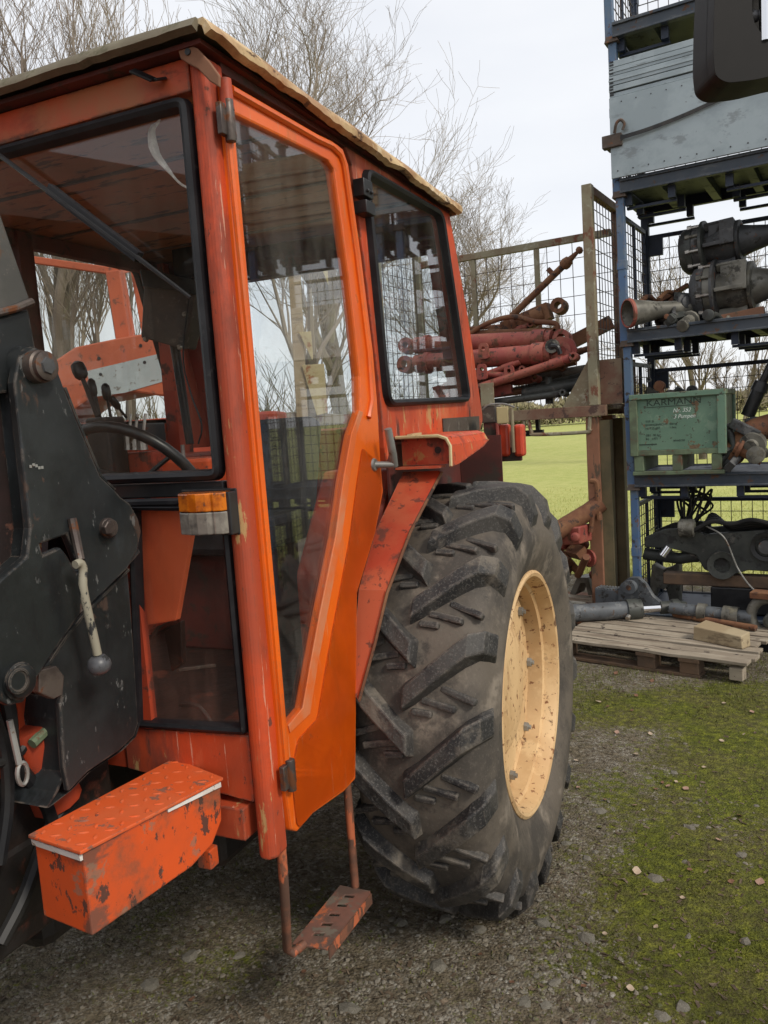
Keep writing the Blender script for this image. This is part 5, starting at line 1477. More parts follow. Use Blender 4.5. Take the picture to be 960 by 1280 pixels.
mb = MB(); mb.box(XC1 - .02, XC1 + .17, .05, .5, ZC + .002, ZC + .35); mb.build('end_plate', M_cagerust, cg)
cbar('front_stake', -1.20, -1.08, -.035, -.022, ZC - .075, ZC + .245, M_cage)
mb = MB(); wires(mb, (XC0 + .07, YC1 - .03, ZC), (1, 0, 0), (0, 0, 1), XC1 - XC0 - .14, 1.45, 16, 9, .0026); mb.build('wire_mesh', M_wire, cg)
mb = MB(); wires(mb, (XC1 - .03, YC0 + .075, ZC), (0, 1, 0), (0, 0, 1), .70, 1.61, 8, 16, .0026); mb.build('wire_mesh', M_wire, cg)
mb = MB(); wires(mb, (XC0 + .03, YC0 + .075, ZC), (0, 1, 0), (0, 0, 1), .70, 1.61, 8, 16, .0026); mb.build('wire_mesh', M_wire, cg)
for x in (-1.35, -.80):                      # fork loops under the floor
    mb = MB(); mb.tube(spline([(x, .0, ZC - .086), (x + .02, .0, ZC - .18), (x + .06, .0, ZC - .205), (x + .48, .0, ZC - .205), (x + .50, .0, ZC - .18), (x + .51, .0, ZC - .086)], 4), .016, 8); mb.build('fork_loop', M_cage, cg)
mb = MB(); mb.box(XC0 + .2, -.72, .10, .14, ZC - .22, ZC - .17); mb.build('skid_bar', M_black, cg)
for x in (-1.95, -1.4, -.78):
    mb = MB(); mb.box(x, x + .03, .10, .14, ZC - .17, ZC - .042); mb.build('skid_leg', M_black, cg)
# posts that carry the cage
for i, (x, y) in enumerate(((XC1 - .115, .0), (XC1 - .19, .70), (XC0, .0), (XC0, .70))):
    t = tag(empty('support_post', at_rack(x, y, 0), RK.rz), ['square red brown post under the front right corner of the mesh cage', 'brown post under the far right corner of the mesh cage', 'brown post under the near left corner of the mesh cage', 'brown post under the far left corner of the mesh cage'][i], 'post', 'posts carrying the mesh cage')
    mb = MB(); mb.box(0, .105, 0, .12, .0, ZC - .09); mb.build('post_body', M_post, t, bevel=.008)
    mb = MB(); mb.box(.106, .185, .02, .115, .0, ZC - .12); mb.build('post_side', mat('olive post side', (.15, .115, .06), .85, tone=((.10, .085, .045), 5, .8), bump=(60, .3, .003)), t)  # flush strip for the post's side face, darker and more olive than its front

# red hydraulic arms piled in the cage
GRP = 'red machine arms piled in the cage'
def arm_(label, a, b, r, matl=M_red, clevis=True, rod=0, name='loader_strut', sq=False, col=True):
    t = tag(empty(name, RK.org, RK.rz), label, 'machine arm', GRP)
    a, b = Vector(a), Vector(b)
    d = (b - a).normalized()
    mb = MB()
    if sq: mb.beam(a, b, r * 1.6, r * 2)
    else: mb.tube([a, b], r, 16)
    mb.build('arm_tube', matl, t, bevel=.004 if sq else 0)
    if col:
        mb = MB(); mb.cyl(b - d * .16, b - d * .05, r * 1.16, r * 1.16, 16); mb.build('collar', matl, t)
        mb = MB(); mb.cyl(a + d * .10, a + d * .14, r * 1.2, r * 1.2, 16); mb.build('collar', matl, t)
    if clevis:
        for e, s in ((b, 1), (a, -1)):
            c = e + d * s * r * 1.2
            mb = MB(); ax = V(0, -1, .12).normalized()
            mb.lathe([(-.05, r * .45), (-.05, r * .95), (.05, r * .95), (.05, r * .45), (-.05, r * .45)], c, ax, 18); mb.build('clevis_eye', matl, t)
    if rod:
        mb = MB(); mb.tube([b, b + d * rod], r * .5, 10); mb.cyl(b + d * rod, b + d * (rod + .03), r * .8, r * .8, 12); mb.build('ram_rod', M_chrome if matl is not M_rusty else M_pin, t)
    return t
arm_('thick faded red ram lying second from the top of the heap', rk(520, 432, 1, .25), rk(690, 424, 1, .22), .075)
arm_('thick red ram with lugs lying in the middle of the heap', rk(520, 455, 1, .10), rk(690, 441, 1, .10), .080)
arm_('thin red rod lying across the front of the heap', rk(560, 497, 1, .02), rk(712, 448, 1, .02), .035)
arm_('red square arm at the bottom of the heap', rk(545, 492, 1, .28), rk(672, 456, 1, .26), .06, sq=True, clevis=False)
arm_('flat pink red bar lowest at the left of the heap', rk(560, 502, 1, .14), rk(640, 486, 1, .14), .04, sq=True, clevis=False, col=False)
arm_('rusty brown lever arm pointing up from the top of the heap', rk(630, 413, 1, .45), rk(688, 388, 1, .45), .07, matl=M_rusty, sq=True)
arm_('rusty brown bar leaning out towards the blue rack', rk(695, 438, 1, .55), rk(765, 402, 1, .62), .055, matl=M_rusty, sq=True, clevis=False, col=False)
arm_('dark rusty flat bars under the brown lever arm', rk(578, 424, 1, .5), rk(662, 412, 1, .5), .05, matl=M_rusty, sq=True, clevis=False, col=False)
rg_ = random.Random(77)
for i, (ax_, ay_, bx_, by_, yy, rr_2, m_) in enumerate(((560, 428, 668, 402, .62, .022, M_rusty), (570, 412, 650, 406, .55, .018, M_rusty), (560, 446, 640, 428, .32, .026, M_red), (565, 470, 672, 462, .20, .020, M_rusty), (575, 480, 650, 452, .05, .024, M_red), (600, 436, 705, 414, .42, .020, M_rusty), (560, 418, 690, 414, .34, .030, M_rusty), (640, 452, 715, 430, .36, .024, M_red), (655, 462, 735, 436, .44, .026, M_rusty))):
    lab = ['thin rusty rod high at the back of the heap', 'thin rusty rod under the bowed pipe', 'thin red tube between the two thick rams', 'thin rusty rod under the front ram', 'thin red tube slanting below the front ram', 'rusty rod slanting behind the upper ram', 'rusty tube lying along the top of the upper ram', 'red tube behind the pivot bracket', 'rusty tube sticking out right behind the pivot bracket'][i]
    arm_(lab, rk(ax_, ay_, 1, yy), rk(bx_, by_, 1, yy), rr_2, matl=m_, clevis=(i % 3 == 0), col=(i % 2 == 0), name='thin_rod')
for i, (ax_, ay_, bx_, by_, yy, rr_2, m_) in enumerate(((560, 486, 665, 474, .34, .034, M_red), (570, 500, 690, 484, .22, .028, M_rusty), (575, 476, 700, 462, .50, .030, M_rusty), (590, 498, 735, 468, .40, .022, M_hull), (600, 505, 700, 492, .10, .030, M_hull), (560, 463, 640, 470, .04, .026, M_red), (610, 428, 660, 408, .40, .03, M_red), (640, 470, 720, 452, .28, .03, M_rusty), (560, 496, 650, 464, .10, .03, M_red))):
    lab = ['red tube low in the middle of the heap', 'rusty tube on the cage floor at the left', 'rusty tube far back in the lower heap', 'dark bar slanting over the drive shaft', 'dark tube at the front of the cage floor', 'short red tube sloping down under the front ram', 'short red tube beside the brown lever arm', 'rusty tube behind the thin red rod', 'red tube crossing behind the thin red rod at the left'][i]
    arm_(lab, rk(ax_, ay_, 1, yy), rk(bx_, by_, 1, yy), rr_2, matl=m_, clevis=(i % 2 == 0), col=(i % 3 == 0), name='thin_rod')
t = tag(empty('draw_rod', RK.org, RK.rz), 'long grey rod with ball ends leaning up above the red heap', 'rod', GRP)
a, b = rk(640, 395, 1, .62), rk(722, 315, 1, .62)
mb = MB(); mb.tube([a, a * .12 + b * .88, b], [.032, .030, .016], 10); mb.build('rod_body', M_rusty, t)
d = (b - a).normalized(); mb = MB(); mb.lathe([(-.03, .005), (-.02, .026), (0, .034), (.02, .026), (.03, .004)], b + d * .02, d, 14); mb.lathe([(-.05, .02), (-.03, .045), (0, .05), (.04, .04), (.05, .02)], b - d * .13, d, 14); mb.build('ball_end', M_rusty, t)
mb = MB(); p = a * .35 + b * .65; mb.beam(p, p + V(-.05, 0, .06), .03, .04); mb.build('rod_bracket', M_rusty, t)
t = tag(empty('bent_pipe', RK.org, RK.rz), 'thin rusty pipe bowed over the top of the red heap', 'pipe', GRP)
mb = MB(); mb.tube(spline([rk(582, 420, 1, .30), rk(610, 404, 1, .30), rk(640, 396, 1, .30), rk(668, 402, 1, .30), rk(695, 405, 1, .30), rk(697, 420, 1, .30)], 8), .022, 10); mb.build('pipe_run', M_rusty, t)
t = tag(empty('pivot_bracket', RK.org, RK.rz), 'red pivot bracket with a black bore at the right end of the rams', 'bracket', GRP)
q = [(rk(x, y, 1, .06).x, rk(x, y, 1, .06).z) for x, y in ((678, 428), (700, 420), (716, 424), (722, 440), (712, 452), (690, 452), (680, 442))]
mb = MB(); mb.plate([rounded(q, .03)], rk3(.06), (0, .03, 0)); mb.build('bracket_plate', M_red, t, bevel=.004)
c = rk(692, 433, 1, .06); mb = MB(); mb.lathe([(-.05, .03), (-.05, .055), (.0, .055)], c, (0, 1, 0), 18); mb.build('bracket_boss', M_castpale, t)
mb = MB(); mb.lathe([(-.052, .0), (-.052, .032), (.0, .03)], c, (0, 1, 0), 16); mb.tube(spline([c + V(0, -.05, 0), c + V(.05, -.06, -.01), c + V(.07, -.05, -.07)]), .02, 8); mb.build('bracket_pin', M_black, t)
for i, (px, py) in enumerate(((605, 440), (602, 463), (650, 470))):
    pass
t = tag(empty('lug_plates', RK.org, RK.rz), 'upright red lugs welded on the front ram', 'bracket', GRP)
for px, py in ((604, 438), (602, 464), (636, 466)):
    c = rk(px, py, 1, .0); mb = MB(); mb.plate([rounded([(c.x - .05, c.z - .07), (c.x + .05, c.z - .07), (c.x + .04, c.z + .06), (c.x - .04, c.z + .06)], .03), [(c.x + .018 * cos(a), c.z + .015 + .018 * sin(a)) for a in [2 * pi * k / 10 for k in range(10)]]], rk3(c.y), (0, .02, 0)); mb.build('lug', M_red, t, bevel=.002)
for i, (label, p0_, p1_, r_2, m_) in enumerate((('dark drive shaft lying on the cage floor', rk(655, 492, 1, .18), rk(735, 478, 1, .18), .055, M_hull), ('pale steel tube lying at the back of the cage floor', rk(660, 474, 1, .50), rk(740, 461, 1, .50), .045, M_castpale))):
    t = tag(empty('drive_shaft', RK.org, RK.rz), label, 'shaft', GRP); mb = MB(); mb.tube([p0_, p1_], r_2, 12); mb.cyl(p0_ * .6 + p1_ * .4 + V(0, 0, -.12), p0_ * .6 + p1_ * .4 + V(0, 0, .10), .035, .03, 10); mb.build('shaft_body', m_, t)

# ---- heap of red iron under the cage --------------------------------------
GU = 'rusty red iron under the cage'
def under(name, label, cat): return tag(empty(name, RK.org, RK.rz), label, cat, GU)
t = under('drag_arm', 'rusty red tube slanting up to the brown post', 'machine arm')
mb = MB(); mb.tube([rk(690, 668, 1, -.25), rk(735, 640, 1, -.05), rk(752, 628, 1, .0)], [.075, .07, .07], 12); mb.tube([rk(741, 640, 1, -.08), rk(738, 665, 1, -.08)], .02, 8); mb.build('arm_tube', M_rusty, t)
t = under('tine', 'short dark hooked tine above the red tube', 'tine')
mb = MB(); mb.tube(spline([rk(738, 601, 1, -.05), rk(746, 604, 1, -.05), rk(747, 625, 1, -.05), rk(749, 650, 1, -.05)]), .022, 8); mb.build('tine_body', M_rusty, t)
t = under('gear_case', 'red painted gear case on the rusty heap', 'gear case')
c = rk(718, 668, 1, -.1); mb = MB(); mb.obox(c, (.10, -.02, .01), (.02, .10, 0), (0, 0, .07)); mb.cyl(c + V(.05, -.12, .0), c + V(.05, -.16, 0), .04, .035, 12); mb.build('case_body', M_red, t, bevel=.012)
rg_ = random.Random(21)
for i in range(12):
    px, py = rg_.uniform(700, 750), rg_.uniform(672, 720)
    c = rk(px, py, 1, rg_.uniform(-.1, .2))
    if c.z < .06: c.z = .06
    lab = ['brown cast lug in the rusty heap', 'red flanged stub in the rusty heap', 'rusty bar end in the rusty heap'][i % 3]
    t = under('iron_part', lab + ', ' + ('upper' if py < 695 else 'lower') + (' left' if px < 725 else ' right') + ' of the heap', 'machine part')
    mb = MB(); d = V(rg_.uniform(-1, 1), rg_.uniform(-1, .2), rg_.uniform(-.5, .8)).normalized()
    if i % 3 == 0: mb.obox(c, d * .09, d.orthogonal().normalized() * .05, d.cross(d.orthogonal()).normalized() * .035)
    elif i % 3 == 1: mb.cyl(c - d * .07, c + d * .07, .05, .04, 12); mb.cyl(c + d * .03, c + d * .05, .075, .075, 14)
    else: mb.tube([c - d * .16, c + d * .16], .03, 8)
    mb.build('part_body', [M_rusty, M_red, M_rusty][i % 3], t, bevel=.004 if i % 3 == 0 else 0)
t = under('beam_floor', 'rusty base frame under the heap of red iron', 'frame')
mb = MB(); mb.box(-1.9, -.40, -.1, .7, .01, .09); mb.build('frame_body', M_rusty, t, bevel=.005)

# ================================================================== PALLET IN FRONT
PA = Frame((0, 0, 0), radians(0))
p_fr = EYE + ray(934, 829) * ((.145 - EYE.z) / ray(934, 829).z)
p_fl = EYE + ray(718, 800) * ((.145 - EYE.z) / ray(718, 800).z)
pd = (p_fl - p_fr); paz = atan2(-pd.y, -pd.x)
PL = Frame((p_fr.x, p_fr.y, 0), paz)
pal = tag(empty('wooden_pallet', PL.org, PL.rz), 'weathered wooden pallet with loose grey boards behind the rear wheel', 'pallet')
LW = 1.30
def pboard(y, w, x0=-LW, x1=0, z=.122, th=.022, skew=0, m_=M_wood):
    mb = MB(); n = 8; vs = []
    rg = random.Random(int(y * 1000) + int(z * 777))
    for k in range(n + 1):
        x = x0 + (x1 - x0) * k / n
        dz = rg.uniform(-.003, .003); dy = skew * k / n
        e = rg.uniform(-.004, .004)
        vs += [(x, y + dy + e, z + dz), (x, y + w + dy + e, z + dz), (x, y + w + dy + e, z + th + dz), (x, y + dy + e, z + th + dz)]
    fs = [(0, 1, 2, 3), (n * 4 + 3, n * 4 + 2, n * 4 + 1, n * 4)]
    for k in range(n):
        for q in range(4): fs.append((k * 4 + q, k * 4 + 4 + q, k * 4 + 4 + (q + 1) % 4, k * 4 + (q + 1) % 4))
    mb.add(vs, fs); return mb.build('board', m_, pal, bevel=.003, fix=True)
pboard(0, .095, x1=.0); pboard(.115, .11, x1=.02, skew=-.015); pboard(.245, .10, x1=.0, skew=.01); pboard(.375, .12, x1=-.05); pboard(.515, .10, x1=-.02); pboard(.64, .10); pboard(.76, .10)
for x in (-LW, -LW / 2 - .05, -.42):
    mb = MB(); mb.box(x, x + .13, .0, .82, .098, .120); mb.build('cross_board', M_wooddark, pal)
    for y in (0.01, .36, .70):
        mb = MB(); mb.box(x + .005, x + .125, y, y + .11, .018, .097); mb.build('block', M_wooddark, pal, bevel=.004)
for y in (.005, .355, .695):
    mb = MB(); mb.box(-LW, -.29, y, y + .12, .0, .017); mb.build('skid_board', M_wooddark, pal)
mb = MB(); mb.box(-.11, -.03, .01, .09, .02, .10); mb.build('broken_block', M_wood, pal, bevel=.004)
def pl(px, py, axis, val): return PL.on(px, py, axis, val)
def pthing(name, label, cat, group=None): return tag(empty(name, PL.org, PL.rz), label, cat, group)
ZP = .147
t = pthing('timber_block', 'split pale timber block lying on the right end of the pallet', 'timber')
ca = pl(868, 800, 2, ZP); cb = pl(928, 812, 2, ZP)
d = (cb - ca); d.z = 0; L_ = d.length; d.normalize(); e = V(-d.y, d.x, 0)
mb = MB(); mb.hexa([ca - d * .01, ca + d * L_, ca + d * L_ + e * .10, ca + d * .0 + e * .14, ca + V(-.0, 0, .095) - d * .005, ca + d * (L_ * .97) + V(0, 0, .082) + e * .004, ca + d * L_ + e * .095 + V(0, 0, .098), ca + e * .14 + V(0, 0, .112)])
mb.build('block_body', M_woodpale, t, bevel=.006, fix=True)
# big grey cylinder with head, rod and clevis
t = pthing('hydraulic_cylinder', 'thick grey hydraulic cylinder with chromed rod on the pallet', 'hydraulic cylinder')
h = .065 + ZP
a = pl(690, 768, 2, h); b = pl(788, 762, 2, h)
d = (b - a).normalized()
mb = MB(); mb.tube([a - d * .3, b], .066, 20); mb.build('cylinder_barrel', M_grey, t)
mb = MB(); mb.lathe([(-.03, .05), (-.03, .080), (.05, .082), (.06, .075), (.08, .075), (.085, .03)], b, d, 24); mb.build('cylinder_head', M_hull, t)
c = pl(822, 757, 2, h); mb = MB(); mb.tube([b, b + d * .24], .032, 14); mb.build('piston_rod', M_chrome, t)
mb = MB(); mb.lathe([(.22, .03), (.225, .048), (.30, .048), (.31, .060), (.36, .060), (.37, .045), (.42, .035), (.43, 0)], b, d, 18); mb.build('rod_end', M_hull, t)
mb = MB(); p = b + d * .02; mb.tube([p + V(0, -.06, -.02), p + V(0, -.11, -.045)], .018, 8); mb.build('oil_port', M_steel, t)
# grey box and clevis arm behind it
t = pthing('lift_arm', 'grey lift arm with a round eye leaning on the hydraulic cylinder', 'machine arm')
y_ = b.y + .13
q = [(pl(x, y, 1, y_).x, pl(x, y, 1, y_).z) for x, y in ((768, 750), (776, 730), (786, 722), (797, 722), (806, 730), (815, 745), (838, 765), (815, 765), (800, 756), (786, 752))]
mb = MB(); mb.plate([rounded(q, .015)], lambda a_, b_: (a_, y_, b_), (0, .05, 0)); mb.build('arm_plate', M_grey, t, bevel=.006)
c = pl(789, 733, 1, y_); mb = MB(); mb.lathe([(-.05, .02), (-.05, .052), (.06, .052)], c, (0, 1, 0), 20); mb.build('arm_eye', M_grey, t)
mb = MB(); mb.lathe([(-.055, 0), (-.055, .020), (.0, .02)], c, (0, 1, 0), 12); mb.build('eye_pin', M_rusty, t)
t = pthing('toothed_block', 'blue grey toothed block standing behind the hydraulic cylinder', 'machine part')
c = pl(765, 745, 1, y_ + .05); mb = MB(); mb.box(c.x - .12, c.x + .08, c.y - .05, c.y + .06, ZP, c.z + .06)
for i in range(8): mb.box(c.x - .115 + i * .024, c.x - .103 + i * .024, c.y - .05, c.y + .06, c.z + .058, c.z + .07)
mb.build('block_body', M_grey, t, bevel=.004)
t = pthing('channel_stand', 'small upturned grey channel stand near the wheel', 'stand')
y2 = y_ + .3
q = [(pl(x, y, 1, y2).x, pl(x, y, 1, y2).z) for x, y in ((712, 742), (721, 722), (735, 722), (741, 744), (735, 744), (731, 729), (725, 729), (719, 744))]
mb = MB(); mb.plate([q], lambda a_, b_: (a_, y2, b_), (0, .18, 0)); mb.build('stand_body', M_castpale, t, bevel=.004)
t = pthing('grey_plank', 'grey plank lying at the back of the pallet', 'timber'); c = pl(735, 752, 2, ZP + .02); mb = MB(); mb.box(c.x - .3, c.x + .35, c.y + .05, c.y + .16, ZP, ZP + .03); mb.build('plank_body', M_wood, t, bevel=.003)
t = pthing('white_block', 'off white block beside the barrel end of the cylinder', 'block'); c = pl(712, 756, 2, ZP + .1); mb = MB(); mb.box(c.x - .12, c.x + .09, c.y, c.y + .1, ZP, ZP + .11); mb.build('block_body', M_castpale, t, bevel=.005)
# linkage rods to the right with their yoke
t = pthing('drive_shaft', 'long grey shaft with a forked yoke right of the pallet timber', 'shaft')
hz = ZP + .06
a = pl(838, 760, 2, hz + .02); b = pl(940, 772, 2, hz)
mb = MB(); mb.tube([a, a * .35 + b * .65, b], [.042, .048, .045], 14); mb.build('shaft_tube', M_grey, t)
mb = MB(); c = a * .6 + b * .4; d = (b - a).normalized(); mb.lathe([(-.03, .05), (-.028, .062), (.03, .062), (.032, .05)], c, d, 18); mb.lathe([(-.05, .04), (-.05, .064), (.05, .064), (.05, .04)], a * .25 + b * .75, d, 18); mb.build('shaft_collar', M_castpale, t)
mb = MB(); mb.tube([pl(842, 768, 2, ZP + .025), pl(945, 785, 2, ZP + .025)], .022, 10); mb.build('side_rod', M_rusty, t)
c = b + d * .11 + V(0, 0, .02)
mb = MB()
ring = [c + V(d.x * .115 * cos(a_), d.y * .115 * cos(a_), .125 * sin(a_)) for a_ in [2 * pi * k / 24 for k in range(24)]]
mb.tube(ring, .036, 10, closed=True); mb.build('yoke_ring', M_castpale, t)
mb = MB(); mb.lathe([(-.07, .03), (-.06, .05), (.04, .055), (.05, .02)], c + V(.02, 0, -.02), V(-d.y, d.x, 0), 16); mb.build('yoke_boss', M_hull, t)
mb = MB(); mb.obox(c + V(0, 0, .155), (.11, 0, 0), (0, .06, 0), (0, 0, .022)); mb.build('yoke_plate', M_rusty, t, bevel=.004)
t = pthing('rubber_mat', 'black slab under the yoke at the right edge', 'slab'); c2 = pl(955, 815, 2, .0); mb = MB(); mb.box(c2.x - .10, c2.x + .5, c2.y + .0, c2.y + .4, .0, max(.05, ZP - .05)); mb.build('slab_body', M_rubber, t, bevel=.008)
# pale bracket and dry straw between pallet and rack
t = pthing('cast_bracket', 'pale weathered casting standing between the pallet and the rack', 'machine part')
y3 = y_ + .55
q = [(pl(x, y, 1, y3).x, pl(x, y, 1, y3).z) for x, y in ((812, 730), (815, 705), (828, 712), (840, 708), (848, 702), (848, 755), (838, 758), (832, 735), (822, 735), (816, 750))]
mb = MB(); mb.plate([q], lambda a_, b_: (a_, y3, b_), (0, .10, 0)); mb.cyl((q[2][0], y3 - .03, q[2][1] - .1), (q[2][0], y3 + .2, q[2][1] - .1), .06, .05, 12); mb.build('bracket_body', M_castpale, t, bevel=.01)

# ================================================================== MIRROR ON ITS ARM
mp = Frame((1.30, 1.72, 0), 0)
YM = 1.62
mir = tag(empty('wing_mirror', (1.30, 1.72, 0), 0), 'black vehicle mirror housing hanging into the top right corner', 'mirror')
def mq(px, py, y=YM + .07): p = EYE + ray(px, py) * (y / ray(px, py).y); return (p.x - 1.30, p.z)
ml = [mq(879, -70), mq(874, 40), mq(873, 88), mq(876, 114), mq(890, 122), mq(925, 118), mq(965, 108), mq(1010, 100), mq(1012, -70)]
rec = [mq(x, y, YM) for x, y in ((942, -40), (940, 10), (943, 30), (952, 42), (965, 46), (990, 46), (990, -40))]
mb = MB(); mb.plate([rounded(ml, .016, 4)], lambda a, b: (a, YM - 1.72 + .03, b), (0, .07, 0)); h_ = mb.build('mirror_housing', M_mirror, mir, bevel=.020)
mb = MB(); mb.plate([rounded(ml, .016, 4), rounded(rec, .01, 3)], lambda a, b: (a, YM - 1.72 + .0, b), (0, .034, 0)); mb.build('mirror_shell', M_mirror, mir, bevel=.012)
q = mq(957, 0, YM)
mb = MB(); mb.cyl((q[0], YM - 1.72 + .005, q[1] - .072), (q[0], YM - 1.72 + .005, q[1] + .4), .010, .010, 12); mb.build('mirror_arm', M_chrome, mir)
q2 = mq(948, 14, YM); mb = MB(); mb.lathe([(-.012, .004), (-.008, .010), (0, .012), (.008, .010), (.012, .003)], (q2[0], YM - 1.72 + .02, q2[1]), (1, 0, 0), 14); mb.build('ball_joint', M_knob, mir)
mb = MB(); mb.tube(spline([(q[0], YM - 1.72 + .005, q[1] + .4), (q[0] + .03, 0, q[1] + .46), (q[0] + .2, 0, q[1] + .48), (0, 0, q[1] + .48)]), .012, 10); mb.build('arm_bend', M_black, mir)
mb = MB(); mb.tube([(0, 0, 0), (0, 0, q[1] + .55)], .03, 12); mb.build('mirror_pole', M_black, mir)
# ================================================================== GROUND
def fbm(x, y, s, o=4, seed=0):
    v, a = 0, .5
    for _ in range(o):
        v += a * noise.noise(V(x * s + seed, y * s - seed, seed * .7)); s *= 2.05; a *= .5
    return v
def moss_at(x, y):
    """How mossy the yard is at a spot (world x, y): bare gravel along the wheel track, moss on the open side."""
    d = 0
    for (cx, cy, rx, ry, w) in ((1.35, 2.3, .75, .9, .62), (1.75, 3.6, .6, .8, .50), (.85, 2.1, .25, .5, .30), (1.05, 2.9, .35, .6, .28), (2.3, 4.4, .9, .5, .45), (-.6, 1.9, .7, .5, -.12), (.1, 1.9, .6, .5, -.1), (2.6, 3.0, .9, 1.2, .5), (1.2, 4.6, .5, .35, .3)):
        q = ((x - cx) / rx) ** 2 + ((y - cy) / ry) ** 2
        d += w * math.exp(-q)
    v = d + .75 * fbm(x, y, 1.5, 5, 3.1) + .35 * fbm(x, y, 7, 3, 8) 
    return max(0.0, min(1.0, v * 1.45 - .02))
def ground_h(x, y):
    """Height of the yard (world x, y)."""
    near = max(0, 1 - hypot(x - .5, y - 2) / 9)
    return (.022 * fbm(x, y, .9, 3, 1) + .012 * fbm(x, y, 6, 3, 5) * near) - .004

gx = np.unique(np.concatenate([np.linspace(-26, -4, 23), np.linspace(-4, 4.6, 216), np.linspace(4.6, 26, 22)]))
gy = np.unique(np.concatenate([np.linspace(-24, -7, 18), np.linspace(-7, 1.9, 224)]))
c_, s_ = cos(RK.rz), sin(RK.rz)
vs = []; mo = []
for yy in gy:
    for xx in gx:
        wx, wy = RK.org.x + c_ * xx - s_ * yy, RK.org.y + s_ * xx + c_ * yy
        h = ground_h(wx, wy)
        # flat where heavy things stand
        h = min(h, .004)
        vs.append((xx, yy, h)); mo.append(moss_at(wx, wy))
nx, ny = len(gx), len(gy)
fs = [(j * nx + i, j * nx + i + 1, (j + 1) * nx + i + 1, (j + 1) * nx + i) for j in range(ny - 1) for i in range(nx - 1)]
me = bpy.data.meshes.new('ground'); me.from_pydata(vs, [], fs)
me.polygons.foreach_set('use_smooth', [True] * len(fs))
at = me.attributes.new('moss', 'FLOAT', 'POINT'); at.data.foreach_set('value', mo)
ground = bpy.data.objects.new('ground', me); COL.objects.link(ground)
ground.location, ground.rotation_euler = RK.org, (0, 0, RK.rz)
tag(ground, 'gravel yard overgrown with moss', None, None, 'structure')

def ground_mat():
    m = bpy.data.materials.new('mossy gravel'); m.use_nodes = True
    t = m.node_tree; N = t.nodes; K = t.links.new; b = N['Principled BSDF']
    b.inputs['Roughness'].default_value = .95; b.inputs['Specular IOR Level'].default_value = .25
    tc = N.new('ShaderNodeTexCoord'); at = N.new('ShaderNodeAttribute'); at.attribute_name = 'moss'
    def nz(sc, d=6, r=.65):
        n = N.new('ShaderNodeTexNoise'); n.inputs['Scale'].default_value = sc; n.inputs['Detail'].default_value = d; n.inputs['Roughness'].default_value = r; K(tc.outputs['Object'], n.inputs['Vector']); return n
    def ramp(sock, stops):
        r = N.new('ShaderNodeValToRGB')
        while len(r.color_ramp.elements) < len(stops): r.color_ramp.elements.new(.5)
        for e, (p, c) in zip(r.color_ramp.elements, stops): e.position = p; e.color = (*c, 1)
        K(sock, r.inputs[0]); return r.outputs[0]
    vo = N.new('ShaderNodeTexVoronoi'); vo.inputs['Scale'].default_value = 95; K(tc.outputs['Object'], vo.inputs['Vector'])
    vo2 = N.new('ShaderNodeTexVoronoi'); vo2.inputs['Scale'].default_value = 150; K(tc.outputs['Object'], vo2.inputs['Vector'])
    sep = N.new('ShaderNodeSeparateColor'); K(vo.outputs['Color'], sep.inputs[0])
    stone = ramp(sep.outputs[0], [(.0, (.080, .064, .045)), (.45, (.185, .155, .115)), (.8, (.28, .25, .20)), (1, (.40, .375, .32))])
    soil = ramp(nz(34).outputs[0], [(.38, (.066, .052, .032)), (.62, (.205, .168, .112))])
    def mix(f, a, c, blend='MIX'):
        n = N.new('ShaderNodeMix'); n.data_type = 'RGBA'; n.blend_type = blend
        (K(f, n.inputs[0]) if not isinstance(f, float) else setattr(n.inputs[0], 'default_value', f)); K(a, n.inputs[6]); K(c, n.inputs[7]); return n.outputs[2]
    def mrange(s, a, b_, lo=0, hi=1):
        n = N.new('ShaderNodeMapRange'); n.inputs[1].default_value = a; n.inputs[2].default_value = b_; n.inputs[3].default_value = lo; n.inputs[4].default_value = hi; K(s, n.inputs[0]); return n.outputs[0]
    gfac = mrange(nz(9).outputs[0], .42, .62)
    base = mix(gfac, soil, stone)
    mossc = ramp(nz(26, 8, .72).outputs[0], [(.36, (.034, .034, .011)), (.47, (.080, .084, .016)), (.56, (.155, .165, .019)), (.66, (.30, .30, .032))])
    mossc2 = ramp(nz(3.2, 4).outputs[0], [(.42, (.15, .12, .055)), (.58, (.120, .140, .017))])
    mc = mix(.35, mossc, mossc2)
    mf = N.new('ShaderNodeMath'); mf.operation = 'ADD'; K(at.outputs['Fac'], mf.inputs[0]); K(mrange(nz(30, 9, .8).outputs[0], .36, .64, -.50, .50), mf.inputs[1])
    f = mrange(mf.outputs[0], .30, .70)
    col = mix(f, base, mc)
    K(col, b.inputs['Base Color'])
    bp = N.new('ShaderNodeBump'); bp.inputs['Strength'].default_value = .9; bp.inputs['Distance'].default_value = .014
    ad = N.new('ShaderNodeMath'); ad.operation = 'SUBTRACT'; K(nz(55, 8, .75).outputs[0], ad.inputs[0]); K(mrange(vo.outputs['Distance'], 0, .7, 0, .55), ad.inputs[1])
    K(ad.outputs[0], bp.inputs['Height']); K(bp.outputs[0], b.inputs['Normal'])
    return m
me.materials.append(ground_mat())

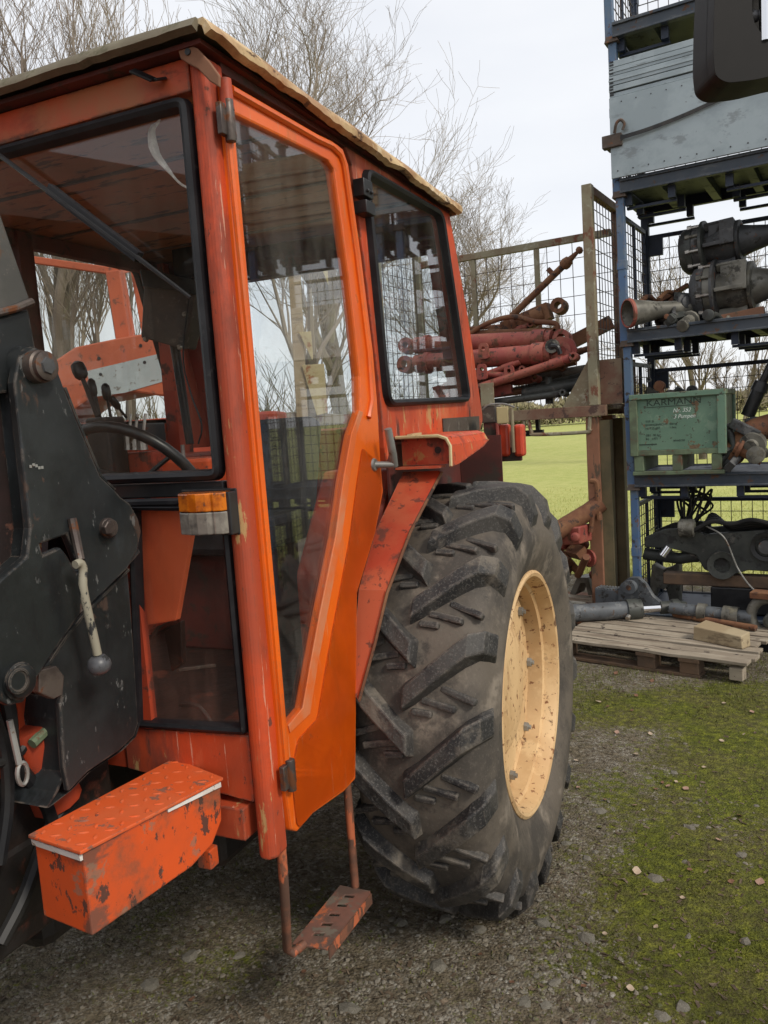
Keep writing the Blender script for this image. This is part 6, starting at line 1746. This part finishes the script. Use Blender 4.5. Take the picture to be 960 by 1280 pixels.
# grass field behind the racks, out to the horizon
def field_mat():
    m = bpy.data.materials.new('field grass'); m.use_nodes = True
    t = m.node_tree; N = t.nodes; K = t.links.new; b = N['Principled BSDF']; b.inputs['Roughness'].default_value = .9; b.inputs['Specular IOR Level'].default_value = .15
    tc = N.new('ShaderNodeTexCoord')
    prev = None
    for sc, st, stops in ((.35, (1, 1, 1), [(.42, (.34, .375, .10)), (.58, (.44, .43, .15))]), (3.5, (1, 1, 1), [(.40, (.28, .325, .075)), (.60, (.49, .48, .17))]), (40, (1, 1, 1), [(.36, (.20, .25, .05)), (.64, (.57, .54, .21))])):
        n = N.new('ShaderNodeTexNoise'); n.inputs['Scale'].default_value = sc; n.inputs['Detail'].default_value = 6; K(tc.outputs['Object'], n.inputs['Vector'])
        r = N.new('ShaderNodeValToRGB')
        for e, (p, c) in zip(r.color_ramp.elements, stops): e.position = p; e.color = (*c, 1)
        K(n.outputs[0], r.inputs[0])
        if prev is None: prev = r.outputs[0]
        else:
            mx = N.new('ShaderNodeMix'); mx.data_type = 'RGBA'; mx.inputs[0].default_value = .45; K(prev, mx.inputs[6]); K(r.outputs[0], mx.inputs[7]); prev = mx.outputs[2]
    K(prev, b.inputs['Base Color'])
    n = N.new('ShaderNodeTexNoise'); n.inputs['Scale'].default_value = 22; n.inputs['Detail'].default_value = 8; K(tc.outputs['Object'], n.inputs['Vector'])
    bp = N.new('ShaderNodeBump'); bp.inputs['Strength'].default_value = .5; bp.inputs['Distance'].default_value = .04; K(n.outputs[0], bp.inputs['Height']); K(bp.outputs[0], b.inputs['Normal'])
    return m
MF = field_mat()
mb = MB()
xs = [-900, -60, -26, 26, 60, 900]; ys = [1.85, 6, 20, 60, 120, 900]
vs = []
for y in ys:
    for x in xs:
        z = -.02 if y < 2 else .0
        z += .018 * max(0, min(y, 120) - 8) * .25
        vs.append((x, y, z))
k = len(xs)
mb.add(vs, [(j * k + i, j * k + i + 1, (j + 1) * k + i + 1, (j + 1) * k + i) for j in range(len(ys) - 1) for i in range(k - 1)], True)
field = mb.build('field', MF); field.location, field.rotation_euler = RK.org, (0, 0, RK.rz); tag(field, 'bright meadow behind the racks', None, None, 'structure')
mb = MB(); mb.add([(-900, -900, -.06), (900, -900, -.06), (900, 1.8, -.06), (-900, 1.8, -.06)], [(0, 1, 2, 3)])
far = mb.build('outer_ground', mat('bare yard soil', (.10, .088, .066), .95, tone=((.075, .08, .035), .4, .9), layers=[((.15, .13, .10), 3, .55, .15)])); far.location, far.rotation_euler = RK.org, (0, 0, RK.rz); far['kind'] = 'structure'

def stuff_mesh(name, verts, faces, matl, smooth=False, label=None):
    me = bpy.data.meshes.new(name)
    verts = np.asarray(verts, np.float32); faces = np.asarray(faces, np.int32)
    me.vertices.add(len(verts)); me.vertices.foreach_set('co', verts.ravel())
    me.loops.add(faces.size); me.loops.foreach_set('vertex_index', faces.ravel())
    me.polygons.add(len(faces)); me.polygons.foreach_set('loop_start', np.arange(len(faces), dtype=np.int32) * faces.shape[1])
    me.polygons.foreach_set('use_smooth', np.full(len(faces), smooth))
    me.update(calc_edges=True); me.validate()
    me.materials.append(matl)
    o = bpy.data.objects.new(name, me); COL.objects.link(o); o['kind'] = 'stuff'
    if label: o['label'] = label
    return o

def gpoint(px, py):
    d = ray(px, py); p = EYE + d * (-EYE.z / d.z); return p
def rnd_ground():
    """A spot of the yard in front of the lens, denser towards the viewer."""
    while True:
        px, py = rng.uniform(-120, 1080), rng.uniform(800, 1330)
        if rng.random() < .12: py = rng.uniform(740, 830)
        p = gpoint(px, py)
        return p.x, p.y
# gravel
ph = (1 + 5 ** .5) / 2
ico = np.array([(-1, ph, 0), (1, ph, 0), (-1, -ph, 0), (1, -ph, 0), (0, -1, ph), (0, 1, ph), (0, -1, -ph), (0, 1, -ph), (ph, 0, -1), (ph, 0, 1), (-ph, 0, -1), (-ph, 0, 1)]) / 1.9
icf = np.array([(0, 11, 5), (0, 5, 1), (0, 1, 7), (0, 7, 10), (0, 10, 11), (1, 5, 9), (5, 11, 4), (11, 10, 2), (10, 7, 6), (7, 1, 8), (3, 9, 4), (3, 4, 2), (3, 2, 6), (3, 6, 8), (3, 8, 9), (4, 9, 5), (2, 4, 11), (6, 2, 10), (8, 6, 7), (9, 8, 1)])
def pebble(size, flat=.6):
    v = ico * (1 + rng.uniform(-.30, .24, (12, 1))) * np.array([rng.uniform(.7, 1.4), rng.uniform(.7, 1.2), flat * rng.uniform(.7, 1.2)]) * size
    a = rng.uniform(0, 2 * pi); R_ = np.array([[cos(a), -sin(a), 0], [sin(a), cos(a), 0], [0, 0, 1]])
    return v @ R_.T
def stone_mat():
    m = mat('gravel stones', (.19, .165, .125), .92, tone=((.175, .155, .125), 14, .9), layers=[((.065, .053, .036), 19, .5, .2), ((.27, .255, .22), 23, .68, .05), ((.07, .075, .02), 9, .58, .1)], bump=(60, .4, .003))
    return m
M_stone = stone_mat()
vs, fs = [], []
n = 0
for i in range(15000):
    x, y = rnd_ground()
    if moss_at(x, y) > rng.uniform(.25, .95): continue
    s = .0022 + .0085 * rng.random() ** 4
    v = pebble(s) + np.array([x, y, ground_h(x, y) + s * .15])
    vs.append(v); fs.append(icf + n); n += 12
stuff_mesh('gravel', np.concatenate(vs), np.concatenate(fs), M_stone, False, 'loose grey gravel of the yard')
def where(px, py):
    if py < 905: return 'on the moss just in front of the pallet'
    if px < 360: return 'on the gravel below the tool box' if py < 1200 else 'at the bottom edge of the picture, left'
    if px < 500: return 'under the boarding step' if py < 1200 else 'at the bottom edge below the boarding step'
    if px < 720: return 'on the gravel at the foot of the rear wheel' if py < 1215 else 'at the bottom edge below the rear wheel'
    if px < 840: return 'right of the rear wheel' + (', halfway to the pallet' if py < 1010 else ', in the foreground')
    return 'on the moss at the right edge' + (', halfway to the pallet' if py < 1010 else ', in the foreground')
# stones one can pick out
protos = []
for k in range(5):
    mb = MB(); mb.add([tuple(p) for p in pebble(1.0, .75)], [tuple(f) for f in icf], False); protos.append(mb)
def prnt(name, mb, mm):
    me = bpy.data.meshes.new(name); me.from_pydata(mb.v, [], mb.f); me.polygons.foreach_set('use_smooth', mb.sm); me.materials.append(mm); return me
M_stone2 = mat('half buried stones', (.155, .138, .11), .92, tone=((.22, .20, .165), 30, .9), layers=[((.06, .06, .02), 24, .56, .12), ((.05, .042, .03), 16, .54, .15)], bump=(90, .5, .003))
pm = [prnt('stone', m_, M_stone2) for m_ in protos]
for i in range(64):
    px, py = (random.uniform(180, 760), random.uniform(1060, 1275)) if i < 40 else (random.uniform(700, 960), random.uniform(900, 1275))
    p = gpoint(px, py); s = random.choice((.010, .013, .016, .020, .026, .032))
    o = bpy.data.objects.new('stone', pm[i % 5]); COL.objects.link(o)
    o.location = (p.x, p.y, ground_h(p.x, p.y) - s * .10); o.scale = (s, s, s * .8); o.rotation_euler = (0, 0, random.uniform(0, 6))
    tag(o, 'small grey stone ' + where(px, py), 'stone', 'loose stones on the yard')
# moss and short grass: tiny blades
def blades(name, count, matl, picker, hmin, hmax, wd, lean, label):
    V_, F_ = np.zeros((count * 3, 3), np.float32), np.arange(count * 3).reshape(-1, 3)
    k = 0
    for x, y, q in picker(count):
        h = rng.uniform(hmin, hmax) * q; a = rng.uniform(0, 2 * pi); w = wd * rng.uniform(.6, 1.4)
        lx, ly = rng.normal(0, lean, 2) * h
        z = ground_h(x, y) - .002
        V_[k] = (x - w * cos(a), y - w * sin(a), z); V_[k + 1] = (x + w * cos(a), y + w * sin(a), z); V_[k + 2] = (x + lx, y + ly, z + h); k += 3
    return stuff_mesh(name, V_[:k], F_[:k // 3], matl, False, label)
def leafy(name, c1, c2, c3, rough=.7):
    m = bpy.data.materials.new(name); m.use_nodes = True
    t = m.node_tree; N = t.nodes; K = t.links.new; b = N['Principled BSDF']; b.inputs['Roughness'].default_value = rough; b.inputs['Specular IOR Level'].default_value = .2
    g = N.new('ShaderNodeTexCoord'); n = N.new('ShaderNodeTexNoise'); n.inputs['Scale'].default_value = 9; n.inputs['Detail'].default_value = 9; n.inputs['Roughness'].default_value = .8
    K(g.outputs['Object'], n.inputs['Vector'])
    r = N.new('ShaderNodeValToRGB'); r.color_ramp.elements.new(.5)
    for e, (p, c) in zip(r.color_ramp.elements, ((.3, c1), (.5, c2), (.7, c3))): e.position = p; e.color = (*c, 1)
    K(n.outputs[0], r.inputs[0]); K(r.outputs[0], b.inputs['Base Color'])
    return m
M_moss = leafy('moss tips', (.050, .050, .014), (.100, .108, .017), (.23, .225, .030))
M_grass = leafy('short grass', (.055, .065, .014), (.11, .12, .028), (.22, .20, .07))
def pick_moss(count):
    out = 0
    while out < count:
        x, y = rnd_ground()
        mv = moss_at(x, y)
        if mv > rng.uniform(.3, .75): out += 1; yield x, y, .6 + .7 * mv
blades('moss', 60000, M_moss, pick_moss, .0015, .006, .0022, .9, 'green moss cushions on the gravel')
def pick_grass(count):
    """Tufts by the pallet and rack, a few in the open yard."""
    spots = []
    for i in range(260):
        if i < 170: p = gpoint(rng.uniform(715, 1010), rng.uniform(745, 900))
        else: p = gpoint(rng.uniform(100, 960), rng.uniform(900, 1260))
        if abs(p.x) < 20 and p.y < 9.5: spots.append((p.x, p.y, rng.uniform(.4, 1.0) if i < 170 else .35))
    for i in range(count):
        sx_, sy_, q = spots[rng.integers(len(spots))]
        yield sx_ + rng.normal(0, .07), sy_ + rng.normal(0, .07), q
blades('grass', 7000, M_grass, pick_grass, .012, .045, .0026, .6, 'tufts of short grass around the pallet')
M_fgrass = leafy('meadow blades', (.25, .28, .07), (.40, .40, .13), (.55, .51, .21))
def pick_field(count):
    for i in range(count):
        xx, yy = rng.uniform(-7, 6), 1.85 + rng.random() ** 2 * 9
        yield RK.org.x + c_ * xx - s_ * yy, RK.org.y + s_ * xx + c_ * yy, .8
blades('meadow_grass', 40000, M_fgrass, pick_field, .04, .10, .005, .5, 'long blades at the near edge of the meadow')
M_litter = leafy('bark litter', (.030, .020, .012), (.095, .068, .045), (.27, .21, .15))
def flakes(n):
    V_ = np.zeros((n * 4, 3), np.float32)
    for i in range(n):
        x, y = rnd_ground(); a = rng.uniform(0, 2 * pi); l = .003 + .011 * rng.random() ** 2.5; w = l * rng.uniform(.12, .6); z = ground_h(x, y) + .003
        tx, ty = rng.normal(0, .25, 2)
        for q, (p, r_) in enumerate(((-1, -.6), (1, -1), (.9, .7), (-.8, 1))):
            ex_, ey_ = p * l, r_ * w
            V_[i * 4 + q] = (x + ex_ * cos(a) - ey_ * sin(a), y + ex_ * sin(a) + ey_ * cos(a), z + tx * ex_ + ty * ey_)
    return stuff_mesh('litter', V_, np.arange(n * 4).reshape(-1, 4), M_litter, False, 'crumbs of bark and dead leaf on the yard')
flakes(9000)
# fallen leaves
M_leaf = [mat('fallen leaf ' + n_, c, .75, tone=(c2, 40, .8)) for n_, c, c2 in (('pale', (.36, .27, .19), (.46, .36, .26)), ('brown', (.20, .095, .05), (.12, .06, .035)), ('pink', (.38, .24, .18), (.28, .16, .11)))]
def leaf_mesh(k):
    mb = MB(); r_ = random.Random(k)
    L2, Wd = 1, r_.uniform(.35, .6)
    out = [(0, -L2 * .5)] + [(Wd * sin(pi * t) * (1 + .15 * r_.uniform(-1, 1)), -L2 * .5 + L2 * t) for t in (.25, .5, .75)] + [(0, L2 * .5)] + [(-Wd * sin(pi * t) * (1 + .15 * r_.uniform(-1, 1)), -L2 * .5 + L2 * t) for t in (.75, .5, .25)]
    vs = [(x, y, .18 * abs(x) + .25 * y * y + r_.uniform(-.03, .06)) for x, y in out] + [(0, 0, .0)]
    vs2 = [(x, y, z - .025) for x, y, z in vs]
    n = len(out)
    mb.add(vs + vs2, [(i, (i + 1) % n, n) for i in range(n)] + [(n + 1 + (i + 1) % n, n + 1 + i, 2 * n + 1) for i in range(n)] + [(i, n + 1 + i, n + 1 + (i + 1) % n, (i + 1) % n) for i in range(n)])
    return mb
lm = []
for k in range(6):
    m_ = leaf_mesh(k); lm.append(prnt('fallen_leaf', m_, M_leaf[k % 3]))
leaf_px = [(796, 1092, .030, 0), (806, 1121, .018, 2), (813, 918, .022, 0), (902, 926, .024, 0), (771, 916, .024, 2), (795, 872, .03, 1), (795, 942, .03, 3), (857, 984, .026, 2), (880, 958, .02, 0), (730, 1237, .022, 1), (788, 1240, .022, 0), (914, 1105, .022, 1), (950, 1105, .03, 5), (862, 1090, .02, 4), (845, 976, .022, 3), (835, 982, .02, 5), (828, 978, .018, 1), (820, 986, .02, 4), (793, 1006, .022, 5), (756, 1000, .02, 1), (925, 1020, .03, 4), (898, 1052, .02, 5), (748, 880, .03, 0), (790, 890, .024, 1), (760, 885, .022, 4), (883, 885, .03, 4), (905, 880, .022, 0), (930, 918, .018, 3), (770, 842, .035, 1), (815, 852, .03, 4), (940, 890, .025, 5), (720, 950, .02, 0), (723, 985, .02, 2), (853, 1125, .018, 3), (820, 1160, .016, 0), (756, 1170, .016, 0), (640, 1230, .02, 4), (600, 1195, .018, 1), (380, 1215, .02, 4), (240, 1250, .02, 1)]
for i, (px, py, s, k) in enumerate(leaf_px):
    p = gpoint(px, py)
    o = bpy.data.objects.new('fallen_leaf', lm[k]); COL.objects.link(o)
    s *= 1.15
    o.location = (p.x, p.y, ground_h(p.x, p.y) + .007); o.scale = (s, s, s); o.rotation_euler = (random.uniform(-.35, .35), random.uniform(-.35, .35), random.uniform(0, 6))
    tag(o, ['small pale', 'small brown', 'small pinkish'][k % 3] + ' fallen leaf ' + where(px, py), 'leaf', 'fallen leaves on the yard')

# ================================================================== TREES
def tree(name, label, base, h, seed, trunk_r, spread=.55, levels=5, fork=.28, lean=(0, 0), kids=(5, 6, 6, 6, 5), twig=.0055, group='bare trees behind the yard', up=.25, sides=(9, 7, 5, 3, 3, 3), wob=1.0):
    r = random.Random(seed)
    t = tag(empty(name, base), label, 'tree', group)
    tr, cr = MB(), MB()
    def grow(p, d, L_, rad, lv):
        n = (6, 6, 5, 4, 3, 3)[lv]
        path, rads = [p.copy()], [rad]
        d = d.copy()
        endr = max(rad * (.55 if lv == 0 else .35), twig)
        for i in range(n):
            wv = V(r.uniform(-1, 1), r.uniform(-1, 1), r.uniform(-.6, .8)) * (.10 + .05 * lv) * wob
            d = (d + wv + V(0, 0, up * .18)).normalized()
            p = p + d * (L_ / n)
            path.append(p.copy()); rads.append(rad + (endr - rad) * (i + 1) / n)
        (tr if lv == 0 else cr).tube(path, rads, sides[lv], cap=(lv == 0), smooth=True)
        if lv >= levels: return
        k = kids[lv]
        for c in range(k):
            f = r.uniform(fork if lv == 0 else .18, 1.0) if c < k - 1 else 1.0
            q = f * n; i = min(int(q), n - 1); a = path[i].lerp(path[i + 1], q - i)
            dd = (path[i + 1] - path[i]).normalized()
            o = dd.orthogonal().normalized(); o.rotate(Matrix.Rotation(r.uniform(0, 2 * pi), 3, dd))
            sp_ = spread * r.uniform(.6, 1.35) * (1.0 if c < k - 1 else .35)
            nd = (dd * cos(sp_) + o * sin(sp_) + V(0, 0, .12)).normalized()
            rr = rads[i] * (.62 if c < k - 1 else .8)
            grow(a, nd, L_ * r.uniform(.46, .74), max(rr * .85, twig), lv + 1)
    grow(V(0, 0, -.1), V(lean[0], lean[1], 1).normalized(), h * .42, trunk_r, 0)
    tr.build('trunk', M_bark, t)
    cr.build('crown', M_twig, t)
    return t
def spot(px, dist, z=0):
    d = ray(px, 520); s = dist / d.y
    return (d.x * s, dist, z)
tree('bare_tree', 'big bare tree rising behind the cab roof in the middle of the picture', spot(436, 29), 20.5, 4, .36, .60, 5, .34, kids=(7, 6, 6, 5, 4), twig=.005, up=.16, wob=1.35)
tree('bare_tree', 'rounded bare tree left of the mesh cage', spot(588, 36), 13.6, 12, .30, .68, 5, .42, kids=(7, 6, 6, 5, 4), twig=.005, up=.10, wob=1.35)
tree('bare_tree', 'dense pale twigged tree at the far left edge of the picture', spot(-20, 17), 12.6, 31, .12, .42, 5, .35, kids=(5, 6, 5, 5, 3), twig=.0034, up=.5)
tree('bare_tree', 'pale twigged tree above the left part of the cab roof', spot(95, 18), 12.0, 43, .12, .40, 5, .30, kids=(5, 6, 5, 5, 3), twig=.0034, up=.5)
tree('bare_tree', 'thick trunked tree seen through the far cab window, left', spot(62, 12.5), 11.0, 54, .20, .40, 5, .30, kids=(5, 5, 5, 4, 3), twig=.0035, up=.4)
tree('bare_tree', 'straight trunked tree seen through the middle of the far cab window', spot(112, 14), 10.0, 65, .14, .42, 5, .35, kids=(5, 5, 5, 4, 3), twig=.0035, up=.4)
tree('bare_tree', 'slim forked tree seen through the right of the far cab window', spot(150, 13), 9.0, 77, .11, .45, 5, .3, kids=(5, 5, 5, 4, 3), twig=.0035, up=.4)
tree('bare_tree', 'forked tree seen through the door glass', spot(372, 12.5), 7.0, 88, .15, .55, 5, .25, lean=(.05, 0), kids=(5, 5, 5, 4, 3), twig=.0035)
tree('bare_tree', 'young branching tree seen through the rack above the green box', spot(878, 23), 7.0, 91, .12, .62, 4, .22, kids=(7, 5, 5, 5), twig=.0055)
tree('bare_tree', 'thin young tree right of the branching one behind the rack', spot(925, 25), 6.8, 103, .09, .50, 4, .22, kids=(6, 5, 5, 5), twig=.0055)
tree('bare_tree', 'small twiggy tree seen between the bars of the mesh cage', spot(700, 80, .4), 12, 111, .2, .5, 4, .3, kids=(7, 7, 6, 5), twig=.018)
# bushes: bare twigs from the ground
def bush(label, base, h, seed, nst, wdt, matl=None, group='scrub along the meadow', twig=.006, lv=2):
    r = random.Random(seed); t = tag(empty('bare_bush', base), label, 'bush', group)
    mb = MB()
    for i in range(nst):
        p = V(r.uniform(-wdt, wdt), r.uniform(-wdt * .5, wdt * .5), -.05)
        def st_(p, d, L_, rad, lv_):
            path = [p.copy()]
            for k in range(4):
                d = (d + V(r.uniform(-1, 1), r.uniform(-1, 1), r.uniform(-.3, .6)) * .22).normalized(); p = p + d * L_ / 4; path.append(p.copy())
            mb.tube(path, [rad * (1 - .16 * q) for q in range(5)], 3, cap=False)
            if lv_:
                for k in range(4):
                    a = path[r.randrange(1, 5)]; nd = (d + V(r.uniform(-1, 1), r.uniform(-1, 1), r.uniform(-.1, .7)) * .9).normalized()
                    st_(a, nd, L_ * r.uniform(.35, .6), rad * .6, lv_ - 1)
        st_(p, V(r.uniform(-.5, .5), r.uniform(-.4, .4), 1).normalized(), h * r.uniform(.45, .8), twig * 1.6, lv)
    mb.build('twigs', matl or M_twig, t)
    return t
for i, (px, dist, h, w) in enumerate(((300, 13, 2.6, 1.6), (350, 14, 2.9, 1.8), (405, 13, 2.4, 1.5), (450, 15, 2.5, 1.6), (80, 14, 2.2, 1.6), (140, 15, 2.2, 1.6), (235, 14, 2.4, 1.5))):
    bush(['brushy scrub seen through the door glass, left', 'brushy scrub seen through the middle of the door glass', 'brushy scrub seen through the right of the door glass', 'brushy scrub behind the side window', 'brushy scrub seen through the far cab window, left', 'brushy scrub seen through the far cab window, right', 'brushy scrub behind the rear corner of the cab'][i], spot(px, dist), h, 200 + i, 42, w, M_ivy, twig=.010)
# hedge line far across the meadow
def hedge():
    n = 42000; V_ = np.zeros((n * 3, 3), np.float32); k = 0
    t = rng.random(n); 
    x = -45 + 110 * t; y = 74 + rng.normal(0, 1.0, n)
    top = 2.3 + .5 * np.sin(x * .35) + .3 * np.sin(x * 1.1) + .35 * np.array([noise.noise(V(float(a) * .5, 0, 0)) for a in x])
    z = rng.random(n) ** .8 * top
    zb = .018 * 60 * .25 + .08
    a = rng.uniform(0, 2 * pi, n); s = rng.uniform(.10, .34, n)
    for q, (ca, up_) in enumerate(((1, 0), (-1, 0), (0, 1))):
        V_[q::3, 0] = x + np.cos(a) * s * ca * .6 + up_ * rng.normal(0, .1, n); V_[q::3, 1] = y + np.sin(a) * s * ca * .6; V_[q::3, 2] = zb + z + up_ * s * 1.3
    return stuff_mesh('hedge', V_, np.arange(n * 3).reshape(-1, 3), leafy('hedge twigs', (.19, .165, .105), (.28, .245, .15), (.38, .33, .20)), False, 'brown bare hedge across the far side of the meadow')
hedge()
for i, px in enumerate((600, 655, 690, 735, 790, 830, 905, 950, 1010)):
    d = 76 + (i * 37 % 9)
    tree('distant_tree', 'small bare tree in the far hedge, ' + ['behind the lamp bracket', 'under the left of the mesh cage', 'under the middle of the mesh cage', 'left of the brown post', 'behind the blue post', 'behind the left of the green box', 'behind the right of the green box', 'at the right edge', 'beyond the right edge'][i], spot(px, d, .4), 5.0 + (i * 53 % 30) / 10, 300 + i, .16, .55, 3, .2, kids=(7, 7, 7), twig=.02, group='bare trees in the far hedge', sides=(5, 4, 3, 3, 3, 3))

# ================================================================== SECOND TRACTOR BEYOND THE CAB
ft = tag(empty('parked_tractor', (0, 0, 0)), 'second orange tractor with raised bonnet parked behind the first', 'tractor')
YB = 5.6
def fq(px, py, y=YB): p = EYE + ray(px, py) * (y / ray(px, py).y); return (p.x, p.z)
f3 = lambda y: (lambda a, b: (a, y, b))
q = [fq(40, 470), fq(93, 434), fq(150, 422), fq(222, 410), fq(236, 500), fq(165, 490), fq(110, 500), fq(66, 530)]
mb = MB(); mb.plate([q], f3(YB), (0, .65, 0)); mb.build('bonnet', M_farhood, ft, bevel=.02)
q = [fq(108, 464), fq(204, 441), fq(214, 474), fq(156, 491), fq(118, 496)]
mb = MB(); mb.plate([q], f3(YB - .004), (0, .012, 0)); mb.build('side_panel', M_fargrey, ft)
for px, py in ((126, 468), (181, 453), (124, 448), (176, 432)):
    c = fq(px, py); mb = MB(); mb.cyl((c[0], YB - .006, c[1]), (c[0], YB + .002, c[1]), .012, .012, 8); mb.build('bonnet_bolt', M_black, ft)
def fbar(a, b, w, name='cab_bar', ya=YB + .3, yb=YB + .3, m_=None):
    p0, p1 = fq(*a, ya), fq(*b, yb); mb = MB(); mb.beam((p0[0], ya, p0[1]), (p1[0], yb, p1[1]), w, w, (0, 1, 0)); mb.build(name, m_ or M_farhood, ft, bevel=.006)
fbar((20, 322), (147, 340), .05); fbar((147, 340), (180, 330), .05, ya=YB + .3, yb=YB + 1.2)
fbar((143, 340), (156, 425), .10); fbar((150, 342), (164, 425), .06, ya=YB + .36, yb=YB + .36); fbar((172, 335), (188, 425), .10, ya=YB + 1.2, yb=YB + 1.2)
p0 = fq(60, 560); p1 = fq(240, 560)
mb = MB(); mb.box(p0[0], p1[0] + .3, YB + .1, YB + .6, .5, p0[1] - .25); mb.build('engine', M_engine, ft, bevel=.03)
mb = MB(); mb.box(p0[0] - .9, p1[0] + .6, YB + .05, YB + .7, p0[1] - .55, fq(150, 526)[1]); mb.build('chassis', M_inner, ft, bevel=.02)
for nm, x, y, r_ in (('rear_wheel', p1[0] + .6, YB - .1, .70), ('rear_wheel', p1[0] + .6, YB + 1.3, .70), ('front_wheel', p0[0] - .4, YB - .05, .45), ('front_wheel', p0[0] - .4, YB + 1.2, .45)):
    mb = MB(); mb.lathe([(-.16, r_ * .55), (-.18, r_ * .8), (-.14, r_ * .97), (0, r_), (.14, r_ * .97), (.18, r_ * .8), (.16, r_ * .55)], (x, y, r_), (0, 1, 0), 36); w_ = mb.build('tyre', M_tyre, ft); w_.name = nm
    mb = MB(); mb.lathe([(-.15, r_ * .56), (-.10, r_ * .5), (-.06, r_ * .2), (-.06, 0)], (x, y, r_), (0, 1, 0), 30); mb.build('rim', M_rim, w_)
# implement frame with cream plates, seen through the door glass
im = tag(empty('implement_frame', (0, 0, 0)), 'upright timber post with cream and rust plates seen through the door glass', 'implement')
YI = 7.2
def iq(px, py): return fq(px, py, YI)
mb = MB(); a, b = iq(366, 290), iq(374, 540); mb.beam((a[0], YI, a[1] + .2), (b[0], YI, .05), .10, .08, (0, 1, 0)); mb.build('timber_post', M_woodpale, im, bevel=.006)
for (x0, y0, x1, y1, mm) in ((394, 316, 411, 356, M_cream), (374, 416, 392, 448, M_cream), (378, 457, 410, 516, M_cream)):
    a, b = iq(x0, y0), iq(x1, y1); mb = MB(); mb.plate([[(a[0], a[1]), (b[0], a[1]), (b[0], b[1]), (a[0] + .10, b[1] - .02)]], f3(YI - .06), (0, .012, 0)); mb.build('enamel_plate', mm, im, bevel=.004)
a, b = iq(382, 316), iq(424, 334); mb = MB(); mb.beam((a[0], YI - .02, a[1]), (b[0], YI - .02, b[1]), .05, .05, (0, 1, 0)); mb.build('cross_bar', M_woodpale, im)
a, b = iq(330, 520), iq(445, 524); mb = MB(); mb.beam((a[0], YI + .04, a[1]), (b[0], YI + .04, b[1]), .08, .06, (0, 1, 0)); mb.build('frame_rail', M_cage, im)
a = iq(440, 300); mb = MB(); mb.beam((a[0], YI, a[1]), (a[0], YI, .05), .06, .06, (0, 1, 0)); mb.build('steel_upright', M_cage, im)

# unseen shed added left of the lens, a dark surface for the windscreen to mirror
sh = tag(empty('shed', (-9.5, -2.0, 0), 0), 'dark boarded shed added out of view left of the camera for the windscreen to mirror', 'shed')
mb = MB(); mb.box(-4, -.03, -9, 4.5, 0, 4.6); mb.build('wall', M_wooddark, sh)
for i in range(34):
    mb = MB(); mb.box(-.028, .0, -9 + i * .4, -9 + i * .4 + .37, 0, 4.5); mb.build('board', M_wooddark, sh)
mb = MB(); mb.prism([(-4.5, -9.4, 4.4), (.5, -9.4, 4.5), (-2, -9.4, 6.2)], (0, 14.4, 0)); mb.build('roof', M_brownbox, sh)

# loads added out of view in the right columns for the cab glass to mirror
for j, k, items in ((1, 2, 'white'), (2, 2, 'white'), (1, 3, 'plank'), (2, 3, 'plank')):
    if items == 'white':
        for i in range(2):
            t = tag(empty('white_board', at_rack(LEAN * k + 1.36 * j, 0, .004 + HL * k + .11), RK.rz), 'white drop side board added out of view in the rack for the cab glass to mirror', 'board', 'boards added further right for the cab glass to mirror')
            mb = MB(); mb.hexa([(.02, -.04 + i * .05, .002), (1.20, -.04 + i * .05, .002), (1.20, -.02 + i * .05, .002), (.02, -.02 + i * .05, .002), (.02, .02 + i * .05, .34 + .12 * i), (1.20, .02 + i * .05, .34 + .12 * i), (1.20, .04 + i * .05, .34 + .12 * i), (.02, .04 + i * .05, .34 + .12 * i)])
            mb.build('board_sheet', M_white, t, bevel=.003)
    else:
        for i in range(7):
            t = tag(empty('plank', at_rack(LEAN * k + 1.36 * j, 0, .004 + HL * k + .102 + i * .085), RK.rz), 'brown plank added out of view in the rack for the cab glass to mirror', 'plank', 'planks added further right for the cab glass to mirror')
            mb = MB(); mb.box(.01, 1.22, -.06 - .02 * (i % 3), .25, .0, .075); mb.build('plank_body', M_woodpale, t, bevel=.004)
